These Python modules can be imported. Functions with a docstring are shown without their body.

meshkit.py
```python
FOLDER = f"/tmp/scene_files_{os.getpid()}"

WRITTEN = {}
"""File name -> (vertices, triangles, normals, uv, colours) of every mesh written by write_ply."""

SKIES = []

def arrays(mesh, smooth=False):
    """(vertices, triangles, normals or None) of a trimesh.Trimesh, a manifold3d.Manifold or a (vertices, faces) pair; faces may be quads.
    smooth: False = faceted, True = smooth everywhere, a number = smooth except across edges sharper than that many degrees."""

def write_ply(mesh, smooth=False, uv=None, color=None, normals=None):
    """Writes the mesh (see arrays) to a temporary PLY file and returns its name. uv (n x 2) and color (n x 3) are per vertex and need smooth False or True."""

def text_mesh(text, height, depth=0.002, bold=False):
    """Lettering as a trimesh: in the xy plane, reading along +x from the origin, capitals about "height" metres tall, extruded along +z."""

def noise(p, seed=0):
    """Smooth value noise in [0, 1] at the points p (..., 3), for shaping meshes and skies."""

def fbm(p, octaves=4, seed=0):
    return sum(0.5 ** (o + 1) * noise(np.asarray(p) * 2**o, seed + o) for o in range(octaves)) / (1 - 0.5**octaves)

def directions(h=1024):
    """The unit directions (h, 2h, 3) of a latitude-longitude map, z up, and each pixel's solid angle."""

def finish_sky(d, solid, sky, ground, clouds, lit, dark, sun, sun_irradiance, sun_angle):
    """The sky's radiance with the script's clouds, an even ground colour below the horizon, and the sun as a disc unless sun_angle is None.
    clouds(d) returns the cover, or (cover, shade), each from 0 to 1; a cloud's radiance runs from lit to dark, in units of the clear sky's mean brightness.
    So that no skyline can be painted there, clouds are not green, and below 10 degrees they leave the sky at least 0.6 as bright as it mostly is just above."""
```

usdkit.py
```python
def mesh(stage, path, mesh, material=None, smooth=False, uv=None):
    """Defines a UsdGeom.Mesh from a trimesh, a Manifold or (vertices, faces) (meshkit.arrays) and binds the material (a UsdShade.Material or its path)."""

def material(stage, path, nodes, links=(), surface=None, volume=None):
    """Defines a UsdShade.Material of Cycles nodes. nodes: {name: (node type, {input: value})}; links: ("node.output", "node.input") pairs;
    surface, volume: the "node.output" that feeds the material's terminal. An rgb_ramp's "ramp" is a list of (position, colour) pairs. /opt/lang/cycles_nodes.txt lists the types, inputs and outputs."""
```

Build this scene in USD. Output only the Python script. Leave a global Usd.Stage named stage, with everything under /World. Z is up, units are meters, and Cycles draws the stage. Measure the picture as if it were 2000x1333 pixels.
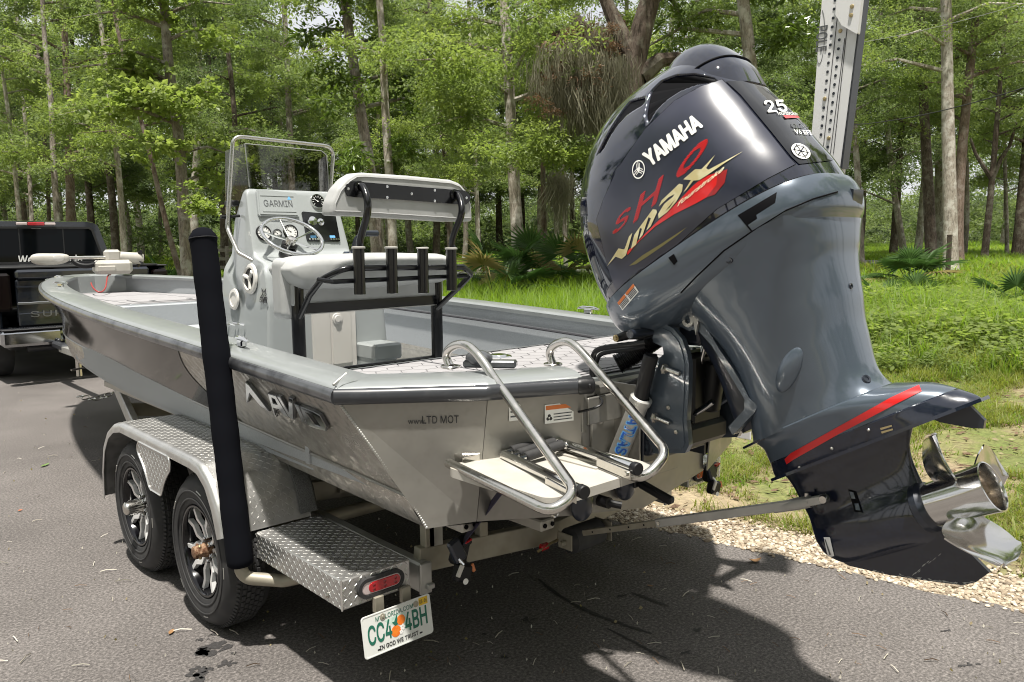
import math, random
import numpy as np
import trimesh
import shapely.geometry as sg
from shapely import affinity
from shapely.ops import unary_union
from scipy.interpolate import PchipInterpolator, CubicSpline
import meshkit, usdkit
from pxr import Usd, UsdGeom, UsdLux, UsdShade, Gf, Sdf, Vt

stage = Usd.Stage.CreateInMemory()
UsdGeom.SetStageUpAxis(stage, 'Z')
UsdGeom.SetStageMetersPerUnit(stage, 1.0)
stage.DefinePrim('/World', 'Xform')
pi = math.pi

# ------------------------------------------------------------------ camera
YAW, PITCH, ROLL, FPX = 0.7394, 0.1195, -0.0117, 1571.43
EYE = np.array([-2.5402, -3.4893, 1.6835])
_cy, _sy = math.cos(YAW), math.sin(YAW)
FWD = np.array([_sy*math.cos(PITCH), _cy*math.cos(PITCH), -math.sin(PITCH)])
_r = np.array([_cy, -_sy, 0.0]); _u = np.cross(_r, FWD)
RGT, UPV = _r*math.cos(ROLL)+_u*math.sin(ROLL), -_r*math.sin(ROLL)+_u*math.cos(ROLL)
cam = UsdGeom.Camera.Define(stage, '/World/camera')
m = np.eye(4); m[0, :3], m[1, :3], m[2, :3], m[3, :3] = RGT, UPV, -FWD, EYE
cam.AddTransformOp().Set(Gf.Matrix4d(*m.ravel().tolist()))
cam.CreateHorizontalApertureAttr(36.0)
cam.CreateFocalLengthAttr(36.0*FPX/2000.0)
cam.CreateClippingRangeAttr(Gf.Vec2f(0.05, 2000.0))
cam.CreateExposureAttr(0.80)

# ------------------------------------------------------------------ sky and sun
SUN = np.array([-0.17, -0.19, 1.0]); SUN /= np.linalg.norm(SUN)
SUN_EL, SUN_ROT = math.asin(SUN[2]), math.atan2(SUN[0], SUN[1])
usdkit.material(stage, '/World/Looks/sky_look', {
    'sky': ('sky_texture', {'sky_type': 'single_scattering', 'sun_disc': False, 'sun_elevation': SUN_EL, 'sun_rotation': SUN_ROT, 'aerosol_density': 1.6}),
    'tc': ('texture_coordinate', {}),
    'map': ('mapping', {'scale': (1.0, 1.0, 2.2)}),
    'n': ('noise_texture', {'scale': 2.2, 'detail': 7.0, 'roughness': 0.58}),
    'r': ('rgb_ramp', {'ramp': [(0.0, (0.55,)*3), (0.40, (0.78,)*3), (0.58, (1.0,)*3)]}),
    'mix': ('mix_color', {'b': (8.6, 8.7, 8.8), 'use_clamp': False}),
    'bg': ('background_shader', {'strength': 0.062})},
    [('tc.generated', 'map.vector'), ('map.vector', 'n.vector'), ('n.fac', 'r.fac'), ('r.color', 'mix.fac'), ('sky.color', 'mix.a'), ('mix.result', 'bg.color')],
    surface='bg.background')
dome = UsdLux.DomeLight.Define(stage, '/World/sky')
dome.CreateIntensityAttr(1.0)
UsdShade.MaterialBindingAPI.Apply(dome.GetPrim()).Bind(UsdShade.Material.Get(stage, '/World/Looks/sky_look'))
dome.GetPrim().SetCustomDataByKey('kind', 'structure')
sun = UsdLux.DistantLight.Define(stage, '/World/sun')
sun.CreateIntensityAttr(1.22); sun.CreateAngleAttr(2.0); sun.CreateColorAttr(Gf.Vec3f(1.0, 0.955, 0.88))
sun.CreateNormalizeAttr(True)
zx = SUN; xx = np.cross([0, 1, 0], zx); xx /= np.linalg.norm(xx); yx = np.cross(zx, xx)
m = np.eye(4); m[0, :3], m[1, :3], m[2, :3] = xx, yx, zx
sun.AddTransformOp().Set(Gf.Matrix4d(*m.ravel().tolist()))

# ------------------------------------------------------------------ pixel -> point of the scene (2000 px wide photograph)
def at(p, x=None, y=None, z=None, d=None):
    v = FWD+((p[0]-1000)/FPX)*RGT-((p[1]-666.5)/FPX)*UPV
    if x is not None: t = (x-EYE[0])/v[0]
    elif y is not None: t = (y-EYE[1])/v[1]
    elif z is not None: t = (z-EYE[2])/v[2]
    else: t = d
    return EYE+t*v

# ------------------------------------------------------------------ materials
M = {}
def mat(name, color, rough=0.5, metal=0.0, coat=0.0, spec=0.5, noise=None, bump=None, rn=None, aniso=None, extra=None, coat_rough=0.03, obj=False, trans=0.0):
    """color; noise=(scale, colour2, lo, hi[, detail]); bump=(scale, strength, distance); rn=(scale, rough_lo, rough_hi)"""
    n = {'p': ('principled_bsdf', {'base_color': color, 'roughness': rough, 'metallic': metal, 'coat_weight': coat, 'coat_roughness': coat_rough, 'specular_ior_level': spec, 'transmission_weight': trans}),
         'g': ('geometry', {}), 'tc': ('texture_coordinate', {})}
    L = []
    src = 'tc.object' if obj else 'g.position'
    if noise:
        sc, c2, lo, hi = noise[:4]
        vec = src
        if len(noise) > 5:
            n['nm'] = ('mapping', {'scale': noise[5]}); L.append((src, 'nm.vector')); vec = 'nm.vector'
        n['n'] = ('noise_texture', {'scale': sc, 'detail': noise[4] if len(noise) > 4 else 5.0, 'roughness': 0.6})
        n['r'] = ('rgb_ramp', {'ramp': [(lo, color), (hi, c2)]})
        L += [(vec, 'n.vector'), ('n.fac', 'r.fac'), ('r.color', 'p.base_color')]
    if bump:
        n['bn'] = ('noise_texture', {'scale': bump[0], 'detail': 4.0, 'roughness': 0.6}); n['b'] = ('bump', {'strength': bump[1], 'distance': bump[2]})
        L += [(src, 'bn.vector'), ('bn.fac', 'b.height'), ('b.normal', 'p.normal')]
    if rn:
        n['rn'] = ('noise_texture', {'scale': rn[0], 'detail': 4.0}); n['rr'] = ('map_range', {'from_min': 0.3, 'from_max': 0.7, 'to_min': rn[1], 'to_max': rn[2], 'clamp': True})
        L += [(src, 'rn.vector'), ('rn.fac', 'rr.value'), ('rr.result', 'p.roughness')]
    if extra:
        n.update(extra[0]); L += extra[1]
    M[name] = usdkit.material(stage, '/World/Looks/'+name, n, L, surface='p.BSDF')
    return M[name]

# ------------------------------------------------------------------ objects
_count = {}
def numbered(parent, name):
    k = (parent, name); _count[k] = _count.get(k, -1)+1
    return name if _count[k] == 0 else '%s_%03d' % (name, _count[k])
LOC = {}
def tag(p, label=None, cat=None, group=None, kind=None):
    for k, v in (('label', label), ('category', cat), ('group', group), ('kind', kind)):
        if v: p.SetCustomDataByKey(k, v)
    return p
def thing(name, label, cat, loc=(0, 0, 0), group=None, kind=None):
    path = '/World/'+numbered('/World', name)
    x = UsdGeom.Xform.Define(stage, path); x.AddTranslateOp().Set(Gf.Vec3d(*map(float, loc)))
    LOC[path] = np.array(loc, float)
    tag(x.GetPrim(), label, cat, group, kind)
    return path
def put(parent, name, mesh, material, smooth=32, label=None, kind=None, cat=None, group=None, normals=None):
    """A Mesh prim under parent (a path, None for /World); vertices are given in world coordinates."""
    par = parent or '/World'
    path = par+'/'+numbered(par, name)
    if isinstance(mesh, (list,)): mesh = cat_(mesh)
    if isinstance(mesh, tuple): mesh = trimesh.Trimesh(np.asarray(mesh[0], float), np.asarray(mesh[1]), process=False)
    off = LOC.get(par, np.zeros(3)); LOC[path] = off
    mesh = mesh.copy(); mesh.vertices = mesh.vertices-off
    g = usdkit.mesh(stage, path, mesh, M[material] if isinstance(material, str) else material, smooth=smooth)
    if normals is not None:
        g.CreateNormalsAttr(Vt.Vec3fArray.FromNumpy(np.asarray(normals, np.float32))); g.SetNormalsInterpolation('vertex')
    tag(g.GetPrim(), label, cat, group, kind)
    return path
def cat_(L):
    L = [x for x in L if x is not None]
    return trimesh.util.concatenate([trimesh.Trimesh(x.vertices, x.faces, process=False) for x in L])

# ------------------------------------------------------------------ shapes
def rotm(axis, ang):
    return trimesh.transformations.rotation_matrix(ang, axis)
def basis(o, u, v, w=None):
    u, v = np.asarray(u, float), np.asarray(v, float)
    w = np.cross(u, v) if w is None else np.asarray(w, float)
    T = np.eye(4); T[:3, 0], T[:3, 1], T[:3, 2], T[:3, 3] = u, v, w, o
    return T
def xf(mesh, T):
    mm = mesh.copy(); mm.apply_transform(T)
    return mm
def cbox(size, ch=0.004, c=(0, 0, 0), R=None):
    """A box with chamfered edges, centred on c."""
    s = np.array(size, float)/2; ch = min(ch, s.min()*0.49); pts = []
    for sx in (-1, 1):
        for sy in (-1, 1):
            for sz in (-1, 1):
                for k in range(3):
                    q = s-ch; q[k] = s[k]
                    pts.append(q*[sx, sy, sz])
    b = trimesh.convex.convex_hull(np.array(pts))
    if R is not None: b.apply_transform(R)
    b.apply_translation(c)
    return b
def box2(a, b, ch=0.004):
    a, b = np.minimum(a, b), np.maximum(a, b)
    return cbox(b-a, ch, (a+b)/2)
def bar(p, q, w, h, ch=0.003, up=(0, 0, 1)):
    """A box beam from p to q, w wide and h high."""
    p, q = np.asarray(p, float), np.asarray(q, float); d = q-p; L = np.linalg.norm(d); d /= L
    s = np.cross(d, up); s /= np.linalg.norm(s); t = np.cross(s, d)
    b = cbox((L, w, h), ch)
    return xf(b, basis((p+q)/2, d, s, t))
def fillet(pts, r, n=6):
    pts = [np.asarray(p, float) for p in pts]; out = [pts[0]]
    for i in range(1, len(pts)-1):
        a, b, c = pts[i-1], pts[i], pts[i+1]
        u, v = a-b, c-b; lu, lv = np.linalg.norm(u), np.linalg.norm(v); u, v = u/lu, v/lv
        ang = math.acos(np.clip(u@v, -1, 1)); rr = r[i] if isinstance(r, dict) else r
        t = min(rr/max(math.tan(ang/2), 1e-4), 0.49*lu, 0.49*lv)
        for k in range(n+1):
            s = k/n
            out.append((1-s)**2*(b+u*t)+2*s*(1-s)*b+s*s*(b+v*t))
    return out+[pts[-1]]
def tube(pts, r, n=12, cap=True, closed=False):
    P = np.array(pts, float); keep = [0]+[i for i in range(1, len(P)) if np.linalg.norm(P[i]-P[i-1]) > 1e-6]; P = P[keep]
    T = np.gradient(P, axis=0) if not closed else np.roll(P, -1, 0)-np.roll(P, 1, 0)
    T /= np.linalg.norm(T, axis=1)[:, None]
    a = np.array([0, 0, 1.0]) if abs(T[0][2]) < 0.9 else np.array([1.0, 0, 0])
    N = np.cross(T[0], a); N /= np.linalg.norm(N); rings = []
    rr = np.broadcast_to(r, (len(P),)) if np.ndim(r) == 0 else np.asarray(r)[keep]
    ph = np.arange(n)*2*pi/n
    for i in range(len(P)):
        N = N-(N@T[i])*T[i]; N /= np.linalg.norm(N); B = np.cross(T[i], N)
        rings.append(P[i]+rr[i]*(np.cos(ph)[:, None]*N+np.sin(ph)[:, None]*B))
    return loft(rings, wrap=True, caps=cap and not closed, loop=closed)
def loft(rings, wrap=True, caps=False, loop=False):
    R = np.array(rings); k, n = R.shape[:2]; V = R.reshape(-1, 3); F = []
    i, j = np.meshgrid(np.arange(k if loop else k-1), np.arange(n if wrap else n-1), indexing='ij'); i, j = i.ravel(), j.ravel()
    i2, j2 = (i+1) % k, (j+1) % n
    a, b, c, d = i*n+j, i*n+j2, i2*n+j2, i2*n+j
    F = [np.stack([a, b, c], 1), np.stack([a, c, d], 1)]
    if caps:
        V = np.vstack([V, R[0].mean(0), R[-1].mean(0)]); o = np.arange(n); o2 = (o+1) % n
        F += [np.stack([o2, o, np.full(n, k*n)], 1), np.stack([(k-1)*n+o, (k-1)*n+o2, np.full(n, k*n+1)], 1)]
    mm = trimesh.Trimesh(V, np.vstack(F), process=False)
    if wrap and caps and mm.volume < 0: mm.invert()
    return mm
def grid(Pf, us, vs, thick=None):
    """An open sheet of points Pf(u, v); with thick a closed slab along the normals."""
    G = np.array([[Pf(u, v) for v in vs] for u in us], float)
    s = loft(G, wrap=False)
    return s
def solidify(s, t):
    """A sheet as a closed slab: the sheet, a copy moved by -t along vertex normals, and the rim."""
    nrm = s.vertex_normals; V = np.vstack([s.vertices, s.vertices-nrm*t]); n = len(s.vertices)
    F = [s.faces, s.faces[:, ::-1]+n]
    e = np.sort(s.edges, axis=1); uq, inv, cnt = np.unique(e, axis=0, return_inverse=True, return_counts=True)
    be = s.edges[cnt[inv] == 1]
    F.append(np.stack([be[:, 1], be[:, 0], be[:, 0]+n], 1)); F.append(np.stack([be[:, 1], be[:, 0]+n, be[:, 1]+n], 1))
    return trimesh.Trimesh(V, np.vstack(F), process=False)
def prism(poly, o, u, v, depth, w=None):
    """A 2-D outline (shapely or list) in the plane (o, u, v) extruded by depth along w = u x v."""
    if not hasattr(poly, 'geom_type'): poly = sg.Polygon(poly)
    if not poly.is_valid: poly = poly.buffer(0)
    out = []
    for g in getattr(poly, 'geoms', [poly]):
        if g.is_empty or g.area <= 0: continue
        b = trimesh.creation.extrude_polygon(g, depth, engine='earcut')
        b = xf(b, basis(o, u, v, w))
        if np.linalg.det(basis(o, u, v, w)[:3, :3]) < 0: b.invert()
        out.append(b)
    return cat_(out)
def rrect(w, h, r, c=(0, 0)):
    return affinity.translate(sg.box(-w/2+r, -h/2+r, w/2-r, h/2-r).buffer(r, 6), *c)
def lathe(prof, o, axis, n=32, a0=0.0, cap=False):
    """Revolve [(radius, along)] about axis through o."""
    ax = np.asarray(axis, float); ax /= np.linalg.norm(ax)
    a = np.array([0, 0, 1.0]) if abs(ax[2]) < 0.9 else np.array([1.0, 0, 0])
    u = np.cross(ax, a); u /= np.linalg.norm(u); v = np.cross(ax, u); ph = np.arange(n)*2*pi/n
    R = [np.asarray(o)+ax*h+r*(np.cos(ph)[:, None]*u+np.sin(ph)[:, None]*v) for r, h in prof]
    mm = loft(R, wrap=True, caps=cap)
    if not cap:
        # orient outwards
        c = mm.triangles_center-np.asarray(o); c = c-np.outer(c@ax, ax)
        if (np.einsum('ij,ij->i', c, mm.face_normals)*mm.area_faces).sum() < 0: mm.invert()
    return mm
def cyl(p, q, r, n=16, ch=0.0):
    p, q = np.asarray(p, float), np.asarray(q, float); L = np.linalg.norm(q-p)
    prof = [(r-ch, 0), (r, ch), (r, L-ch), (r-ch, L)] if ch else [(r, 0), (r, L)]
    return lathe(prof, p, q-p, n, cap=True)
def ball(c, r, s=(1, 1, 1), k=2):
    b = trimesh.creation.icosphere(k, r); b.apply_scale(s); b.apply_translation(c)
    return b
def bolt(p, d, r=0.008, h=0.006, n=6):
    d = np.asarray(d, float)/np.linalg.norm(d); p = np.asarray(p, float)
    return cat_([cyl(p, p+d*0.002, r*1.5, 14), lathe([(r, 0.002), (r, h), (r*0.8, h*1.15)], p, d, n, cap=True)])
def text_poly(text, height, bold=False, shear=0.0, spacing=None):
    """Lettering as a trimesh lying in xy, baseline at the origin."""
    t = meshkit.text_mesh(text, height, depth=0.001, bold=bold)
    if shear:
        T = np.eye(4); T[0, 1] = shear; t.apply_transform(T)
    return t
def text_on(text, height, o, u, v, depth=0.001, bold=False, shear=0.0, width=None, center=True):
    t = text_poly(text, height, bold, shear)
    lo, hi = t.bounds
    if width: t.apply_scale([width/(hi[0]-lo[0]), 1, 1]); lo, hi = t.bounds
    t.apply_translation([-(lo[0]+hi[0])/2 if center else -lo[0], 0, 0]); t.apply_scale([1, 1, depth/0.001])
    u, v = np.asarray(u, float), np.asarray(v, float)
    return xf(t, basis(o, u/np.linalg.norm(u), v/np.linalg.norm(v)))
def unit(v):
    v = np.asarray(v, float); return v/np.linalg.norm(v)
def extr(pg, th):
    """extrude_polygon that also takes several outlines at once."""
    pg = pg.buffer(0)
    return cat_([trimesh.creation.extrude_polygon(g, th, engine='earcut') for g in getattr(pg, 'geoms', [pg]) if g.geom_type == 'Polygon' and g.area > 1e-9])
# ------------------------------------------------------------------ the looks
mat('alu_paint', (0.29, 0.28, 0.255), 0.32, 0.6, coat=0.15, noise=(3.0, (0.24, 0.232, 0.212), 0.4, 0.65), rn=(14, 0.3, 0.45), bump=(420, 0.04, 0.001))
mat('alu_side', (0.47, 0.445, 0.40), 0.24, 0.85, noise=(2.0, (0.40, 0.375, 0.335), 0.4, 0.65), rn=(8, 0.18, 0.30), extra=({
    'vo': ('voronoi_texture', {'scale': 15.0, 'randomness': 0.55}), 'ml': ('math', {'math_type': 'multiply', 'value2': 70.0}), 'si': ('math', {'math_type': 'sine'}), 'sb': ('bump', {'strength': 0.22, 'distance': 0.002})},
    [('g.position', 'vo.vector'), ('vo.distance', 'ml.value1'), ('ml.value', 'si.value1'), ('si.value', 'sb.height'), ('sb.normal', 'p.normal')]))
mat('prop_steel', (0.66, 0.65, 0.63), 0.12, 1.0, rn=(30, 0.08, 0.17))
mat('side_dark', (0.032, 0.028, 0.024), 0.08, 0.0, coat=0.0, spec=0.2, noise=(4.0, (0.022, 0.020, 0.017), 0.4, 0.65))
mat('gun_paint', (0.25, 0.265, 0.265), 0.35, 0.25, coat=0.3, noise=(6.0, (0.225, 0.24, 0.24), 0.4, 0.7), bump=(600, 0.05, 0.001))
mat('cockpit_grey', (0.36, 0.38, 0.395), 0.55, 0.0, noise=(180.0, (0.30, 0.315, 0.33), 0.4, 0.62), bump=(500, 0.15, 0.001))
mat('foam_deck', (0.28, 0.272, 0.277), 0.85, 0.0, noise=(5.0, (0.245, 0.238, 0.242), 0.4, 0.7), bump=(900, 0.25, 0.001))
mat('foam_gap', (0.20, 0.195, 0.20), 0.9)
mat('groove_dark', (0.03, 0.03, 0.035), 0.8)
mat('rub_dark', (0.035, 0.037, 0.042), 0.28, 0.0, spec=0.5, noise=(9, (0.06, 0.06, 0.065), 0.55, 0.75))
mat('rub_chrome', (0.17, 0.175, 0.185), 0.24, 0.7, noise=(7, (0.05, 0.052, 0.06), 0.45, 0.7))
mat('gel_grey', (0.31, 0.33, 0.33), 0.28, 0.0, coat=0.5, bump=(500, 0.03, 0.001))
mat('gel_white', (0.58, 0.56, 0.525), 0.35, 0.0, coat=0.2, noise=(6, (0.53, 0.505, 0.46), 0.5, 0.75))
mat('door_white', (0.56, 0.54, 0.50), 0.4, 0.0)
mat('vinyl', (0.38, 0.385, 0.38), 0.5, 0.0, noise=(7, (0.33, 0.335, 0.33), 0.45, 0.7), bump=(700, 0.12, 0.001))
mat('vinyl_seam', (0.40, 0.40, 0.40), 0.6)
mat('powder_black', (0.004, 0.004, 0.005), 0.2, 0.0, spec=0.45, coat=0.2, coat_rough=0.1)
mat('plastic_black', (0.008, 0.008, 0.009), 0.42, spec=0.35)
mat('rubber', (0.022, 0.022, 0.023), 0.72, noise=(18, (0.036, 0.035, 0.034), 0.45, 0.7), bump=(300, 0.1, 0.001))
mat('steel', (0.62, 0.60, 0.56), 0.2, 1.0, rn=(20, 0.15, 0.28))
mat('chrome', (0.72, 0.72, 0.71), 0.07, 1.0)
mat('alu_tread', (0.56, 0.555, 0.54), 0.34, 0.85, noise=(7, (0.48, 0.475, 0.46), 0.4, 0.65), rn=(12, 0.28, 0.44), bump=(90, 0.06, 0.002))
mat('alu_lug', (0.70, 0.69, 0.665), 0.24, 0.9)
mat('alu_frame', (0.50, 0.495, 0.47), 0.42, 0.7, noise=(6, (0.40, 0.395, 0.37), 0.4, 0.68), rn=(14, 0.36, 0.55))
mat('alu_dull', (0.36, 0.335, 0.27), 0.55, 0.4, noise=(8, (0.28, 0.255, 0.2), 0.4, 0.68))
mat('carpet_grey', (0.10, 0.10, 0.10), 0.95, noise=(260, (0.19, 0.19, 0.185), 0.45, 0.6), bump=(380, 0.9, 0.006))
mat('sleeve_black', (0.0055, 0.006, 0.0085), 0.9, spec=0.06, bump=(11, 0.10, 0.012))
mat('navy_gloss', (0.004, 0.0055, 0.014), 0.05, 0.0, coat=1.0, spec=0.6, bump=(260, 0.01, 0.001), noise=(60, (0.006, 0.008, 0.019), 0.45, 0.6))
mat('navy_panel', (0.008, 0.010, 0.024), 0.3, 0.0, coat=0.6, coat_rough=0.2, spec=0.7, noise=(2.5, (0.016, 0.018, 0.038), 0.4, 0.65))
mat('motor_grey', (0.070, 0.090, 0.116), 0.26, 0.35, coat=0.75, coat_rough=0.07, noise=(900, (0.095, 0.118, 0.148), 0.45, 0.6))
mat('motor_dark', (0.016, 0.020, 0.030), 0.3, 0.1, coat=0.4, coat_rough=0.15)
mat('motor_black', (0.0045, 0.007, 0.017), 0.16, 0.0, coat=0.8, coat_rough=0.06, noise=(9, (0.008, 0.012, 0.024), 0.42, 0.72, 5.0, (1.0, 0.5, 2.5)), rn=(16, 0.10, 0.34))
mat('vent_black', (0.002, 0.002, 0.003), 0.6, spec=0.1)
mat('decal_white', (0.80, 0.80, 0.77), 0.35)
mat('decal_cream', (0.78, 0.73, 0.50), 0.3)
mat('decal_gold', (0.62, 0.53, 0.27), 0.24, 0.35, coat=0.4, noise=(22, (0.74, 0.68, 0.42), 0.4, 0.62))
mat('decal_red', (0.56, 0.012, 0.012), 0.25, coat=0.6)
mat('decal_dark_red', (0.26, 0.012, 0.014), 0.3, coat=0.5)
mat('decal_grey', (0.09, 0.095, 0.10), 0.5)
mat('decal_dark', (0.02, 0.02, 0.022), 0.5)
mat('decal_glow', (0.17, 0.15, 0.055), 0.2, coat=0.6)
mat('decal_orange', (0.62, 0.17, 0.04), 0.5)
mat('decal_blue', (0.015, 0.11, 0.50), 0.4)
mat('decal_sky', (0.16, 0.42, 0.72), 0.4)
mat('decal_yellow', (0.72, 0.46, 0.02), 0.5)
mat('decal_green', (0.012, 0.13, 0.085), 0.5)
mat('decal_mint', (0.36, 0.55, 0.47), 0.5, noise=(30, (0.55, 0.68, 0.60), 0.4, 0.6))
mat('decal_fruit', (0.72, 0.15, 0.012), 0.45, noise=(60, (0.78, 0.22, 0.02), 0.4, 0.6))
mat('plate_white', (0.68, 0.69, 0.66), 0.4, noise=(6, (0.60, 0.62, 0.59), 0.4, 0.7))
mat('lens_red', (0.42, 0.006, 0.012), 0.12, coat=0.8)
mat('lens_red_dim', (0.20, 0.004, 0.008), 0.15, coat=0.8)
mat('lens_clear', (0.55, 0.46, 0.45), 0.15, coat=0.8)
mat('rust', (0.10, 0.038, 0.015), 0.85, noise=(90, (0.26, 0.165, 0.10), 0.4, 0.6), bump=(150, 0.6, 0.004))
mat('brass', (0.45, 0.36, 0.20), 0.4, 0.7)
mat('strap_purple', (0.020, 0.016, 0.040), 0.8, noise=(40, (0.03, 0.025, 0.055), 0.4, 0.6))
mat('orange_tab', (0.62, 0.22, 0.09), 0.45)
mat('wheel_black', (0.003, 0.003, 0.004), 0.12, spec=0.3, coat=0.3)
mat('wheel_machined', (0.80, 0.80, 0.79), 0.30, 0.4, coat=0.4)
mat('pole_white', (0.72, 0.72, 0.72), 0.35, coat=0.2, noise=(8, (0.73, 0.73, 0.72), 0.4, 0.7))
mat('poly_white', (0.44, 0.42, 0.38), 0.4, noise=(7, (0.38, 0.36, 0.315), 0.45, 0.72))
mat('truck_paint', (0.014, 0.017, 0.023), 0.12, 0.2, coat=1.0)
mat('truck_trim', (0.02, 0.02, 0.022), 0.5)
mat('truck_chrome', (0.45, 0.46, 0.48), 0.10, 1.0)
mat('truck_chrome_satin', (0.28, 0.29, 0.31), 0.3, 0.9)
mat('cable_red', (0.28, 0.03, 0.025), 0.5)
mat('gauge_face', (0.62, 0.62, 0.60), 0.4)
mat('screen_black', (0.004, 0.004, 0.005), 0.06, coat=0.5)
mat('acrylic_edge', (0.30, 0.31, 0.29), 0.2)
mat('stone_rock', (0.42, 0.44, 0.32), 0.85, extra=({'oi': ('object_info', {}), 'rp': ('rgb_ramp', {'ramp': [(0.0, (0.14, 0.11, 0.08)), (0.3, (0.30, 0.24, 0.17)), (0.7, (0.42, 0.36, 0.27)), (1.0, (0.56, 0.50, 0.41))]})}, [('oi.random', 'rp.fac'), ('rp.color', 'p.base_color')]))

def glass(name, tint, refl=1.45, rough=0.0, clear=1.0):
    M[name] = usdkit.material(stage, '/World/Looks/'+name, {
        't': ('transparent_bsdf', {'color': tint}), 'g': ('glossy_bsdf', {'color': (0.9, 0.9, 0.9), 'roughness': rough}), 'f': ('fresnel', {'IOR': refl}),
        'x': ('mix_closure', {})}, [('f.fac', 'x.fac'), ('t.BSDF', 'x.closure1'), ('g.BSDF', 'x.closure2')], surface='x.closure')
glass('smoke_glass', (0.70, 0.69, 0.66), 1.5, 0.02)
mat('truck_glass', (0.002, 0.003, 0.004), 0.03, spec=0.14)
# ------------------------------------------------------------------ ground, driveway, gravel
EA, ED = np.array([1.12, -0.30]), unit([-0.177, 0.984])      # right edge of the driveway
EN = np.array([ED[1], -ED[0]])                                # to the right of it
def sstep(t, a, b):
    s = np.clip((np.asarray(t, float)-a)/(b-a), 0, 1); return s*s*(3-2*s)
def bend(s): return 0.040*np.clip(np.asarray(s, float)-1.0, 0, 9.0)**2
def out_dist(x, y):
    """Distance outside the driveway (negative inside)."""
    w = np.stack([np.asarray(x, float)-EA[0], np.asarray(y, float)-EA[1]], -1)
    n, s = w@EN, w@ED
    return np.maximum(np.maximum(n-bend(s), -n-13.0), s-22.0)
def height(x, y):
    t = out_dist(x, y)
    p = np.stack([np.asarray(x, float), np.asarray(y, float), np.zeros_like(np.asarray(x, float))], -1)
    bumps = (meshkit.fbm(p*0.9, 3, 5)-0.5)*0.09*sstep(t, 0.2, 1.5)+(meshkit.fbm(p*0.22, 2, 9)-0.5)*0.25*sstep(t, 2, 8)
    return -0.035+0.025*sstep(t, 0.0, 0.3)+0.40*sstep(t, 1.5, 12)+0.42*sstep(t, 12, 26)+0.3*sstep(t, 30, 70)+bumps
def hz(x, y): return float(height(np.array([x]), np.array([y]))[0])

g1 = np.concatenate([np.linspace(-220, -30, 20), np.linspace(-27, -8, 14), np.linspace(-7.6, 16, 90), np.linspace(16.6, 40, 50), np.linspace(42, 110, 30), np.linspace(120, 320, 14)])
gx, gy = np.meshgrid(g1, g1, indexing='ij')
gz = height(gx, gy)
mat('ground_soil', (0.10, 0.125, 0.035), 0.95, extra=({
    'n1': ('noise_texture', {'scale': 0.75, 'detail': 6.0, 'roughness': 0.62}), 'n2': ('noise_texture', {'scale': 26.0, 'detail': 5.0, 'roughness': 0.65}),
    'r1': ('rgb_ramp', {'ramp': [(0.34, (0.115, 0.15, 0.032)), (0.45, (0.17, 0.175, 0.06)), (0.54, (0.26, 0.205, 0.125)), (0.72, (0.33, 0.265, 0.17))]}),
    'r2': ('rgb_ramp', {'ramp': [(0.3, (0.55,)*3), (0.7, (1.25,)*3)]}), 'mx': ('mix_color', {'blend_type': 'multiply', 'fac': 0.9}), 'b': ('bump', {'strength': 0.7, 'distance': 0.03})},
    [('g.position', 'n1.vector'), ('g.position', 'n2.vector'), ('n1.fac', 'r1.fac'), ('n2.fac', 'r2.fac'), ('r1.color', 'mx.a'), ('r2.color', 'mx.b'), ('mx.result', 'p.base_color'), ('n2.fac', 'b.height'), ('b.normal', 'p.normal')]))
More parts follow.
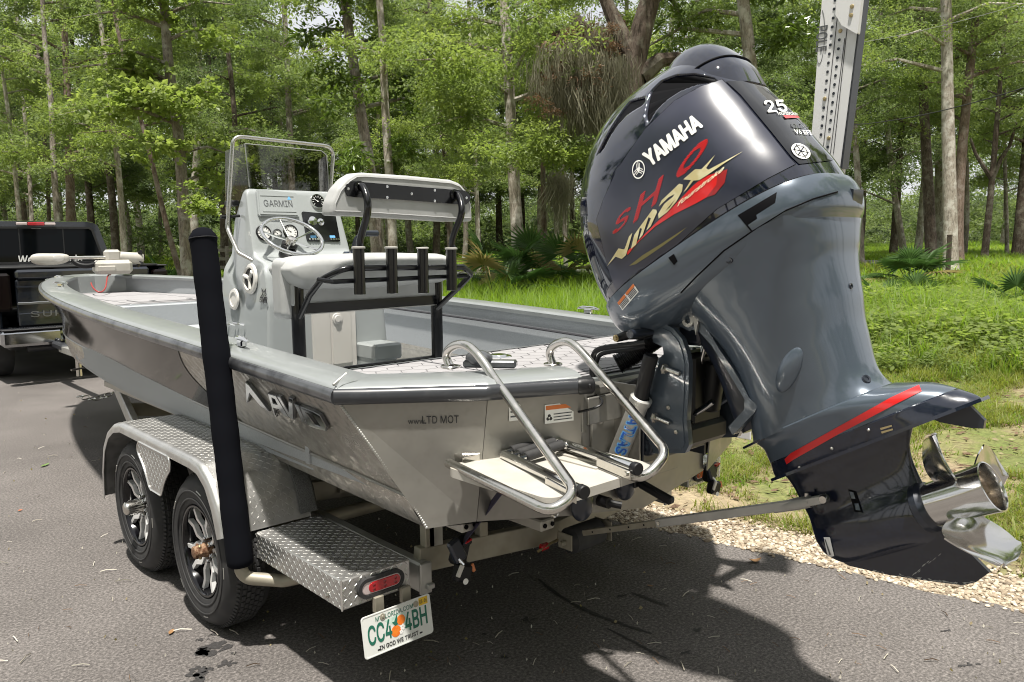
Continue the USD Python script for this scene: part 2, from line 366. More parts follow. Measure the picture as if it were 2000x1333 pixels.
put(None, 'ground', loft(np.stack([gx, gy, gz], -1), wrap=False), 'ground_soil', smooth=True, kind='structure')

# asphalt: grey-brown top with fine aggregate, dark wet stains of their own shape
mat('asphalt', (0.075, 0.071, 0.070), 0.86, spec=0.3, extra=({
    'n1': ('noise_texture', {'scale': 1.1, 'detail': 6.0, 'roughness': 0.6}), 'n2': ('voronoi_texture', {'scale': 170.0, 'randomness': 1.0}), 'n3': ('noise_texture', {'scale': 75.0, 'detail': 6.0, 'roughness': 0.75}),
    'r1': ('rgb_ramp', {'ramp': [(0.3, (0.088, 0.080, 0.075)), (0.7, (0.134, 0.122, 0.115))]}),
    'rn_': ('rgb_ramp', {'ramp': [(0.30, (0.30,)*3), (0.48, (0.9,)*3), (0.60, (1.6,)*3), (0.72, (2.9,)*3)]}),
    'mx': ('mix_color', {'blend_type': 'multiply', 'fac': 1.0, 'use_clamp': False}), 'b': ('bump', {'strength': 0.75, 'distance': 0.006})},
    [('g.position', 'n1.vector'), ('g.position', 'n2.vector'), ('g.position', 'n3.vector'), ('n1.fac', 'r1.fac'), ('n3.fac', 'rn_.fac'), ('r1.color', 'mx.a'), ('rn_.color', 'mx.b'), ('mx.result', 'p.base_color'), ('n3.fac', 'b.height'), ('b.normal', 'p.normal')]))
ss = np.concatenate([np.linspace(-14, -6, 40), np.linspace(-5.95, 6, 240), np.linspace(6.1, 22, 70)])
ragged = lambda s, k: (meshkit.fbm(np.stack([s*2.3, s*0+k, s*0], -1), 4, 3)-0.5)*0.10+(meshkit.fbm(np.stack([s*14, s*0+k, s*0], -1), 2, 4)-0.5)*0.035
rr_, ll_ = ragged(ss, 0.0)+bend(ss), -13.0+ragged(ss, 7.0)
E2 = lambda n, s: EA+np.outer(n, EN)+np.outer(s, ED)
R_, L_ = E2(rr_, ss), E2(ll_, ss)
rows = []
for k in (0.0, 0.25, 0.5, 0.75, 1.0):
    q = L_*(1-k)+R_*k; rows.append(np.column_stack([q, np.zeros(len(q))]))
rows = [np.column_stack([L_+(-EN)*0.02, np.full(len(L_), -0.06)])]+rows+[np.column_stack([R_+EN*0.012, np.full(len(R_), -0.012)]), np.column_stack([R_+EN*0.02, np.full(len(R_), -0.06)])]
dr = loft(np.array(rows), wrap=False)
if dr.face_normals[:, 2].mean() < 0: dr.invert()
put(None, 'driveway', dr, 'asphalt', smooth=40, kind='structure')

# wet stains, thin sheets on the asphalt
mat('wet_asphalt', (0.030, 0.028, 0.027), 0.6, spec=0.3, bump=(75.0, 0.5, 0.004), noise=(90, (0.045, 0.043, 0.043), 0.45, 0.62))
def blob(px, py, rx, ry, ang, seed, z=0.0018):
    c = at((px, py), z=0.0)[:2]; r = np.random.default_rng(seed*17+3); ca, sa = math.cos(ang), math.sin(ang); bits = []
    for k in range(16):
        u, v = r.normal(0, .48), r.normal(0, .48); rad = math.sqrt(rx*ry)*r.uniform(.16, .55); x, y = u*rx, v*ry*1.3
        bits.append(affinity.scale(sg.Point(c[0]+x*ca-y*sa, c[1]+x*sa+y*ca).buffer(rad, 6), r.uniform(.7, 1.3), r.uniform(.6, 1.1)))
    pg = unary_union(bits).segmentize(.006); out = []
    for g in getattr(pg, 'geoms', [pg]):
        P = np.array(g.exterior.coords)[:-1]; w = meshkit.fbm(np.column_stack([P*95, np.full(len(P), seed)]), 3, seed)-.5; d = P-P.mean(0); P = P+d/np.maximum(np.linalg.norm(d, axis=1), 1e-6)[:, None]*(w*.016)[:, None]
        q = sg.Polygon(P).buffer(0)
        for h in getattr(q, 'geoms', [q]):
            if h.area < 1e-6: continue
            v, f = trimesh.creation.triangulate_polygon(h, engine='earcut'); v = np.asarray(v); mm = trimesh.Trimesh(np.column_stack([v[:, :2], np.full(len(v), z)]), f, process=False)
            if mm.face_normals[:, 2].mean() < 0: mm.invert()
            out.append(mm)
    return cat_(out)
def streak(pts, w, seed):
    P = np.array([at(p, z=0.0)[:2] for p in pts]); s = np.linspace(0, 1, 60)
    C = CubicSpline(np.linspace(0, 1, len(P)), P)(s); d = np.gradient(C, axis=0); d /= np.linalg.norm(d, axis=1)[:, None]; nn = np.stack([-d[:, 1], d[:, 0]], 1)
    k = meshkit.fbm(np.stack([s*22, s*0, s*0+seed], -1), 3, seed); k2 = meshkit.fbm(np.stack([s*22, s*0+9, s*0+seed], -1), 3, seed+1)
    ww = w*(0.15+1.3*k)*np.sin(pi*np.clip(s*1.02, 0, 1))**0.3; w2 = w*(0.15+1.3*k2)*np.sin(pi*np.clip(s*1.02, 0, 1))**0.3
    A = np.column_stack([C+nn*ww[:, None], np.full(60, 0.0020)]); B = np.column_stack([C-nn*w2[:, None], np.full(60, 0.0020)])
    mm = loft(np.array([A, B]), wrap=False)
    if mm.face_normals[:, 2].mean() < 0: mm.invert()
    return mm
st = [streak([(1050, 1130), (1120, 1180), (1200, 1215), (1278, 1240)], 0.014, 2), streak([(1185, 1228), (1240, 1256), (1275, 1275), (1308, 1288)], 0.010, 3), streak([(1232, 1158), (1270, 1172), (1308, 1186)], 0.016, 4)]
for i, (px, py, rx, ry) in enumerate([(1215, 1165, .02, .01), (1030, 1212, .03, .018), (413, 1268, .085, .040), (398, 1275, .04, .03), (442, 1297, .035, .022), (386, 1313, .045, .035), (390, 1328, .03, .05), (408, 1308, .022, .015), (393, 1250, .03, .012), (420, 1240, .02, .01), (1362, 1232, .018, .01), (1340, 1275, .022, .01), (945, 1240, .012, .008), (988, 1285, .016, .01), (1850, 1232, .03, .004), (1890, 1300, .05, .005)]):
    st.append(blob(px, py, rx, ry, -0.5, i+1))
put(None, 'wet_stains', st, 'wet_asphalt', smooth=False, kind='stuff', label='dark wet drips and streaks on the driveway behind the trailer', cat='stain')

# ---------------------------------------------------------------- point instancer helper
def scatter(path, protos, pts, quats, scales, ids):
    """protos: list of (mesh, material). quats as (w, x, y, z)."""
    pi_ = UsdGeom.PointInstancer.Define(stage, path)
    targets = []
    for k, (mm, mt) in enumerate(protos):
        tp = '%s/piece_%03d' % (path, k)
        usdkit.mesh(stage, tp, mm, M[mt], smooth=False)
        targets.append(Sdf.Path(tp))
    pi_.CreatePrototypesRel().SetTargets(targets)
    pi_.CreatePositionsAttr(Vt.Vec3fArray.FromNumpy(np.asarray(pts, np.float32)))
    pi_.CreateProtoIndicesAttr(Vt.IntArray.FromNumpy(np.asarray(ids, np.int32)))
    q = np.asarray(quats, np.float32)
    pi_.CreateOrientationsAttr(Vt.QuathArray([Gf.Quath(float(a), float(b), float(c), float(d)) for a, b, c, d in q]))
    s = np.asarray(scales, np.float32); s = np.repeat(s[:, None], 3, 1) if s.ndim == 1 else s
    pi_.CreateScalesAttr(Vt.Vec3fArray.FromNumpy(s))
    return pi_.GetPrim()
def quat_z(a, tilt=None, az=None):
    """Rotation about z by a, then a tilt about a horizontal axis at az."""
    a = np.asarray(a); q = np.stack([np.cos(a/2), 0*a, 0*a, np.sin(a/2)], -1)
    if tilt is None: return q
    t = np.stack([np.cos(tilt/2), np.sin(tilt/2)*np.cos(az), np.sin(tilt/2)*np.sin(az), 0*a], -1)
    return qmul(t, q)
def qmul(p, q):
    w1, x1, y1, z1 = np.moveaxis(p, -1, 0); w2, x2, y2, z2 = np.moveaxis(q, -1, 0)
    return np.stack([w1*w2-x1*x2-y1*y2-z1*z2, w1*x2+x1*w2+y1*z2-z1*y2, w1*y2-x1*z2+y1*w2+z1*x2, w1*z2+x1*y2-y1*x2+z1*w2], -1)

rng = np.random.default_rng(7)
# gravel shoulder: pale crushed shell along the asphalt
def stone(seed):
    b = trimesh.creation.icosphere(1, 1.0); r = np.random.default_rng(seed)
    b.vertices *= (1+0.35*(meshkit.noise(b.vertices*1.6+seed, seed)[:, None]-0.5))*np.array([1.0, 0.75, 0.5])
    return b
n = 17000
s_ = np.concatenate([rng.uniform(-4.2, 3.5, n), rng.uniform(3.5, 14, n//3)])
wid = 0.30+0.16*meshkit.fbm(np.stack([s_*1.2, s_*0, s_*0], -1), 3, 21)+0.10*sstep(-s_, 0.5, 2.0)
tt = rng.beta(1.2, 1.9, len(s_))*wid*1.25+rng.normal(0, 0.015, len(s_))-0.012
q = E2(tt+bend(s_), s_); size = rng.uniform(0.006, 0.0145, len(s_))*(1+0.5*(rng.random(len(s_)) > 0.93))
zz = np.where(tt < 0.0, 0.002, height(q[:, 0], q[:, 1])+0.006+0.012*np.sin(pi*np.clip(tt/wid, 0, 1)))+size*0.18
gp = scatter('/World/gravel_shoulder', [(stone(k), 'stone_rock') for k in range(4)], np.column_stack([q, zz]), quat_z(rng.uniform(0, 6.28, len(s_)), rng.uniform(-.5, .5, len(s_)), rng.uniform(0, 6.28, len(s_))), size, rng.integers(0, 4, len(s_)))
tag(gp, 'pale crushed shell gravel along the right edge of the driveway', 'gravel', None, 'stuff')
mat('gravel_bed', (0.19, 0.15, 0.10), 0.95, noise=(120, (0.36, 0.30, 0.22), 0.38, 0.62), bump=(160, 0.8, 0.008))
sg_ = np.linspace(-4.2, 14, 150); wg = 0.28+0.14*meshkit.fbm(np.stack([sg_*1.2, sg_*0, sg_*0], -1), 3, 21)+0.09*sstep(-sg_, 0.5, 2.0)
rows = []
for k in np.linspace(0, 1, 6):
    qq = E2(wg*k+bend(sg_), sg_); rows.append(np.column_stack([qq, height(qq[:, 0], qq[:, 1])+0.006+0.012*math.sin(pi*k)]))
gb = loft(np.array(rows), wrap=False)
if gb.face_normals[:, 2].mean() < 0: gb.invert()
put(None, 'gravel_bed', gb, 'gravel_bed', smooth=True, kind='structure')

# road behind the trees on the right
RA = at((1700, 516), d=27.5)[:2]; RB = at((1990, 520), d=26.5)[:2]; rd = unit(RB-RA); rn_ = np.array([-rd[1], rd[0]])
u_ = np.linspace(-45, 60, 80); rows = []
for w in np.linspace(-1.6, 1.6, 5):
    qq = RA+np.outer(u_, rd)+rn_*w; rows.append(np.column_stack([qq, height(qq[:, 0], qq[:, 1])+0.12]))
mat('road_grey', (0.16, 0.155, 0.15), 0.9, noise=(3, (0.20, 0.19, 0.18), 0.4, 0.65))
rm = loft(np.array(rows), wrap=False)
if rm.face_normals[:, 2].mean() < 0: rm.invert()
put(None, 'lane_road', solidify(rm, 0.4), 'road_grey', smooth=True, kind='structure')
# ------------------------------------------------------------------ plants
def leaf_mat(name, c1, c2, trans=0.45, rough=0.45, c3=None):
    M[name] = usdkit.material(stage, '/World/Looks/'+name, {
        'oi': ('object_info', {}), 'ge': ('geometry', {}),
        'ad': ('math', {'math_type': 'multiply_add', 'value2': 0.45}), 'ml': ('math', {'math_type': 'multiply', 'value2': 0.55}),
        'r': ('rgb_ramp', {'ramp': [(0.05, c1), (0.55, c2), (0.95, c3 or c2)]}),
        'p': ('principled_bsdf', {'roughness': rough, 'specular_ior_level': 0.35}), 'h': ('hsv', {'saturation': 1.14, 'value': 1.8}),
        't': ('translucent_bsdf', {}), 'x': ('mix_closure', {'fac': trans})},
        [('ge.random_per_island', 'ad.value1'), ('oi.random', 'ml.value1'), ('ml.value', 'ad.value3'), ('ad.value', 'r.fac'), ('r.color', 'p.base_color'), ('r.color', 'h.color'), ('h.color', 't.color'), ('p.BSDF', 'x.closure1'), ('t.BSDF', 'x.closure2')], surface='x.closure')
leaf_mat('leaf_light', (0.155, 0.205, 0.055), (0.215, 0.265, 0.078), 0.52, c3=(0.29, 0.33, 0.10))
leaf_mat('leaf_mid', (0.115, 0.160, 0.052), (0.170, 0.215, 0.074), 0.5, c3=(0.22, 0.26, 0.10))
leaf_mat('leaf_dark', (0.080, 0.112, 0.046), (0.120, 0.155, 0.062), 0.48, c3=(0.16, 0.19, 0.082))
leaf_mat('leaf_glossy', (0.075, 0.12, 0.025), (0.12, 0.17, 0.04), 0.3, 0.25, c3=(0.19, 0.22, 0.06))
leaf_mat('leaf_dead', (0.12, 0.075, 0.045), (0.19, 0.125, 0.08), 0.25, 0.7)
leaf_mat('moss_grey', (0.16, 0.155, 0.11), (0.22, 0.21, 0.15), 0.35, 0.9)
leaf_mat('grass_blade', (0.165, 0.19, 0.042), (0.225, 0.245, 0.06), 0.45, 0.5, c3=(0.30, 0.31, 0.11))
leaf_mat('grass_lush', (0.125, 0.20, 0.032), (0.185, 0.265, 0.048), 0.5, 0.45, c3=(0.25, 0.31, 0.08))
leaf_mat('grass_dry', (0.27, 0.225, 0.13), (0.37, 0.31, 0.19), 0.3, 0.7)
leaf_mat('weed_leaf', (0.115, 0.155, 0.045), (0.16, 0.205, 0.06), 0.45, 0.5, c3=(0.21, 0.275, 0.08))
leaf_mat('palm_leaf', (0.055, 0.105, 0.032), (0.085, 0.145, 0.05), 0.3, 0.35, c3=(0.12, 0.17, 0.06))
leaf_mat('palm_dry', (0.17, 0.16, 0.06), (0.26, 0.22, 0.10), 0.3, 0.6)
def bark(name, c1, c2, c3, sc=1.0):
    M[name] = usdkit.material(stage, '/World/Looks/'+name, {
        'g': ('geometry', {}), 'm': ('mapping', {'scale': (1.0, 1.0, 0.22)}), 'n': ('noise_texture', {'scale': 26.0*sc, 'detail': 6.0, 'roughness': 0.7}), 'n2': ('noise_texture', {'scale': 3.4, 'detail': 5.0, 'roughness': 0.65}),
        'r': ('rgb_ramp', {'ramp': [(0.3, tuple(0.35*np.array(c1))), (0.47, c1), (0.66, c2)]}), 'r2': ('rgb_ramp', {'ramp': [(0.50, (0, 0, 0)), (0.62, (1, 1, 1))]}), 'mx': ('mix_color', {'b': c3}),
        'b': ('bump', {'strength': 0.9, 'distance': 0.03}), 'p': ('principled_bsdf', {'roughness': 0.9, 'specular_ior_level': 0.2})},
        [('g.position', 'm.vector'), ('m.vector', 'n.vector'), ('g.position', 'n2.vector'), ('n.fac', 'r.fac'), ('n2.fac', 'r2.fac'), ('r2.color', 'mx.fac'), ('r.color', 'mx.a'), ('mx.result', 'p.base_color'), ('n.fac', 'b.height'), ('b.normal', 'p.normal')], surface='p.BSDF')
bark('bark_grey', (0.20, 0.17, 0.145), (0.32, 0.28, 0.24), (0.38, 0.36, 0.32))
bark('bark_pale', (0.29, 0.255, 0.21), (0.44, 0.40, 0.345), (0.52, 0.495, 0.44))
bark('bark_dark', (0.075, 0.058, 0.045), (0.13, 0.10, 0.08), (0.16, 0.145, 0.115))
bark('bark_brown', (0.15, 0.11, 0.085), (0.235, 0.18, 0.145), (0.25, 0.21, 0.18))

def leaf_clump(seed, n, L, W, R, flat=0.35, droop=0.3, twigs=7):
    """A spray of n leaves along a few twigs, radius R; each leaf two triangles folded along its rib."""
    r = np.random.default_rng(seed); V = []; F = []
    ends = []
    for k in range(twigs):
        a = 2*pi*k/twigs+r.uniform(-.4, .4); ends.append(np.array([math.cos(a), math.sin(a), r.uniform(-flat, flat*1.2)])*R*r.uniform(0.7, 1.15))
    for i in range(n):
        e = ends[r.integers(twigs)]; t = r.uniform(0.12, 1.0); p = e*t+r.normal(0, R*0.10, 3); p[2] -= droop*R*t*t
        d = unit(e)+r.normal(0, 0.55, 3); d[2] -= 0.25; d = unit(d); s = unit(np.cross(d, [0, 0, 1.0])+r.normal(0, 0.45, 3)); s = unit(s-(s@d)*d); nn = np.cross(s, d)
        l, w = L*r.uniform(0.7, 1.25), W*r.uniform(0.75, 1.2); b = len(V)
        V += [p, p+d*l*0.45+s*w/2-nn*w*0.12, p+d*l, p+d*l*0.45-s*w/2-nn*w*0.12]; F += [[b, b+1, b+2], [b, b+2, b+3]]
    return trimesh.Trimesh(np.array(V), np.array(F), process=False)
def twig_mesh(seed, R, twigs=5):
    r = np.random.default_rng(seed); out = []
    for k in range(twigs):
        a = r.uniform(0, 6.28); e = np.array([math.cos(a), math.sin(a), r.uniform(-.2, .3)])*R
        out.append(tube([np.zeros(3), e*0.5+r.normal(0, .04, 3), e], [0.008, 0.006, 0.003], 3, cap=False))
    return cat_(out)
def moss_clump(seed, n=46, L=0.55):
    r = np.random.default_rng(seed); V = []; F = []
    for i in range(n):
        p = np.array([r.normal(0, .13), r.normal(0, .13), r.uniform(-.1, .1)]); w = r.uniform(.004, .011); a = r.uniform(0, 6.28); s = np.array([math.cos(a), math.sin(a), 0])
        l = L*r.uniform(.3, 1.2); pts = [p]
        for k in range(3): pts.append(pts[-1]+np.array([r.normal(0, .035), r.normal(0, .035), -l/3]))
        b = len(V)
        for k, q in enumerate(pts): V += [q-s*w*(1-k*.25), q+s*w*(1-k*.25)]
        for k in range(3): o = b+2*k; F += [[o, o+1, o+3], [o, o+3, o+2]]
    return trimesh.Trimesh(np.array(V), np.array(F), process=False)
CL = {'light': ([(leaf_clump(1, 110, .085, .040, .42), 'leaf_light'), (leaf_clump(2, 110, .085, .038, .42), 'leaf_light'), (leaf_clump(3, 100, .09, .04, .42), 'leaf_mid')]),
      'mid': ([(leaf_clump(4, 120, .08, .036, .44), 'leaf_mid'), (leaf_clump(5, 120, .08, .036, .44), 'leaf_mid'), (leaf_clump(6, 110, .085, .036, .42), 'leaf_light')]),
      'dark': ([(leaf_clump(7, 120, .085, .04, .46), 'leaf_dark'), (leaf_clump(8, 120, .085, .04, .46), 'leaf_mid')]),
      'gum': ([(leaf_clump(9, 44, .15, .13, .42, twigs=5), 'leaf_light'), (leaf_clump(10, 44, .14, .12, .42, twigs=5), 'leaf_light')]),
      'magnolia': ([(leaf_clump(11, 42, .22, .075, .34, flat=.5, droop=.1, twigs=6), 'leaf_glossy'), (leaf_clump(12, 42, .2, .07, .34, flat=.5, droop=.1, twigs=6), 'leaf_glossy')]),
      'dead': ([(leaf_clump(13, 120, .08, .035, .36), 'leaf_dead'), (moss_clump(14), 'moss_grey')]),
      'moss': ([(moss_clump(15), 'moss_grey'), (moss_clump(16, 40, .8), 'moss_grey')]),
      'far': ([(leaf_clump(17, 130, .26, .13, 1.25), 'leaf_dark'), (leaf_clump(18, 130, .26, .12, 1.25), 'leaf_mid')])}
CROWN_CLASS = {}
rng = np.random.default_rng(11)
def clump_cloud(path, kind, pts, sc, label=None):
    n = len(pts)
    p = scatter(path, CL[kind], pts, quat_z(rng.uniform(0, 6.28, n), rng.uniform(-.45, .45, n), rng.uniform(0, 6.28, n)), sc*rng.uniform(.75, 1.3, n), rng.integers(0, len(CL[kind]), n))
    p.SetCustomDataByKey('kind', 'stuff')
    return p
def trunk_mesh(C, r0, r1, n=14, seed=0, flare=0.25):
    """C: points bottom to top."""
    C = np.array(C); s = np.concatenate([[0], np.cumsum(np.linalg.norm(np.diff(C, axis=0), axis=1))]); L = s[-1]
    q = np.arange(0, L, 0.16); cs = CubicSpline(s, C) if len(C) > 2 else (lambda t: C[0]+np.outer(t/L, C[1]-C[0]))
    P = cs(q); rad = r0+(r1-r0)*(q/L)**0.9; rad = rad*(1+flare*np.exp(-q/0.35))
    ph = np.arange(n)*2*pi/n; rings = []
    for i in range(len(P)):
        f = 1+0.16*(meshkit.fbm(np.stack([np.cos(ph)*1.6, np.sin(ph)*1.6, np.full(n, q[i]*1.3+seed*9)], -1), 3, seed)-0.5)
        rings.append(P[i]+np.stack([np.cos(ph)*rad[i]*f, np.sin(ph)*rad[i]*f, 0*ph], -1))
    mm = loft(rings, wrap=True, caps=True)
    return mm
def boughs(C, zmin, zmax, R, nb, per, seed, droop=0.25, inner=0.25, azs=None):
    """Bough curves from the trunk and clump centres along them."""
    r = np.random.default_rng(seed); C = np.array(C); pts = []; limbs = []
    zz = C[:, 2]-C[0, 2]
    for k in range(nb):
        z = zmin+(zmax-zmin)*(k+r.random())/nb; a = r.uniform(0, 2*pi) if azs is None else azs[k % len(azs)]+r.normal(0, .3)
        o = np.array([np.interp(z, zz, C[:, 0]), np.interp(z, zz, C[:, 1]), C[0, 2]+z])
        l = R*r.uniform(.6, 1.15)*(1-0.45*(z-zmin)/max(zmax-zmin, .1)); d = np.array([math.cos(a), math.sin(a), 0.25])
        e = o+d*l+np.array([0, 0, -droop*l*r.uniform(.3, 1.2)]); mid = o+d*l*.5+np.array([0, 0, .10*l])
        limbs.append((o, mid, e))
        for j in range(per):
            t = inner+(1.05-inner)*r.random()**.8; p = (1-t)**2*o+2*t*(1-t)*mid+t*t*e
            pts.append(p+r.normal(0, 1, 3)*np.array([.30, .30, .16])*(.5+.35*l*t))
    return np.array(pts), limbs
def tree(name, label, poly, w, d, barkm, crown=None, hgt=13.0, cat='tree', extra=None, group=None, trunk_n=14, fork=None):
    """poly: trunk centre line in pixels, top first; w: trunk width in pixels near the base; d: depth in metres."""
    P = [at(p, d=d) for p in poly[::-1]]; base = P[0].copy(); zb = hz(base[0], base[1])
    dirn = unit(P[1]-P[0]); base = P[0]+dirn*((zb-0.08-P[0][2])/dirn[2]) if dirn[2] > .2 else P[0]
    C = [base]+[p for p in P if p[2] > zb+0.8]
    top = C[-1]; dr = unit(C[-1]-C[-2]); k = 1
    while C[-1][2] < zb+hgt: C.append(C[-1]+unit(dr+np.array([0, 0, .25*k]))*2.2); k += 1
    C = np.array(C); r0 = w/2/FPX*d
    t = thing(name, label, cat, (base[0], base[1], zb), group)
    seed = abs(hash_(label)) % 1000
    parts = [trunk_mesh(C, r0, r0*0.42, trunk_n, seed)]
    if fork:
        for f in fork:
            Q = [at(p, d=d) for p in f]; parts.append(tube(Q, np.linspace(r0*.7, r0*.35, len(Q)), 8, cap=False))
    pts_all = []
    if crown:
        for (kind, zmin, zmax, R, nb, per, sc) in crown:
            pts, limbs = boughs(C, zmin, zmax, R, nb, max(4, int(per*.8)), seed+int(zmin*10))
            for o, mm, e in limbs:
                parts.append(tube([o, mm*.6+.2*o+.2*e, e], [r0*.28+.012, r0*.17+.008, .006], 5, cap=False))
            pts_all.append((kind, pts, sc))
    put(t, 'trunk', parts, barkm, smooth=40)
    for kind, pts, sc in pts_all+(extra or []):
        clump_cloud(t+'/'+numbered(t, 'crown' if kind not in ('moss', 'dead') else 'hanging_moss'), kind, pts-LOC[t], sc)
    return t
def hash_(s):
    h = 7
    for c in s: h = (h*31+ord(c)) % 1000003
    return h
def px_cloud(x0, y0, x1, y1, d0, d1, n, seed, droop=0):
    r = np.random.default_rng(seed); out = []
    for i in range(n):
        a, b = r.normal(0, .42, 2).clip(-1, 1); out.append(at(((x0+x1)/2+a*(x1-x0)/2, (y0+y1)/2+b*(y1-y0)/2+droop*abs(a)), d=r.uniform(d0, d1)))
    return np.array(out)

A_ = 'tree'
tree('forest_tree', 'slim mottled tree leaning at the far left edge of the woods', [(2, 120), (20, 250), (38, 430)], 10, 26, 'bark_pale', [('mid', 4.0, 11, 2.6, 14, 16, 1.1)])
tree('forest_tree', 'straight mottled tree above the left of the truck roof', [(84, 20), (90, 110), (98, 180), (103, 280), (112, 430)], 14, 24, 'bark_grey', [('light', 3.6, 11, 3.0, 15, 18, 1.05)])
tree('forest_tree', 'stout brown trunk just right of the red roof light of the truck', [(132, 200), (136, 320), (138, 430)], 20, 28, 'bark_brown', [('mid', 4.2, 11, 3.2, 13, 16, 1.15)])
tree('forest_tree', 'thin spindly tree second from the left edge', [(50, 250), (57, 340), (62, 430)], 9, 31, 'bark_grey', [('mid', 3.2, 10, 2.5, 12, 15, 1.15)])
tree('forest_tree', 'thin dark tree between the two mottled trunks left of the truck light', [(86, 260), (92, 340), (96, 430)], 9, 33, 'bark_dark', [('dark', 3.2, 11, 3, 12, 16, 1.25)])
tree('forest_tree', 'slender pale spotted tree behind the right corner of the truck cab', [(196, 40), (205, 110), (214, 190), (228, 300), (243, 495)], 13, 24, 'bark_pale', [('light', 4.0, 11, 2.6, 15, 18, 1.0)])
tree('forest_tree', 'thin brown tree slanting down to the right behind the boat bow', [(262, 190), (285, 270), (300, 330), (328, 450), (352, 535)], 12, 22, 'bark_brown', [('light', 4.2, 9, 2.2, 10, 15, 1.0)], hgt=10)
tree('forest_tree', 'tall grey gum tree with bright star leaves left of the black guide post', [(318, -40), (324, 60), (330, 130), (345, 235), (358, 400), (366, 540)], 25, 20, 'bark_grey', [('gum', 3.3, 9, 2.0, 14, 9, .95), ('mid', 5, 12, 2.8, 12, 16, 1.0)],
     extra=[('gum', px_cloud(215, 150, 420, 235, 18.5, 20.5, 34, 5), .9), ('gum', px_cloud(355, 350, 425, 420, 18.5, 19.5, 12, 6), .7)])
tree('forest_tree', 'dark lichened tree behind the left edge of the windshield', [(440, 60), (452, 160), (461, 280), (466, 420)], 13, 27, 'bark_dark', [('dark', 2.8, 11, 3.0, 14, 17, 1.2)])
tree('forest_tree', 'grey magnolia tree rising right of the windshield', [(672, -20), (680, 50), (690, 120), (705, 220), (722, 330), (737, 500)], 27, 19, 'bark_grey', [('magnolia', 4.6, 11, 2.3, 10, 11, 1.0)],
     extra=[('magnolia', px_cloud(600, 110, 720, 230, 17.5, 19.5, 22, 8), .85), ('magnolia', px_cloud(655, 285, 740, 330, 17, 18.5, 12, 9), .8), ('magnolia', px_cloud(760, 260, 830, 325, 17, 18.5, 12, 10), .8)])
tree('forest_tree', 'straight pale tree directly above the middle of the seat backrest', [(738, -30), (745, 50), (750, 150), (755, 260), (762, 370), (768, 490)], 20, 18, 'bark_pale', [('light', 5.2, 11, 2.7, 14, 18, 1.0)])
tree('forest_tree', 'leaning pale-barked tree standing in tall grass behind the far gunwale', [(982, -20), (988, 60), (994, 160), (1001, 300), (1012, 480), (1020, 590)], 27, 17, 'bark_pale', [('light', 3.9, 10, 3.0, 20, 22, .95)],
     extra=[('light', px_cloud(780, 95, 1010, 235, 15, 17.5, 75, 11, 20), .9), ('light', px_cloud(930, 225, 1185, 320, 14, 16.5, 95, 12, 25), .85), ('light', px_cloud(830, 300, 960, 350, 15, 17, 26, 13, 12), .8)])
tree('forest_tree', 'thin brown stem right of the leaning pale tree by the palmettos', [(1058, 230), (1061, 360), (1064, 530)], 12, 18.5, 'bark_brown', [('light', 3.4, 8, 2.0, 9, 15, .95)], hgt=9,
     extra=[('moss', px_cloud(1075, 320, 1110, 400, 17.5, 18.5, 26, 14), 1.0)])
tree('forest_tree', 'slim grey stem hung with pale moss left of the outboard motor', [(1096, 250), (1100, 350), (1104, 480)], 10, 24, 'bark_grey', [('mid', 4, 10, 2.6, 12, 16, 1.1)])
tree('oak_tree', 'massive dark oak with broken mossy limbs behind the motor cowling', [(1292, -70), (1264, 20), (1242, 110), (1234, 200), (1230, 420)], 58, 15, 'bark_dark', [('mid', 6.0, 12, 3.6, 10, 16, 1.05)], hgt=13,
     fork=[[(1236, 190), (1180, 120), (1140, 60), (1120, 30)], [(1238, 120), (1200, 40), (1170, -30)], [(1250, 150), (1290, 118), (1330, 112)], [(1234, 210), (1170, 185), (1110, 120), (1085, 65)]],
     extra=[('dead', px_cloud(1035, 70, 1215, 215, 14.0, 15.6, 120, 15), .8), ('moss', px_cloud(1085, 75, 1230, 235, 14.0, 15.6, 150, 16), .95), ('dead', px_cloud(1110, 20, 1230, 110, 14.2, 15.6, 40, 17), .7)])
tree('forest_tree', 'rough light-barked tree behind the top of the motor cowling', [(1442, -80), (1450, -10), (1456, 40), (1466, 130), (1476, 320)], 33, 15.5, 'bark_pale', [('magnolia', 5.2, 10, 2.0, 8, 9, .9), ('mid', 5, 11, 2.6, 10, 15, 1.0)],
     extra=[('magnolia', px_cloud(1480, 20, 1590, 100, 14.5, 16, 24, 18), .75)])
tree('forest_tree', 'tall pale mottled tree right of the white anchor pole behind a short post', [(1846, -60), (1848, 20), (1850, 150), (1853, 300), (1857, 530)], 28, 22, 'bark_pale', [('mid', 5.5, 12, 2.6, 12, 15, 1.05)])
tree('forest_tree', 'brown tree leaning right directly behind the pale mottled tree', [(1912, -20), (1903, 60), (1893, 150), (1880, 280), (1873, 490)], 22, 26, 'bark_brown', [('mid', 4.5, 12, 3.2, 15, 17, 1.15)])
tree('forest_tree', 'dark thick trunk left of the pale mottled tree across the lane', [(1800, 100), (1805, 220), (1811, 330), (1816, 430), (1819, 495)], 23, 27, 'bark_dark', [('mid', 4.2, 12, 3.5, 17, 18, 1.2)])
tree('forest_tree', 'slim spotted tree just right of the motor across the lane', [(1668, 240), (1675, 340), (1679, 430), (1681, 500)], 14, 27, 'bark_grey', [('mid', 3.8, 11, 3.0, 15, 17, 1.15)])
tree('forest_tree', 'curved grey tree with dark leaves far across the lane', [(1738, 300), (1746, 370), (1755, 430), (1763, 482)], 14, 34, 'bark_grey', [('dark', 2.4, 11, 3.2, 17, 16, 1.25)])
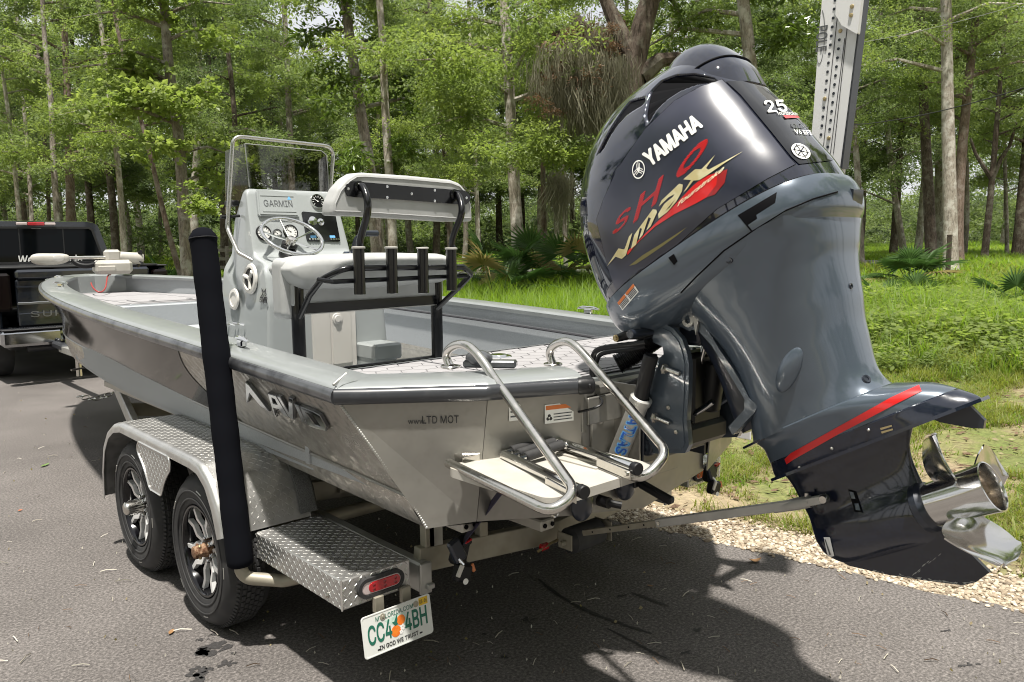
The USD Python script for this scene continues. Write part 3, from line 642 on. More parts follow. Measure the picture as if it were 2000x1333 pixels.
tree('forest_tree', 'pale leaning trunk between the dark trunk and the curved grey tree', [(1806, 350), (1800, 420), (1793, 484)], 15, 36, 'bark_pale', [('mid', 4, 11, 3.2, 13, 15, 1.25)])
tree('forest_tree', 'forked tree with two dark limbs at the right edge', [(1938, 345), (1931, 420), (1924, 490)], 14, 30, 'bark_dark', [('mid', 4.0, 9, 3.2, 14, 16, 1.15)], hgt=8, fork=[[(1937, 350), (1920, 325), (1905, 300), (1895, 270)], [(1938, 350), (1955, 310), (1972, 285), (1985, 240)]])
tree('forest_tree', 'broad dark trunk cut by the right edge beyond the lane', [(2002, 330), (1996, 400), (1988, 486)], 22, 33, 'bark_dark', [('mid', 4, 11, 3.2, 13, 16, 1.2)])
tree('forest_tree', 'thin upright sapling left of the broad trunk at the right edge', [(1963, 330), (1965, 400), (1966, 480)], 8, 35, 'bark_grey', [('mid', 2.6, 9, 2.6, 12, 15, 1.2)])
tree('forest_tree', 'slim dark tree seen under the seat backrest', [(860, 230), (872, 330), (880, 480)], 14, 26, 'bark_dark', [('mid', 3.6, 10, 3, 14, 17, 1.1)])
tree('forest_tree', 'grey tree seen through the middle of the windshield', [(560, 120), (566, 260), (572, 420)], 16, 27, 'bark_grey', [('mid', 4.4, 11, 3, 14, 17, 1.15)])
tree('forest_tree', 'slender tree between the motor and the seat far behind the grass', [(925, 250), (930, 350), (934, 470)], 10, 30, 'bark_pale', [('light', 3.0, 10, 3, 14, 17, 1.15)])

# trees of the far woods: a few shapes, placed again and again
def back_tree(k, seed):
    r = np.random.default_rng(seed); C = np.array([[0, 0, -.3], [r.normal(0, .15), r.normal(0, .15), 3], [r.normal(0, .3), r.normal(0, .3), 7], [r.normal(0, .5), r.normal(0, .5), 13]])
    kind = ['mid', 'dark', 'light'][k % 3]; pts, limbs = boughs(C, [4.2, 3.6, 4.8][k % 3], 12.5, 3.2, 18, 16, seed)
    return C, kind, pts, limbs
cls = []
for k in range(3):
    cp = '/World/back_tree_class_%s' % 'abc'[k]
    stage.CreateClassPrim(cp); LOC[cp] = np.zeros(3)
    C, kind, pts, limbs = back_tree(k, 40+k)
    put(cp, 'trunk', [trunk_mesh(C, .17+.02*k, .06, 10, k)]+[tube([o, mm_, e], [.04, .025, .006], 4, cap=False) for o, mm_, e in limbs], ['bark_grey', 'bark_dark', 'bark_pale'][k], smooth=40)
    clump_cloud(cp+'/crown', kind, pts, 1.35)
    cls.append(cp)
r = np.random.default_rng(5)
def place_back(x, y, label, group, s=None):
    path = '/World/'+numbered('/World', 'woodland_tree'); x_ = UsdGeom.Xform.Define(stage, path)
    x_.AddTranslateOp().Set(Gf.Vec3d(float(x), float(y), hz(x, y))); x_.AddRotateZOp().Set(float(r.uniform(0, 360))); sc = float(s or r.uniform(.8, 1.25)); x_.AddScaleOp().Set(Gf.Vec3f(sc, sc, sc))
    x_.GetPrim().GetReferences().AddInternalReference(Sdf.Path(cls[int(r.integers(0, 3))])); x_.GetPrim().SetInstanceable(True)
    tag(x_.GetPrim(), label, 'tree', group)
for i in range(64):
    px = -120+2240*(i+.5+r.uniform(-.4, .4))/64; d = r.uniform(34, 58)
    p = at((px, 480), d=d)
    if px < 1640 or i % 2: place_back(p[0], p[1], 'one of the many slim trees of the dim woods far behind the boat', 'trees of the far woods')
for i in range(26):                                            # the clearing is ringed by the same woods
    a = math.radians(48+i*264/26+r.uniform(-3, 3)); d = r.uniform(17, 30)
    b = YAW+a-math.radians(0); x, y = EYE[0]+math.sin(b)*d, EYE[1]+math.cos(b)*d
    if abs((np.array([x, y])-EA)@EN+3.3) > 4.6: place_back(x, y, 'one of the slim trees of the woods around the clearing behind the viewer', 'trees around the clearing', r.uniform(1.2, 1.7))
for k in range(9):
    a = YAW+math.radians(180+(k-4)*5.5); d = 34+5*(k % 3); x, y = EYE[0]+math.sin(a)*d, EYE[1]+math.cos(a)*d; place_back(x, y, 'one of the slim trees of the woods around the clearing behind the viewer', 'trees around the clearing', 1.6)
for k in range(8):
    s_ = -26-2.5*(k % 3); q_ = EA+EN*(-11+2.6*k)+ED*s_; place_back(q_[0], q_[1], 'one of the slim trees of the woods around the clearing behind the viewer', 'trees around the clearing', 1.7)
# the deep wood behind reads as one mass
n = 2500; px = r.uniform(-250, 2250, n); dd = r.uniform(44, 95, n); zt = r.random(n)**1.0*14
pts = np.array([at((a, 478), d=b) for a, b in zip(px, dd)]); pts[:, 2] = height(pts[:, 0], pts[:, 1])+zt-.2
keep = (r.random(n) < np.where(zt < 2.2, .75, 1.0)) & ~((px > 1620) & (r.random(n) < np.where(zt < 4.5, .85, .35)))
dp = clump_cloud('/World/deep_woods', 'far', pts[keep], 1.15)
tag(dp, 'dim mass of leaves of the deep woods behind all the trunks', 'woods', None, 'stuff')
# ------------------------------------------------------------------ grass, weeds, palmettos, litter
def tuft(seed, n, H, W, spread, lean=.5, segs=3):
    r = np.random.default_rng(seed); V = []; F = []
    for i in range(n):
        a = r.uniform(0, 6.28); p = np.array([r.normal(0, spread), r.normal(0, spread), 0]); h = H*r.uniform(.45, 1.15); l = lean*r.uniform(.2, 1.3)*h; d = np.array([math.cos(a), math.sin(a), 0]); s = np.array([-d[1], d[0], 0])*W*r.uniform(.7, 1.3)/2; b = len(V)
        for k in range(segs+1):
            t = k/segs; q = p+d*l*t*t+np.array([0, 0, h*(t-.25*t*t*lean)]); w = (1-t**1.6)
            if k < segs: V += [q-s*w, q+s*w]
            else: V += [q]
        for k in range(segs-1): o = b+2*k; F += [[o, o+1, o+3], [o, o+3, o+2]]
        o = b+2*(segs-1); F += [[o, o+1, o+2]]
    return trimesh.Trimesh(np.array(V), np.array(F), process=False)
def weed(seed, n, L, H, R):
    r = np.random.default_rng(seed); V = []; F = []
    for i in range(n):
        a, rad = r.uniform(0, 6.28), R*math.sqrt(r.random()); z = H*r.uniform(.15, 1.0)*(1-.4*rad/R); p = np.array([rad*math.cos(a), rad*math.sin(a), z]); d = unit([math.cos(a+r.normal(0, .8)), math.sin(a+r.normal(0, .8)), r.uniform(-.4, .35)]); s = unit(np.cross(d, [0, 0, 1.0])); s = unit(s+np.array([0, 0, r.normal(0, .35)])); l = L*r.uniform(.6, 1.3); b = len(V)
        V += [p, p+d*l*.4+s*l*.32, p+d*l, p+d*l*.4-s*l*.32]; F += [[b, b+1, b+2], [b, b+2, b+3]]
    for i in range(5):
        a = r.uniform(0, 6.28); e = np.array([R*.6*math.cos(a), R*.6*math.sin(a), H*.9]); s = np.array([-math.sin(a), math.cos(a), 0])*.004; b = len(V); V += [-s, s, e]; F += [[b, b+1, b+2]]
    return trimesh.Trimesh(np.array(V), np.array(F), process=False)
rg = np.random.default_rng(23)
def clear_of(P): return out_dist(P[:, 0], P[:, 1])
def field(n, d0, d1, x0=-200, x1=2250, power=.5):
    """Random points of the ground seen between two depths."""
    d = d0+(d1-d0)*rg.random(n)**power; px = rg.uniform(x0, x1, n); P = np.array([at((a, 478.), d=b) for a, b in zip(px, d)]); P[:, 2] = height(P[:, 0], P[:, 1]); return P, d, px
def patch(P, sc, seed): return meshkit.fbm(np.column_stack([P[:, :2]*sc, np.zeros(len(P))]), 4, seed)
# short lawn between gravel and weeds, thin where the soil shows
P, d, px = field(90000, 3.2, 13.5, 1100, 2300, .62); t = clear_of(P); pz = patch(P, .75, 31)*.55+patch(P, 2.8, 32)*.45
keep = (t > .34+.22*patch(P, 1.5, 33)) & (rg.random(len(P)) < np.clip((pz-.485+.05*sstep(t, 3.2, 6))*6.5, .02, .55)); P, d, t, pz = P[keep], d[keep], t[keep], pz[keep]
sc = (.45+.9*np.clip(pz-.35, 0, .4)/.3+.22*sstep(t, 3.5, 7))*rg.uniform(.7, 1.3, len(P)); ids = np.where(rg.random(len(P)) < .34, 3, rg.integers(0, 3, len(P)))
gp = scatter('/World/lawn_grass', [(tuft(1, 13, .10, .0065, .035, .8), 'grass_blade'), (tuft(2, 13, .09, .006, .04, 1.0), 'grass_blade'), (tuft(3, 12, .075, .008, .045, 1.2), 'grass_lush'), (tuft(4, 10, .07, .004, .05, 1.6), 'grass_dry')], P-[0, 0, .006], quat_z(rg.uniform(0, 6.28, len(P))), sc, ids)
tag(gp, 'patchy short grass between the gravel and the weeds on the right', 'grass', None, 'stuff')
# dead leaves and twigs lying in it
P, d, px = field(5200, 3.2, 12, 1150, 2250, .6); t = clear_of(P); P = P[t > .3]
def flake(seed, L): 
    r = np.random.default_rng(seed); return trimesh.Trimesh(np.array([[-L, 0, .004], [0, L*.35, .012], [L, 0, .006], [0, -L*.35, .0], ]), [[0, 1, 2], [0, 2, 3]], process=False)
def twig(seed, L):
    r = np.random.default_rng(seed); return tube([np.array([-L, 0, .004]), np.array([-.2*L, r.normal(0, .1)*L, .008]), np.array([L, r.normal(0, .15)*L, .004])], .0016, 3, cap=False)
gp = scatter('/World/fallen_leaves', [(flake(1, .03), 'leaf_dead'), (flake(2, .022), 'grass_dry'), (twig(3, .07), 'leaf_dead')], P+[0, 0, .012], quat_z(rg.uniform(0, 6.28, len(P)), rg.uniform(-.3, .3, len(P)), rg.uniform(0, 6.28, len(P))), rg.uniform(.6, 1.4, len(P)), rg.integers(0, 3, len(P)))
tag(gp, 'dry fallen leaves and twigs scattered over the grass', 'leaves', None, 'stuff')
# weeds and tall grass behind the lawn
P, d, px = field(15000, 8.5, 21, 1250, 2350, .75); t = clear_of(P); pz = patch(P, .5, 41); keep = (t > 5.2+1.6*(patch(P, .8, 42)-.5)*2) & (rg.random(len(P)) < np.clip((pz-.28)*4, .1, 1)); keep &= ~((d > 15.5) & (px > 1300) & (rg.random(len(P)) < .65)); P, d, t = P[keep], d[keep], t[keep]
grow = sstep(t, 4.2, 8.0); ids = rg.choice(5, len(P), p=[.22, .22, .16, .25, .15])
gp = scatter('/World/weeds', [(weed(1, 60, .055, .34, .20), 'weed_leaf'), (weed(2, 54, .065, .40, .22), 'weed_leaf'), (weed(3, 40, .09, .5, .22), 'leaf_light'), (tuft(5, 22, .55, .011, .07, .7, 4), 'grass_lush'), (tuft(6, 18, .45, .010, .08, .9, 4), 'grass_blade')], P, quat_z(rg.uniform(0, 6.28, len(P))), (.45+.62*grow)*(1-.5*sstep(d, 14.5, 18))*rg.uniform(.7, 1.3, len(P)), ids)
tag(gp, 'rank weeds and tall grass beyond the lawn at the right', 'weeds', None, 'stuff')
P, d, px = field(7000, 11.5, 19, 830, 1290, .8); t = clear_of(P); keep = t > 5.0; P, d = P[keep], d[keep]
gp = scatter('/World/tall_grass', [(tuft(7, 22, .95, .013, .07, .65, 5), 'grass_lush'), (tuft(8, 22, .85, .012, .08, .9, 5), 'grass_lush'), (tuft(9, 16, .70, .012, .08, 1.1, 4), 'grass_blade'), (weed(4, 50, .07, .45, .22), 'weed_leaf')], P, quat_z(rg.uniform(0, 6.28, len(P))), rg.uniform(.55, 1.1, len(P)), rg.choice(4, len(P), p=[.4, .3, .2, .1]))
tag(gp, 'tall lush grass growing behind the far gunwale of the boat', 'grass', None, 'stuff')
# lawn and rough growth further off
P, d, px = field(26000, 17, 62, -200, 2250, .8); t = clear_of(P); w_ = (P[:, :2]-RA)@rn_; keep = (t > 1) & (np.abs(w_) > 1.75); P, d = P[keep], d[keep]
gp = scatter('/World/far_grass', [(tuft(10, 34, .26, .03, .24, .8, 2), 'grass_lush'), (tuft(11, 34, .22, .03, .26, 1.0, 2), 'grass_blade')], P-[0, 0, .02], quat_z(rg.uniform(0, 6.28, len(P))), rg.uniform(.6, 1.2, len(P))*(1+d/60), rg.integers(0, 2, len(P)))
tag(gp, 'rough grass under the trees of the woods', 'grass', None, 'stuff')
# bushes of the woods' floor that close the view between the trunks
P, d, px = field(2300, 46, 95, -300, 2300, .85); hide = ((px > 1640) & (d < 60)) | ((px > 190) & (px < 560) & (d < 78)); P, d = P[~hide], d[~hide]; n = len(P); P[:, 2] += rg.random(n)**1.2*(1.2+4.0*sstep(d, 50, 75))
gp = scatter('/World/forest_understory', CL['far'], P, quat_z(rg.uniform(0, 6.28, n), rg.uniform(-.5, .5, n), rg.uniform(0, 6.28, n)), rg.uniform(.7, 1.3, n), rg.integers(0, 2, n))
tag(gp, 'dark bushes and saplings of the forest floor between the trunks', 'undergrowth', None, 'stuff')
P, d, px = field(1500, 88, 125, -500, 2500, 1.0); n = len(P); P[:, 2] += rg.random(n)*5.5
gp = scatter('/World/far_thicket', CL['far'], P, quat_z(rg.uniform(0, 6.28, n)), rg.uniform(1.6, 2.6, n), rg.integers(0, 2, n))
tag(gp, 'far dark thicket that closes the view through the woods', 'woods', None, 'stuff')
# litter on the driveway
leaf_mat('litter_pale', (0.40, 0.37, 0.30), (0.55, 0.52, 0.45), 0.1, 0.8)
n = 750; pp_ = np.array([at((rg.uniform(-50, 2050), rg.uniform(760, 1333)), z=0.0) for _ in range(n)]); pp_ = pp_[out_dist(pp_[:, 0], pp_[:, 1]) < -.02]; n = len(pp_)
gp = scatter('/World/driveway_litter', [(flake(5, .008), 'grass_dry'), (flake(6, .005), 'palm_dry'), (twig(7, .026), 'litter_pale'), (twig(8, .020), 'leaf_dead'), (flake(9, .0035), 'litter_pale')], pp_+[0, 0, .003], quat_z(rg.uniform(0, 6.28, n), rg.uniform(-.12, .12, n), rg.uniform(0, 6.28, n)), rg.uniform(.6, 1.5, n), rg.choice(5, n, p=[.08, .12, .22, .2, .38]))
tag(gp, 'tiny twigs and leaf bits scattered over the asphalt', 'litter', None, 'stuff')
mat('green_leaf', (0.12, 0.20, 0.05), 0.5); mat('brown_leaf', (0.24, 0.13, 0.055), 0.6); mat('orange_leaf', (0.42, 0.13, 0.05), 0.6)
def lying_leaf(label, px, L, W, ang, m_, curl=.3):
    p = at(px, z=0.0); V = []; ca, sa_ = math.cos(ang), math.sin(ang); N_ = 9
    for k in range(N_):
        t = k/(N_-1); w = W*math.sin(pi*min(t*1.02, 1))**.8*.5; z0 = .005+curl*L*(t-.5)**2
        for q_ in (-1, 0, 1): x, y = (t-.5)*L, q_*w; V.append([p[0]+x*ca-y*sa_, p[1]+x*sa_+y*ca, z0+abs(q_)*w*.35])
    G = np.array(V).reshape(N_, 3, 3); tag(stage.GetPrimAtPath(put(None, 'fallen_leaf', solidify(loft(G, wrap=False), .0006), m_, smooth=50)), label, 'leaf')
lying_leaf('green fallen sprig on the asphalt left of the fender', (88, 911), .11, .03, .75, 'green_leaf')
lying_leaf('small orange leaf lying on the asphalt at the left', (40, 999), .03, .022, .3, 'orange_leaf')
lying_leaf('pale brown leaf lying in front of the rear tyre', (335, 1237), .05, .022, .9, 'brown_leaf', .2)
lying_leaf('curled brown leaf at the edge of the gravel', (1474, 1099), .075, .035, -.6, 'brown_leaf', 1.1)
lying_leaf('single brown leaf in the shade under the motor', (1270, 1147), .035, .014, 1.9, 'brown_leaf', .4)
# palmettos
def fan(seed, R, dry=False):
    r = np.random.default_rng(seed); V = []; F = []; nb = 22
    for k in range(nb):
        a = math.radians(-118+236*k/(nb-1)); l = R*(.8+.2*math.cos(a*.6))*r.uniform(.9, 1.06); d = np.array([math.cos(a), math.sin(a), 0]); s = np.array([-d[1], d[0], 0]); w = R*.050; b = len(V)
        V += [np.zeros(3), d*l*.45+s*w+[0, 0, .02], d*l*.45-s*w+[0, 0, .02], d*l*.45+[0, 0, -.015], d*l+np.array([0, 0, -.16*l*r.uniform(.4, 1.4)])]; F += [[b, b+1, b+3], [b, b+3, b+2], [b+3, b+1, b+4], [b+2, b+3, b+4]]
    return trimesh.Trimesh(np.array(V), np.array(F), process=False)
def palmetto(label, px, d, n, stem, R, seed, cat='palmetto', dry=.12):
    r = np.random.default_rng(seed); p = at((px, 478), d=d); p[2] = hz(p[0], p[1]); t = thing('palmetto', label, cat, p)
    for k in range(n):
        a = 2*pi*k/n+r.uniform(-.35, .35); el = r.uniform(.25, 1.35); L = stem*r.uniform(.7, 1.2); d_ = np.array([math.cos(a)*math.cos(el), math.sin(a)*math.cos(el), math.sin(el)]); tip = p+d_*L+np.array([0, 0, .05]); mid_ = p+d_*L*.5+np.array([0, 0, .08])
        fd = unit(d_+np.array([0, 0, -.35])); s_ = unit(np.cross([0, 0, 1.0], fd)); n_ = np.cross(fd, s_); dr_ = r.random() < dry
        put(t, 'leaf', [xf(fan(int(r.integers(1, 99)), R*r.uniform(.8, 1.15)), basis(tip, fd, s_, n_)), tube([p, mid_, tip], [.012, .009, .006], 5, cap=False)], 'palm_dry' if dr_ else 'palm_leaf', smooth=False)
palmetto('tall palmetto left of the leaning pale tree', 972, 15.5, 11, 1.15, .62, 1)
palmetto('palmetto with upright fans between the two trunks behind the grass', 1048, 16.5, 12, 1.35, .66, 2)
palmetto('drooping dark palmetto just left of the motor', 1112, 16, 12, 1.2, .62, 3)
palmetto('low yellowing palmetto close behind the far gunwale', 940, 11.8, 8, .45, .5, 4, dry=.7)
palmetto('round palmetto clump at the lane right of the motor', 1778, 19.5, 15, .75, .60, 5)
palmetto('small palmetto low in the weeds right of the motor', 1722, 14.5, 9, .35, .42, 6)
palmetto('small spiky palmetto beside the clump in the weeds', 1790, 15.0, 8, .35, .40, 7)
palmetto('palmetto at the right edge beyond the weeds', 1985, 13.5, 8, .6, .45, 8)
palmetto('palmetto below the windshield left of the tree trunks', 318, 26, 10, .8, .6, 9)
# wooden post, board fence, overhead wires
mat('wood_dark', (0.055, 0.040, 0.030), 0.85, noise=(20, (0.10, 0.075, 0.055), 0.4, 0.65)); mat('wood_grey', (0.20, 0.18, 0.16), 0.85, noise=(12, (0.28, 0.25, 0.22), 0.4, 0.65)); mat('wire_black', (0.012, 0.012, 0.013), 0.6); mat('wire_grey', (0.25, 0.25, 0.24), 0.5)
q = at((1853, 500), d=20.5); zq = hz(q[0], q[1]); tag(stage.GetPrimAtPath(put(None, 'wooden_post', [cbox((.10, .10, 1.25), .012, (q[0], q[1], zq+.55)), cbox((.105, .105, .04), .012, (q[0], q[1], zq+1.18))], 'wood_dark')), 'short dark wooden post at the foot of the tall pale tree', 'post')
fa, fb = at((405, 470), d=38), at((560, 470), d=36); fe_ = thing('board_fence', 'weathered board fence behind the console at the edge of the woods', 'fence', (fa[0], fa[1], hz(fa[0], fa[1])))
fdv = fb-fa; nbay = 4
for k in range(nbay+1):
    p = fa+fdv*k/nbay; zg = hz(p[0], p[1]); put(fe_, 'fence_post', cbox((.14, .14, 1.5), .015, (p[0], p[1], zg+.7)), 'wood_grey')
    if k < nbay:
        p2 = fa+fdv*(k+1)/nbay; zg2 = hz(p2[0], p2[1])
        for hh in (.45, .85, 1.25): put(fe_, 'fence_board', bar((p[0], p[1], zg+hh), (p2[0], p2[1], zg2+hh), .03, .15, .006), 'wood_grey')
def wire(label, p0, p1, d0, d1, sag, r_, m_):
    a, b = at(p0, d=d0), at(p1, d=d1); P = [a+(b-a)*t-np.array([0, 0, sag*4*t*(1-t)]) for t in np.linspace(-.15, 1.6, 50)]
    tag(stage.GetPrimAtPath(put(None, 'overhead_wire', tube(P, r_, 5), m_)), label, 'wire')
wire('thick black cable crossing behind the anchor pole at the right', (1655, 245), (2000, 172), 21, 14, .12, .011, 'wire_black')
wire('thin pale wire slanting up across the top right trees', (1690, 82), (1990, 10), 20, 15, .05, .006, 'wire_grey')
# ------------------------------------------------------------------ the boat
boat = thing('boat', 'grey aluminium bay boat with a centre console strapped on its trailer', 'boat', (0, 2.0, 0.5))
YS = np.array([-1.10, -0.3, 0.6, 1.5, 2.4, 3.2, 4.0, 4.8, 5.4, 5.9, 6.2, 6.38])
GX = PchipInterpolator(YS, [1.175, 1.180, 1.180, 1.165, 1.115, 1.04, .925, .765, .60, .41, .22, .0])
GZ = PchipInterpolator(YS, [1.205, 1.238, 1.272, 1.300, 1.325, 1.345, 1.362, 1.376, 1.385, 1.392, 1.396, 1.398])
YK = np.array([-1.24, -0.3, 0.6, 1.5, 2.4, 3.2, 4.0, 4.7, 5.2, 5.6, 5.85, 6.0])
KX = PchipInterpolator(YK, [.985, .985, .98, .955, .90, .84, .765, .63, .49, .33, .18, .0])
KZ = PchipInterpolator(YK, [.82, .855, .885, .908, .925, .937, .948, .958, .966, .975, .982, .988])
YE = np.array([-1.285, -0.3, 0.6, 1.5, 2.4, 3.2, 4.0, 4.6, 5.0, 5.3, 5.55, 5.7])
EX = PchipInterpolator(YE, [.94, .95, .950, .935, .885, .825, .725, .60, .475, .33, .17, .0])
EZ = PchipInterpolator(YE, [.705, .735, .758, .772, .776, .768, .760, .762, .770, .782, .795, .81])
YB = np.array([-1.45, -0.3, 0.6, 1.5, 2.4, 3.2, 4.0, 4.6, 5.0, 5.3, 5.5, 5.6])
BZ = PchipInterpolator(YB, [.60, .588, .582, .58, .585, .60, .62, .655, .69, .735, .77, .795])
def gpt(t, sd=-1, dx=0, dz=0): y = YS[0]+(YS[-1]-YS[0])*t; return np.array([sd*max(float(GX(y))+dx, 0), y, float(GZ(y))+dz])
def kpt(t, sd=-1): y = YK[0]+(YK[-1]-YK[0])*t; return np.array([sd*float(KX(y)), y, float(KZ(y))])
def ept(t, sd=-1): y = YE[0]+(YE[-1]-YE[0])*t; return np.array([sd*float(EX(y)), y, float(EZ(y))])
def bpt(t, sd=-1): y = YB[0]+(YB[-1]-YB[0])*t; return np.array([0, y, float(BZ(y))])
TT = np.concatenate([np.linspace(0, .8, 50), np.linspace(.81, 1, 30)])
def side(sd, t, s):
    """Point of the topside: s = 0 at the chine, 1 at the gunwale; a little flare towards the bow."""
    a, b = kpt(t, sd), gpt(t, sd, dx=-.012, dz=-.045); p = a*(1-s)+b*s
    p[0] -= sd*0.10*math.sin(pi*s)*sstep(t, .45, .95)*(.6)
    return p
def strip(f, us, vs, flip):
    mm = loft(np.array([[f(t, s) for s in vs] for t in us]), wrap=False)
    if flip: mm.invert()
    return mm
for sd in (-1, 1):
    hs = strip(lambda t, s: side(sd, t, s), TT, np.linspace(0, 1, 9), sd > 0)
    put(boat, 'hull_side', hs, 'alu_side', smooth=True, label='port side of the hull, swirled bare aluminium' if sd < 0 else None)
    st = strip(lambda t, s: kpt(t, sd)*(s)+ept(t, sd)*(1-s)+np.array([sd*.012*math.sin(pi*s), 0, 0]), TT, np.linspace(0, 1, 5), sd > 0)
    put(boat, 'chine_strake', st, 'alu_side', smooth=True)
    put(boat, 'chine_edge', tube([kpt(t, sd)+np.array([sd*.004, 0, .0]) for t in TT], .006, 6), 'alu_paint')
    bt = strip(lambda t, s: ept(t, sd)*(s)+bpt(t, sd)*(1-s), TT, np.linspace(0, 1, 4), sd > 0)
    put(boat, 'hull_bottom', bt, 'alu_paint', smooth=True)
# the polished dark forward panel with its swept aft edge (port)
def wrap_end(s): return .182+.028*math.sin(pi*s)+.012*s       # runs further aft near the chine
us = np.linspace(0, 1, 60); vs = np.linspace(0.015, .985, 14)
wp = loft(np.array([[side(-1, wrap_end(s)+(0.985-wrap_end(s))*u, s)+np.array([-.0035, 0, 0]) for s in vs] for u in us]), wrap=False)
put(boat, 'dark_bow_panel', wp, 'side_dark', smooth=True, label='dark polished panel with a swept aft edge')
# stern: chamfered corner plates, transom, lower transom
CH = [np.array([1.175, -1.095]), np.array([.775, -1.425]), np.array([.42, -1.545])]
def stern_plate(sd, a, b, za, zb, zl_a, zl_b):
    A, B = np.array([sd*a[0], a[1]]), np.array([sd*b[0], b[1]]); V = []
    pts = [[*A, za], [*B, zb], [*B, zl_b], [*A, zl_a]]
    return np.array(pts)
for sd in (-1, 1):
    k, e = kpt(0, sd), ept(0, sd); g0 = np.array([sd*1.163, -1.098, 1.16])
    f1, f2 = np.array([sd*.775, -1.425, 1.165]), np.array([sd*.80, -1.385, .722])
    pts = np.array([g0, f1, f2, e, k])
    mm = trimesh.Trimesh(pts, [[0, 3, 4], [0, 2, 3], [0, 1, 2]], process=False)
    if sd > 0: mm.invert()
    mm = solidify(mm, .006); put(boat, 'corner_plate', mm, 'alu_paint', smooth=False, label='chamfered port stern plate' if sd < 0 else None)
    t1, t2 = np.array([sd*.42, -1.545, 1.165]), np.array([sd*.42, -1.505, .682])
    nt = np.array([sd*.30, -1.5, 1.0]); nb = np.array([sd*.30, -1.50, .585])
    mm = trimesh.Trimesh(np.array([f1, t1, t2, f2]), [[0, 2, 3], [0, 1, 2]], process=False)
    if sd > 0: mm.invert()
    put(boat, 'transom_panel', solidify(mm, .006), 'alu_paint', smooth=False)
    # weld bead down the seam
    wb = []
    for a, b in ((g0, k), (k, e)):
        n_ = int(np.linalg.norm(b-a)/.009)
        for i in range(n_): wb.append(ball(a+(b-a)*(i+.5)/n_+np.array([sd*.002, -.003, 0]), .0062, (1, 1, 1.0), 1))
    put(boat, 'weld_bead', cat_(wb), 'alu_frame', kind='stuff')
ctr = trimesh.Trimesh(np.array([[-.42, -1.49, 1.125], [.42, -1.49, 1.125], [.42, -1.49, .678], [0, -1.49, .605], [-.42, -1.49, .678]]), [[0, 4, 3], [0, 3, 1], [1, 3, 2]], process=False)
put(boat, 'transom_plate', solidify(ctr, .05), 'alu_paint', smooth=False)
for sd in (-1, 1):
    put(boat, 'transom_notch_cheek', box2((sd*.40, -1.545, 1.0), (sd*.425, -1.40, 1.165), .003), 'alu_paint')
put(boat, 'transom_cap', [cbox((.82, .075, .04), .008, (0, -1.475, 1.135)), cbox((.80, .012, .10), .003, (0, -1.545, 1.075))], 'alu_paint')

# gunwale: a broad rounded band with the rub rail under its outer edge
INW = .205
def inner(y, sd): return sd*max(float(GX(y))-INW*(1 if y < 5 else (1-.3*(y-5))), 0.0)
ys = np.concatenate([np.linspace(-1.10, 4.6, 70), np.linspace(4.68, 6.38, 50)])
path = [np.array([-float(GX(y)), y, float(GZ(y))]) for y in ys]+[np.array([float(GX(y)), y, float(GZ(y))]) for y in ys[::-1][1:]]
path = np.array(path)
def gun_rings(P, inw, flip=1):
    T = np.gradient(P, axis=0); T[:, 2] = 0; T /= np.linalg.norm(T, axis=1)[:, None]; N = np.stack([T[:, 1], -T[:, 0], 0*T[:, 0]], 1)*flip   # inward
    prof = [(0.0, -.030), (0.002, -.012), (.010, .0), (.028, .010), (.07, .017), (.12, .018), (.17, .016), (inw-.012, .012), (inw, .002), (inw, -.022), (inw-.02, -.024), (.02, -.034)]
    return [np.array([P[i]+N[i]*a+np.array([0, 0, b]) for a, b in prof]) for i in range(len(P))]
def limited(P, R0):
    return R0
G_ = gun_rings(path, INW)
# keep the inner edge from folding at the blunt bow
for i in range(len(path)):
    c = G_[i]
    if path[i][1] > 5.3:
        lim = 6.02 if abs(path[i][0]) < .5 else 6.1
        c[:, 1] = np.where((c[:, 1] < path[i][1]) & (np.arange(len(c)) > 2), c[:, 1], c[:, 1])
put(boat, 'gunwale', loft(G_, wrap=True, caps=True), 'gun_paint', smooth=50, label='broad grey gunwale cap running round the bow')
rail = path.copy(); rail[:, 2] -= .028
def rail_rings(P, w=.018, h=.026):
    T = np.gradient(P, axis=0); T /= np.linalg.norm(T, axis=1)[:, None]; N = np.stack([-T[:, 1], T[:, 0], 0*T[:, 0]], 1); N /= np.linalg.norm(N, axis=1)[:, None]
    ph = np.arange(12)*2*pi/12
    return [np.array([P[i]+N[i]*(w*math.cos(a))+np.array([0, 0, h*math.sin(a)]) for a in ph]) for i in range(len(P))]
put(boat, 'rub_rail', loft(rail_rings(rail), wrap=True, caps=True), 'rub_chrome', smooth=60, label='scuffed bright rub rail along the sides')
for sd in (-1, 1):
    cp = np.array(fillet([(sd*1.178, -1.10, 1.205), (sd*.78, -1.435, 1.21), (sd*.455, -1.575, 1.21)], .05, 5))
    sp = np.array([cp[0]+(cp[1]-cp[0])*k for k in np.linspace(0, 1, 6)][:-1]+list(cp[1:]))
    put(boat, 'gunwale_stern', loft(gun_rings(sp, .22, -sd*1.0 if False else (1 if sd > 0 else -1)), wrap=True, caps=True) if False else loft([r_ for r_ in gun_rings(sp, .24, 1 if sd > 0 else -1)], wrap=True, caps=True), 'gun_paint', smooth=50)
    s2 = sp.copy(); s2[:, 2] -= .028
    put(boat, 'rub_rail', loft(rail_rings(s2, .022, .028), wrap=True, caps=True), 'rub_dark', smooth=60, label='black rubber rub rail at the stern corner')
    put(boat, 'rail_end_cap', [lathe([(.001, -.03), (.024, -.028), (.031, -.015), (.031, .03), (.028, .035)], s2[-1], s2[-1]-s2[-2], 18, cap=True), ball(s2[-1]+np.array([sd*.0, -.032, .004]), .008)], 'plastic_black')
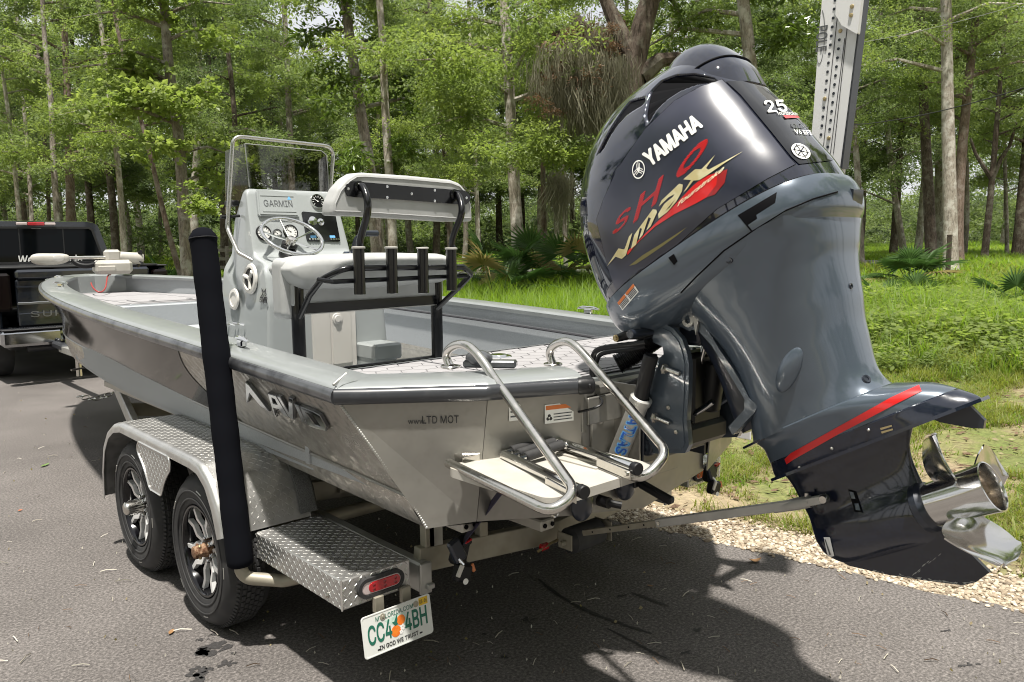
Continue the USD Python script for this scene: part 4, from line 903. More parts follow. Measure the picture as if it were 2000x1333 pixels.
put(boat, 'corner_weld', [ball(np.array([-1.178+.012*i*.9, -1.10+.0115*i, 1.221+.0004*i]), .006, k=1) for i in range(13)], 'alu_frame', kind='stuff')

# insides: liner, sole, decks
def inpt(y, z, sd): return np.array([inner(y, sd)+sd*.012, y, z])
SOLE, RD = .80, 1.165
yy = np.linspace(-1.0, 5.95, 60)
for sd in (-1, 1):
    li = strip(lambda t, s: inpt(-1.0+6.95*t, s*(float(GZ(-1.0+6.95*t))-.01)+(1-s)*SOLE, sd), np.linspace(0, 1, 60), [0, .38, .40, .70, .72, 1], sd < 0)
    put(boat, 'inner_liner', li, 'cockpit_grey', smooth=20)
    put(boat, 'liner_ledge', tube([np.array([inner(y, sd)-sd*.004, y, float(GZ(y))-.10]) for y in np.linspace(-.5, 4.6, 30)], .008, 6), 'groove_dark')
def poly_deck(name, outline, z, th, m):
    pg = sg.Polygon(outline).buffer(0)
    return put(boat, name, prism(pg, (0, 0, z-th), (1, 0, 0), (0, 1, 0), th), m, smooth=False)
sole = [(inner(y, -1), y) for y in np.linspace(-.55, 3.75, 20)]+[(inner(y, 1), y) for y in np.linspace(3.75, -.55, 20)]
poly_deck('cockpit_sole', sole, SOLE, .03, 'cockpit_grey')
BD = 1.215
bow = [(inner(y, -1), y) for y in np.linspace(3.66, 5.95, 24)]+[(inner(y, 1), y) for y in np.linspace(5.95, 3.66, 24)]
bpoly = sg.Polygon(bow).buffer(0)
poly_deck('bow_deck', bow, BD, .04, 'cockpit_grey')
# foam panels on the bow deck with their seams
def foam(region, z, name, th=.006):
    return put(boat, name, prism(region, (0, 0, z), (1, 0, 0), (0, 1, 0), th), 'foam_deck', smooth=False)
cells = []
for x0, x1 in ((-.95, -.34), (-.33, .33), (.34, .95)):
    for y0, y1 in ((3.70, 4.28), (4.30, 5.02), (5.04, 5.9)):
        c = sg.box(x0, y0, x1, y1).intersection(bpoly.buffer(-.03))
        if c.area > .02: foam(c.buffer(-.012).buffer(.008), BD+.001, 'foam_panel')
put(boat, 'hatch_lid', prism(rrect(.52, .40, .05, (0.02, 3.98)), (0, 0, BD+.008), (1, 0, 0), (0, 1, 0), .006), 'foam_deck', smooth=False)
put(boat, 'deck_latch', [cyl((x, 3.82, BD+.012), (x, 3.82, BD+.018), .03, 18) for x in (-.12, .2)], 'chrome')
put(boat, 'bow_step', [box2((-.80, 3.56, SOLE), (.80, 3.66, BD-.005), .006)], 'cockpit_grey', label='grey riser at the aft edge of the bow deck')
put(boat, 'bow_step_tread', [box2((-.62, 3.25, SOLE), (.62, 3.56, 1.02), .02)], 'cockpit_grey')
bh = [(-.60, 5.35), (-.52, 5.62), (-.30, 5.86), (0, 5.95), (.30, 5.86), (.52, 5.62), (.60, 5.35)]
put(boat, 'bow_bulkhead', loft(np.array([[(x*.98, y, z) for z in (BD, 1.395)] for x, y in bh]), wrap=False), 'gel_grey', smooth=20)
put(boat, 'bow_cap', prism(sg.Polygon([(-.60, 5.35), (-.52, 5.62), (-.30, 5.86), (0, 5.95), (.30, 5.86), (.52, 5.62), (.60, 5.35), (.585, 5.45), (.42, 5.9), (.2, 6.2), (0, 6.36), (-.2, 6.2), (-.42, 5.9), (-.585, 5.45)]).buffer(0), (0, 0, 1.385), (1, 0, 0), (0, 1, 0), .012), 'gun_paint', smooth=False)
# rear deck with hexagon-cut foam
rear = [(-1.0, -.52), (1.0, -.52), (1.0, -1.02), (.74, -1.26), (.40, -1.44), (-.40, -1.44), (-.74, -1.26), (-1.0, -1.02)]
poly_deck('rear_deck', rear, RD, .04, 'gun_paint')
put(boat, 'rear_bulkhead', box2((-1.0, -.56, SOLE), (1.0, -.53, RD-.041), .004), 'cockpit_grey')
rp = sg.Polygon(rear).buffer(-.06)
hexes = []; hr = .060
for i in range(-12, 13):
    for j in range(-12, 8):
        cx_, cy_ = i*hr*1.5, -.95+j*hr*math.sqrt(3)+(hr*math.sqrt(3)/2 if i % 2 else 0)
        h = sg.Polygon([(cx_+(hr-.003)*math.cos(a), cy_+(hr-.003)*math.sin(a)) for a in np.arange(6)*pi/3]).intersection(rp)
        if h.area > 4e-4 and not (-.42 < cx_ < -.415): hexes.append(h)
for h in hexes:
    if h.geom_type == 'Polygon': put(boat, 'deck_hexagon', prism(h, (0, 0, RD+.0005), (1, 0, 0), (0, 1, 0), .004), 'foam_deck', smooth=False)
put(boat, 'deck_seam', [box2((-.44, -1.40, RD), (-.432, -.56, RD+.0065), .001), box2((.432, -1.40, RD), (.44, -.56, RD+.0065), .001), box2((-.95, -.575, RD), (.95, -.565, RD+.0065), .001)], 'groove_dark')
put(boat, 'foam_base', prism(rp, (0, 0, RD), (1, 0, 0), (0, 1, 0), .0012), 'foam_gap', smooth=False)
for z, y in ((1.166, -1.36), (1.166, -1.40), (1.166, -1.315)):
    put(boat, 'deck_groove', box2((-.40, y, z), (.40, y+.006, z+.006), .001), 'groove_dark')
dp = at((1125, 696), z=RD); put(boat, 'deck_plate', [lathe([(.001, .012), (.035, .012), (.04, .006), (.058, .006), (.065, 0)], (-.10, -.72, RD+.003), (0, 0, 1), 28)], 'chrome')

# handhold rails and boarding platform at the stern
PZ = .945
def pt(p, **k): return at(p, **k)
def rail(base, loopz, top_out, low, inn, end, r=.0165):
    return tube(fillet([base, base+np.array([0, 0, .13]), top_out, low, inn, end], {1: .075, 2: .075, 3: .09, 4: .09}, 7), r, 14)
def hand_rail(poly, r=.0165, rad=.085):
    return tube(fillet(poly, rad, 8), r, 14)
def rail_path(base, loop, low, inn, end):
    top = [base]+[at(p, x=x) for p, x in loop]; C = CubicSpline(np.linspace(0, 1, len(top)), np.array(top))(np.linspace(0, 1, 26)); tail = fillet([C[-1], low, inn, end], .075, 8)
    return tube(list(C[:-1])+tail, .0165, 14)
r1 = (np.array([-.667, -1.085, 1.222]), [((872, 692), -.667), ((883, 678), -.675), ((903, 673), -.69), ((928, 688), -.70), ((962, 735), -.715)], at((1126, 962), y=-1.945), at((1078, 1002), y=-1.945), at((876, 905), y=-1.37))
r2 = (np.array([-.275, -1.247, 1.205]), [((1074, 688), -.275), ((1084, 674), -.28), ((1106, 668), -.29), ((1130, 682), -.30), ((1160, 716), -.315)], at((1304, 884), y=-1.945), at((1258, 940), y=-1.945), at((1085, 868), y=-1.46))
lad = put(boat, 'boarding_platform', [prism(rrect(.52, .50, .045, (0, 0)), (-.675, -1.635, PZ-.03), (1, 0, 0), (0, 1, 0), .03)], 'poly_white', smooth=20, label='white folding boarding platform')
put(lad, 'platform_rib', [xf(cbox((.012+.0, .30, .008), .003), basis((-.60+.05*k, -1.62, PZ+.003), (1, 0, 0), (0, 1, 0))) for k in range(2)], 'poly_white')
put(lad, 'hand_rail', [rail_path(*r1), cyl(r1[0]-np.array([0, 0, .004]), r1[0]+np.array([0, 0, .006]), .038, 20, .003)], 'steel', label='bent stainless handrail nearest the viewer')
put(lad, 'hand_rail', [rail_path(*r2), cyl(r2[0]-np.array([0, 0, .004]), r2[0]+np.array([0, 0, .006]), .038, 20, .003)], 'steel')
bp = at((871, 903), y=-1.36)
put(lad, 'rail_bracket', [xf(cbox((.06, .006, .07), .002), basis((-.825, -1.392, .935), unit((.4, -.33, 0)), unit((.33, .4, 0)), (0, 0, 1))), xf(cbox((.05, .075, .006), .002), basis((-.84, -1.37, .965), (1, 0, 0), (0, 1, 0)))], 'steel')
put(lad, 'bracket_bolt', bolt((-.825, -1.398, .935), (-.33, -.4, 0), .008), 'chrome')
# the folded ladder on it
lx0, lx1, ly0, ly1 = -.80, -.50, -1.44, -1.93
LA, LB = (at((985, 889), y=-1.45), at((1141, 962), y=-1.955)), (at((1076, 859), y=-1.45), at((1246, 917), y=-1.955))
for (p, q) in (LA, LB):
    d_ = unit(q-p)
    put(lad, 'ladder_leg', [tube([p, q-d_*.02], .018, 16)], 'chrome'); put(lad, 'leg_cap', [cyl(q-d_*.024, q+d_*.004, .0205, 16, .003)], 'plastic_black')
    put(lad, 'hinge_tab', [bar(p+(q-p)*.62+[-.022, 0, -.012], p+(q-p)*.97+[-.022, 0, -.020], .004, .028, .002), cyl(p+(q-p)*.93+[-.032, 0, -.018], p+(q-p)*.93+[-.014, 0, -.018], .008, 10)], 'steel')
for k, t in enumerate((.02, .12, .22)):
    p, q = LA[0]+(LA[1]-LA[0])*t+[0, 0, .010], LB[0]+(LB[1]-LB[0])*t+[0, 0, .010]
    put(lad, 'ladder_rung', [cyl(p, q, .010, 12)], 'chrome'); put(lad, 'rung_grip', [cyl(p+(q-p)*.12, p+(q-p)*.88, .017, 16, .003)], 'rubber')

# cleats, plates, transom fittings
def cleat(o, d, s=1.0):
    d = unit(d); n_ = np.array([0, 0, 1.0])
    return [tube([o-d*.085*s+n_*.028*s, o-d*.045*s+n_*.034*s, o+d*.045*s+n_*.034*s, o+d*.085*s+n_*.028*s], [.006*s, .011*s, .011*s, .006*s], 10), cbox((.06*s, .026*s, .03*s), .006, o+n_*.014*s, R=basis((0, 0, 0), d, np.cross(n_, d)))]
put(boat, 'cleat', cleat(np.array([-1.09, -.18, 1.262]), (0.1, 1, 0)), 'chrome')
put(boat, 'cleat', cleat(np.array([-.80, 3.95, 1.382]), (-.4, 1, 0)), 'chrome')
put(boat, 'cleat', cleat(np.array([1.09, -.2, 1.262]), (0, 1, 0)), 'chrome')
put(boat, 'bow_light', [ball((-.40, 5.72, 1.41), .03, (1, 1.6, .6)), cbox((.06, .10, .012), .004, (-.40, 5.72, 1.408))], 'chrome')
sl = at((935, 715), z=1.235)
put(boat, 'stern_cleat', [xf(cbox((.05, .20, .028), .01), basis((-.60, -1.24, 1.243), unit((.75, .6, 0)), unit((-.6, .75, 0)))), ball((-.625, -1.205, 1.262), .045, (1.0, 1.3, .7), 3)], 'rub_chrome', label='stern light pedestal with a chrome dome')
cpn = unit((-.33, -.4, 0)); cpu = unit((.4, -.33, 0))
cpo = np.array([-.985, -1.252, 0])+cpn*.0015
wt = text_on('www.', .017, cpo+cpu*.0+np.array([0, 0, 1.078])+cpn*.003, cpu, (0, 0, 1), .0015, center=False)
w2 = text_on('LTD MOT', .026, cpo+cpu*.048+np.array([0, 0, 1.078])+cpn*.003, cpu, (0, 0, 1), .0015, center=False, width=.125)
put(boat, 'stern_lettering', [wt, w2], 'decal_dark', smooth=False)
def sticker(name, o, u, v, w, h, rot=0, head=.3, headcol='decal_orange', icon=True):
    n_ = np.cross(u, v); P0 = put(boat, name, prism(sg.box(0, 0, w, h), o, u, v, .0012), 'decal_white', smooth=False)
    o = np.asarray(o)+n_*.0012
    put(P0, 'header', prism(sg.box(.004, h*(1-head), w-.004, h-.004), o, u, v, .0008), headcol, smooth=False)
    bars = [sg.box(w*.30 if icon else .006, h*(.12+.16*k), w*.95-(.05*w*(k % 2)), h*(.12+.16*k)+h*.055) for k in range(int((1-head-.1)/.16))]
    put(P0, 'small_print', prism(unary_union(bars), o, u, v, .0006), 'decal_grey', smooth=False)
    if icon:
        c = sg.Point(w*.15, h*.30); put(P0, 'hazard_mark', prism(unary_union([affinity.translate(c.buffer(h*.09), h*.10*math.cos(a), h*.10*math.sin(a)) for a in (1.57, 3.66, 5.76)]).difference(c.buffer(h*.05)), o, u, v, .0006), 'decal_dark', smooth=False)
tu = unit((.355, -.12, 0))
tu2 = unit(np.array([.42, -.12, 0])); tn2 = np.cross(tu2, [0, 0, 1])
def trp(px, py):  # point on the port transom panel
    nrm = np.cross(np.array([.355, -.12, 0]), [0, 0, 1.0]); nrm /= np.linalg.norm(nrm); o = np.array([-.775, -1.425, 1.1]); v = at((px, py), d=1)-EYE; t = ((o-EYE)@nrm)/(v@nrm); return EYE+v*t
sa, sb = trp(993, 823), trp(1063, 828)
sticker('warning_sticker', sa+tn2*.004, tu2, np.array([0, 0, 1.0]), .045, .105, icon=False, head=.16)
sticker('warning_sticker', sb+tn2*.004, tu2, np.array([0, 0, 1.0]), .118, .068, head=.28)
q1, q2, q3 = trp(1130, 805), trp(1160, 785), trp(1195, 778)
put(boat, 'transom_wire', tube(CubicSpline([0, .5, 1], [q1, q2+tn2*.05, np.array([-.30, -1.49, q3[2]])])(np.linspace(0, 1, 14)), .0045, 8), 'plastic_black')
put(boat, 'transom_fitting', [cyl((-.27, -1.49, .70), (-.27, -1.54, .70), .022, 14), cyl((-.27, -1.53, .70), (-.235, -1.57, .69), .014, 10)], 'plastic_black', label='black through-hull hose fitting')
for c_ in ((-.42, -1.535, .735), (-.14, -1.510, .745)): put(boat, 'scupper_cover', xf(ball((0, 0, 0), 1, (.052, .036, .070), 3), basis(c_, (1, 0, 0), (0, 1, 0))), 'motor_dark')
put(boat, 'drain_eye', [lathe([(.009, 0), (.013, .004), (.009, .008)], (-.56, -1.52, .745), (0, -1, 0), 14), tube([(-.56+.016*math.cos(a), -1.535, .735+.02*math.sin(a)) for a in np.linspace(0, 6.28, 18)], .0045, 8)], 'steel')
put(boat, 'transducer', [xf(cbox((.035, .16, .03), .01), basis((-.10, -1.63, .725), (1, 0, 0), unit((0, 1, .25)))), cbox((.03, .05, .09), .006, (-.12, -1.53, .775))], 'plastic_black', label='black transducer arm on the lower transom')

# raised maker's letters on the port side
def hside(px, py):
    c = np.array([-1.09, -.5, 1.02]); n_ = unit(np.cross(side(-1, .06, 1)-side(-1, .06, 0), side(-1, .12, .5)-side(-1, .03, .5)))
    v = at((px, py), d=1)-EYE; t = ((side(-1, .08, .5)-EYE)@n_)/(v@n_); return EYE+v*t
hn = unit(np.cross(side(-1, .12, .5)-side(-1, .03, .5), side(-1, .06, 1)-side(-1, .06, 0)));
if hn[0] > 0: hn = -hn
ho = side(-1, .08, .5); hu = unit(np.array([0, -1, 0])-(np.array([0, -1, 0])@hn)*hn); hv = np.cross(hn, hu)
if hv[2] < 0: hv = -hv
def cl(pts):
    out = []
    for x, y in pts:
        p = hside(380+x/2.898, 600+y/2.898)-ho; out.append((p@hu, p@hv))
    return out
EMB = {'emblem_arrow': ([(303, 413), (326, 432), (442, 582), (392, 552), (330, 478), (318, 530), (309, 532)], None),
       'emblem_letter_a': ([(430, 475), (478, 490), (552, 612), (522, 603), (497, 568), (464, 560), (480, 612), (468, 606)], [(456, 502), (472, 510), (486, 538), (462, 532)]),
       'emblem_letter_v': ([(482, 490), (502, 497), (549, 580), (548, 498), (574, 508), (580, 628), (553, 612)], None),
       'emblem_letter_i': ([(580, 534), (606, 545), (656, 657), (628, 640)], None),
       'emblem_letter_d': ([(612, 548), (690, 578), (728, 600), (766, 668), (762, 690), (692, 673), (655, 655)], [(648, 584), (694, 603), (733, 664), (697, 652)])}
hw = np.cross(hu, hv)
for k, (o_, h_) in EMB.items():
    pg = sg.Polygon(cl(o_), [cl(h_)] if h_ else None).buffer(0)
    off = hn*.004 if hw@hn > 0 else hn*.016
    b_ = put(boat, k, prism(pg, ho+hn*.002, hu, hv, .012*(1 if hw@hn > 0 else 1), w=hn), 'rub_chrome', smooth=False)
    inn = pg.buffer(-.0035)
    put(b_, 'face', prism(inn, ho+hn*.014, hu, hv, .002, w=hn), 'chrome', smooth=False)
# ------------------------------------------------------------------ centre console, windshield, leaning seat (parts of the boat)
def xz(pxs, y): return [(q[0], q[2]) for q in (at(p, y=y) for p in pxs)]
def slab(poly, y, th, ch=0.0):
    """An (x, z) outline as a slab whose near face lies at y and which runs forward by th."""
    pg = sg.Polygon(poly).buffer(0) if not hasattr(poly, 'geom_type') else poly
    out = []
    def ex(p_, y0, t_):
        mm = extr(p_, t_); v = mm.vertices.copy(); mm.vertices = np.stack([v[:, 0], y0+v[:, 2], v[:, 1]], 1)
        if mm.volume < 0: mm.invert()
        return mm
    return ex(pg, y, th)
def pillow(poly, y, th, r, steps=5):
    """As slab, with rounded rims."""
    pg = sg.Polygon(poly).buffer(0) if not hasattr(poly, 'geom_type') else poly
    n = 140; rings = []
    for side_ in (0, 1):
        for k in range(steps+1):
            a = (k/steps)*pi/2 if side_ == 0 else (1-k/steps)*pi/2
            ins = r*(1-math.sin(a)); dy = r*(1-math.cos(a)); yy_ = y+dy if side_ == 0 else y+th-dy
            b = pg.buffer(-ins-1e-5).exterior; L = b.length; c0 = b.project(sg.Point(pg.centroid.x, pg.bounds[3]+1))
            rings.append([(p.x, yy_, p.y) for p in (b.interpolate((c0+L*i/n) % L) for i in range(n))])
    mm = loft(np.array(rings), wrap=True, caps=True)
    if mm.volume < 0: mm.invert()
    return mm
PROF = [(1.72, .80), (1.66, 1.35), (1.57, 1.88), (1.52, 1.955), (1.46, 2.045), (1.425, 2.055), (1.405, 2.04), (1.33, 1.80), (1.285, 1.655), (1.26, 1.635), (1.10, 1.60), (1.06, 1.585), (1.02, 1.52), (.985, 1.35), (.975, .80)]
def half_w(z): return float(np.interp(z, [.80, 1.2, 1.55, 1.64, 2.06], [.44, .415, .395, .345, .315]))
def resample(pts, n=160):
    ls = sg.LinearRing(pts); return np.array([(q.x, q.y) for q in (ls.interpolate(i/n, normalized=True) for i in range(n))])
PR = np.array(PROF); pg0 = sg.Polygon(PROF).buffer(.018, 4).buffer(-.018, 4)
base_ = resample(list(pg0.exterior.coords)[:-1]); cen = base_.mean(0); rings = []
for s, k in ((-1, .955), (-.985, .975), (-.955, .993), (-.90, 1.0), (0, 1.0), (.90, 1.0), (.955, .993), (.985, .975), (1, .955)):
    q = cen+(base_-cen)*k; rings.append([(s*half_w(z), y, z) for y, z in q])
cb = loft(np.array(rings), wrap=True, caps=True)
if cb.volume < 0: cb.invert()
con = put(boat, 'console', cb, 'gel_grey', smooth=38, label='light grey moulded centre console')
DP0, DP1 = np.array([0, 1.405, 2.04]), np.array([0, 1.285, 1.655]); du = np.array([1.0, 0, 0]); dv = unit(DP0-DP1); dn = np.cross(du, dv)
if dn[1] > 0: dn = -dn
def dash(px, py):
    v = at((px, py), d=1)-EYE; t = ((DP0-EYE)@dn)/(v@dn); q = EYE+v*t-DP0; return (q@du, q@dv)
def dpt(px, py, off=0): a, b = dash(px, py); return DP0+du*a+dv*b+dn*off
def dprism(pts, off, th, holes=None):
    pg = sg.Polygon([dash(*p) for p in pts]) if not hasattr(pts, 'geom_type') else pts
    mm = extr(pg, th); v = mm.vertices.copy(); mm.vertices = DP0+np.outer(v[:, 0], du)+np.outer(v[:, 1], dv)+np.outer(off+v[:, 2], dn)
    if mm.volume < 0: mm.invert()
    return mm
cov = sg.Polygon([dash(*p) for p in ((498, 371.5), (577, 379.5), (582, 426), (503, 423.5))]).buffer(-.012).buffer(.012, 4)
put(con, 'screen_cover', [dprism(cov, .0, .018), dprism(cov.buffer(-.010), .018, .005), dprism(sg.box(cov.bounds[0]+.03, cov.bounds[3]-.045, cov.bounds[2]-.03, cov.bounds[3]-.038), .023, .003), dprism(sg.box(cov.bounds[0]+.03, cov.bounds[1]+.030, cov.bounds[2]-.03, cov.bounds[1]+.037), .023, .003)], 'gel_grey', smooth=False, label='grey snap-on screen cover')
cx_, cy_ = cov.centroid.x, cov.centroid.y
put(con, 'cover_lettering', text_on('GARMIN', .042, DP0+du*(cx_+.0)+dv*(cy_-.022)+dn*.0236, du, dv, .0012, False, width=.195), 'decal_grey', smooth=False)
put(con, 'cover_triangle', dprism(sg.Polygon([(cx_+.068, cy_+.026), (cx_+.096, cy_+.026), (cx_+.082, cy_+.052)]), .0234, .0015), 'decal_sky', smooth=False)
def gauge(px, py, r, face='gauge_face', ring='rub_chrome', nm='gauge'):
    o = dpt(px, py, .001); g_ = put(con, nm, [lathe([(r*.92, .006), (r*.95, .012), (r*1.04, .012), (r*1.10, .0)], o, dn, 30)], ring)
    put(con, nm+'_face', [lathe([(.0005, .006), (r*.94, .006)], o, dn, 30)], face)
    ticks = [sg.LineString([(.62*r*math.cos(a), .62*r*math.sin(a)), (.82*r*math.cos(a), .82*r*math.sin(a))]).buffer(r*.03) for a in np.linspace(-.6, 3.74, 10)]+[sg.LineString([(0, 0), (-.5*r, .35*r)]).buffer(r*.035), sg.Point(0, 0).buffer(r*.10)]
    a_, b_ = dash(px, py); put(con, nm+'_marks', dprism(affinity.translate(unary_union(ticks), a_, b_), .0075, .001), 'decal_dark' if face == 'gauge_face' else 'decal_white', smooth=False)
gauge(514.5, 455.5, .046, ring='plastic_black'); gauge(541, 457, .028, ring='rub_chrome'); gauge(567, 454, .046, ring='plastic_black'); gauge(619.7, 394.5, .048, 'screen_black', 'chrome', 'stereo_dial')
bp_ = sg.Polygon([dash(*p) for p in ((588, 414), (654, 420), (664, 473), (599, 472))]).buffer(-.012).buffer(.012, 4)
put(con, 'switch_panel', dprism(bp_, .0, .008), 'screen_black', smooth=False, label='black glossy switch panel')
for i, px in enumerate((603, 609, 614, 619, 645, 650, 655, 660)): put(con, 'switch', dprism(sg.Point(*dash(px, 468.5+.05*i)).buffer(.0065, 6), .008, .008), 'chrome', smooth=30)
for px in (611, 648): put(con, 'switch_label', dprism(rrect(.040, .016, .003, dash(px, 463.5)), .008, .002), 'decal_sky', smooth=False)
k0 = dpt(604, 437); put(con, 'pull_knob', lathe([(.012, 0), (.014, .03), (.030, .04), (.030, .055), (.0, .06)], k0, dn, 22), 'chrome')
k0 = dpt(625, 435); put(con, 'key_switch', lathe([(.026, 0), (.024, .012), (.012, .016), (.010, .034), (.0, .036)], k0, dn, 20), 'chrome')
# wheel
wc = at((571, 462), y=1.13); wn = unit([0, -.60, .80]); wu = np.array([1.0, 0, 0]); wv = np.cross(wn, wu)
ring = [wc+.188*(math.cos(a)*wu+math.sin(a)*wv) for a in np.arange(48)*2*pi/48]
whl = put(con, 'steering_wheel', [tube(ring, .0125, 12, closed=True)], 'chrome', label='polished steel steering wheel')
for k in range(5):
    a = 2*pi*k/5+.35; put(whl, 'spoke', tube([wc-wn*.035+.025*(math.cos(a)*wu+math.sin(a)*wv), wc-wn*.02+.1*(math.cos(a)*wu+math.sin(a)*wv), wc+.185*(math.cos(a)*wu+math.sin(a)*wv)], .0065, 8), 'chrome')
put(whl, 'hub', lathe([(.0, .012), (.025, .008), (.034, -.01), (.03, -.05), (.028, -.06)], wc-wn*.02, wn, 22), 'steel')
put(con, 'steering_column', [tube([wc-wn*.06, wc-wn*.13, np.array([wc[0], 1.12, 1.56])], [.05, .055, .07], 18), lathe([(.09, 0), (.075, .03), (.05, .05)], np.array([wc[0], 1.05, 1.50]), unit([0, -1, .4]), 22)], 'plastic_black')
put(con, 'throttle', [cbox((.06, .10, .05), .012, (.24, 1.12, 1.625)), tube(fillet([(.24, 1.10, 1.63), (.25, 1.05, 1.74), (.30, 1.02, 1.765), (.38, 1.02, 1.765)], .03), .013, 10), cyl((.30, 1.02, 1.765), (.395, 1.02, 1.765), .020, 14, .004)], 'motor_dark')
# side fittings: speaker, round port, handles, logo
def cside(px, py):
    n_ = unit([-1, 0, .075]); o = np.array([-half_w(1.3), 1.3, 1.3]); v = at((px, py), d=1)-EYE; t = ((o-EYE)@n_)/(v@n_); return EYE+v*t, n_
p, n_ = cside(491, 545); spk = put(con, 'speaker', lathe([(.064, .008), (.070, .016), (.088, .013), (.095, 0)], p+n_*.004, n_, 36), 'gel_white', label='white round speaker')
put(spk, 'cone', lathe([(.0, .004), (.02, .005), (.066, .008)], p+n_*.004, n_, 28), 'plastic_black'); put(spk, 'star_bar', [lathe([(.0, .016), (.014, .015), (.018, .008)], p+n_*.004, n_, 16)]+[tube([p+n_*.012, p+n_*.014+.064*(math.cos(a)*np.array([0, 1, 0])+math.sin(a)*np.array([0, 0, 1]))], [.008, .015], 6) for a in (.3, 2.4, 4.5)], 'gel_white')
p, n_ = cside(459, 585); put(con, 'access_port', lathe([(.0, .006), (.042, .006), (.046, .012), (.064, .010), (.068, 0)], p+n_*.003, n_, 30), 'gel_white')
for px in (470, 452):
    p, n_ = cside(px, 634); put(con, 'grab_handle', tube(fillet([p+np.array([0, .05, .0]), p+n_*.03+np.array([0, .04, .004]), p+n_*.03+np.array([0, -.04, .006]), p+np.array([0, -.05, .002])], .02), .008, 8), 'chrome')
p, n_ = cside(517, 577); uu = unit(np.cross([0, 0, 1.0], n_))
star = sg.Polygon([((.052 if i % 2 == 0 else .02)*math.cos(pi/2+i*pi/5), (.052 if i % 2 == 0 else .02)*math.sin(pi/2+i*pi/5)) for i in range(10)]); star = star.difference(star.buffer(-.006))
put(con, 'star_badge', prism(star, p+n_*.006, -uu, np.cross(n_, -uu), .0015, w=n_), 'decal_dark', smooth=False); put(con, 'badge_lettering', text_on('MAG', .030, p+n_*.0078-np.array([0, 0, .014]), -uu, np.cross(n_, -uu), .0015, True, .2, width=.10), 'decal_dark', smooth=False)
# door on the aft face
dz0, dz1 = .94, 1.33
put(con, 'access_door', [slab(rrect(.30, dz1-dz0+.04, .015, (.02, (dz0+dz1)/2)), .962, .02)], 'gel_white', smooth=False, label='cream access door')
put(con, 'door_panel', [slab(rrect(.115, dz1-dz0-.02, .008, (-.075, (dz0+dz1)/2)), .955, .01)], 'door_white', smooth=False); put(con, 'door_panel', [slab(rrect(.135, dz1-dz0-.02, .008, (.065, (dz0+dz1)/2)), .955, .01)], 'door_white', smooth=False)
put(con, 'door_latch', [lathe([(.0, .012), (.02, .012), (.022, .006), (.034, .005), (.036, 0)], (.035, .955, 1.235), (0, -1, 0), 22)], 'gel_white')
put(con, 'side_locker', [cbox((.20, .30, .10), .012, (.28, .90, 1.02)), cbox((.17, .26, .24), .012, (.27, .90, .90))], 'gel_grey')
put(con, 'toe_kick', box2((-.50, .90, .80), (.50, 1.80, .855), .015), 'gel_grey')
# windshield and its bow
Y = 1.50
g1 = [at(p, y=Y) for p in ((478, 281), (628, 295), (638, 304), (643, 378), (487, 366))]
tops = [(-.315, 1.50, 2.03), (-.335, 1.62, 1.95)]
gl = trimesh.Trimesh(np.array([g1[0], g1[1], g1[2], g1[3], g1[4]]), [[0, 4, 3], [0, 3, 2], [0, 2, 1]], process=False)
ws = put(con, 'windshield', solidify(gl, .005), 'smoke_glass', smooth=False, label='smoked acrylic windshield')
sL = trimesh.Trimesh(np.array([g1[0]+[-.004, .012, 0], g1[4]+[-.004, .012, -.03], (-.345, 1.66, 1.90), (-.335, 1.64, 2.30)]), [[0, 3, 2], [0, 2, 1]], process=False); put(ws, 'side_pane', solidify(sL, .005), 'smoke_glass', smooth=False)
sR = trimesh.Trimesh(np.array([g1[2]+[.004, .012, 0], g1[3]+[.004, .012, -.03], (.345, 1.66, 1.90), (.335, 1.64, 2.28)]), [[0, 1, 2], [0, 2, 3]], process=False); put(ws, 'side_pane', solidify(sR, .005), 'smoke_glass', smooth=False)
put(ws, 'pane_rim', [tube([g1[4], g1[0]], .0035, 6), tube(fillet([g1[0], g1[1], g1[2], g1[3]], .03), .003, 6)], 'acrylic_edge')
put(ws, 'corner_block', cbox((.05, .13, .035), .008, (-.335, 1.575, 1.965)), 'plastic_black')
fr = [at((493, 509), x=-.385), at((466, 495), x=-.44), at((444, 447), y=1.46), at((455, 266), y=1.46), at((652, 287), y=1.46), at((644, 395), y=1.46), at((668, 500), y=1.40)]
put(con, 'windshield_bow', tube(fillet(fr, {1: .05, 2: .08, 3: .07, 4: .07, 5: .05}, 7), .0125, 12), 'steel', label='bent stainless grab rail round the windshield')
put(con, 'rail_standoff', [cyl(at((431, 424), y=1.5), at((452, 424), y=1.5), .012, 10), cyl(at((446, 424), y=1.47), at((468, 422), y=1.47), .009, 10)], 'plastic_black')

# leaning seat
seat = put(boat, 'leaning_seat', [], 'vinyl') if False else None
ZC = 1.50
sx = np.linspace(-.55, .55, 45); rings = []
for x in sx:
    e = max(0.0, (abs(x)-.42)/.13); k = math.sqrt(max(1-e*e, .02)); top = 1.635+.012*math.sin(pi*(x+.53)/.53*1.0)**2*-1; n_ = 28
    yc, zc, ry, rz = .53, 1.545, .165*(.70+.30*k), (.095+.005*math.cos(x*6))*k
    ph = np.arange(n_)*2*pi/n_; c, s_ = np.cos(ph), np.sin(ph)
    rings.append(np.stack([np.full(n_, x), yc+ry*np.sign(c)*np.abs(c)**.55, zc+(1-k)*.02+rz*np.sign(s_)*np.abs(s_)**.6], 1))
sm = loft(np.array(rings), wrap=True, caps=True)
if sm.volume < 0: sm.invert()
seat = put(boat, 'leaning_seat', sm, 'vinyl', smooth=60, label='grey padded leaning seat on a black pipe frame')
put(seat, 'seat_back_panel', pillow(rrect(1.02, .185, .05, (0, 1.435)), .475, .045, .018), 'vinyl', smooth=50)
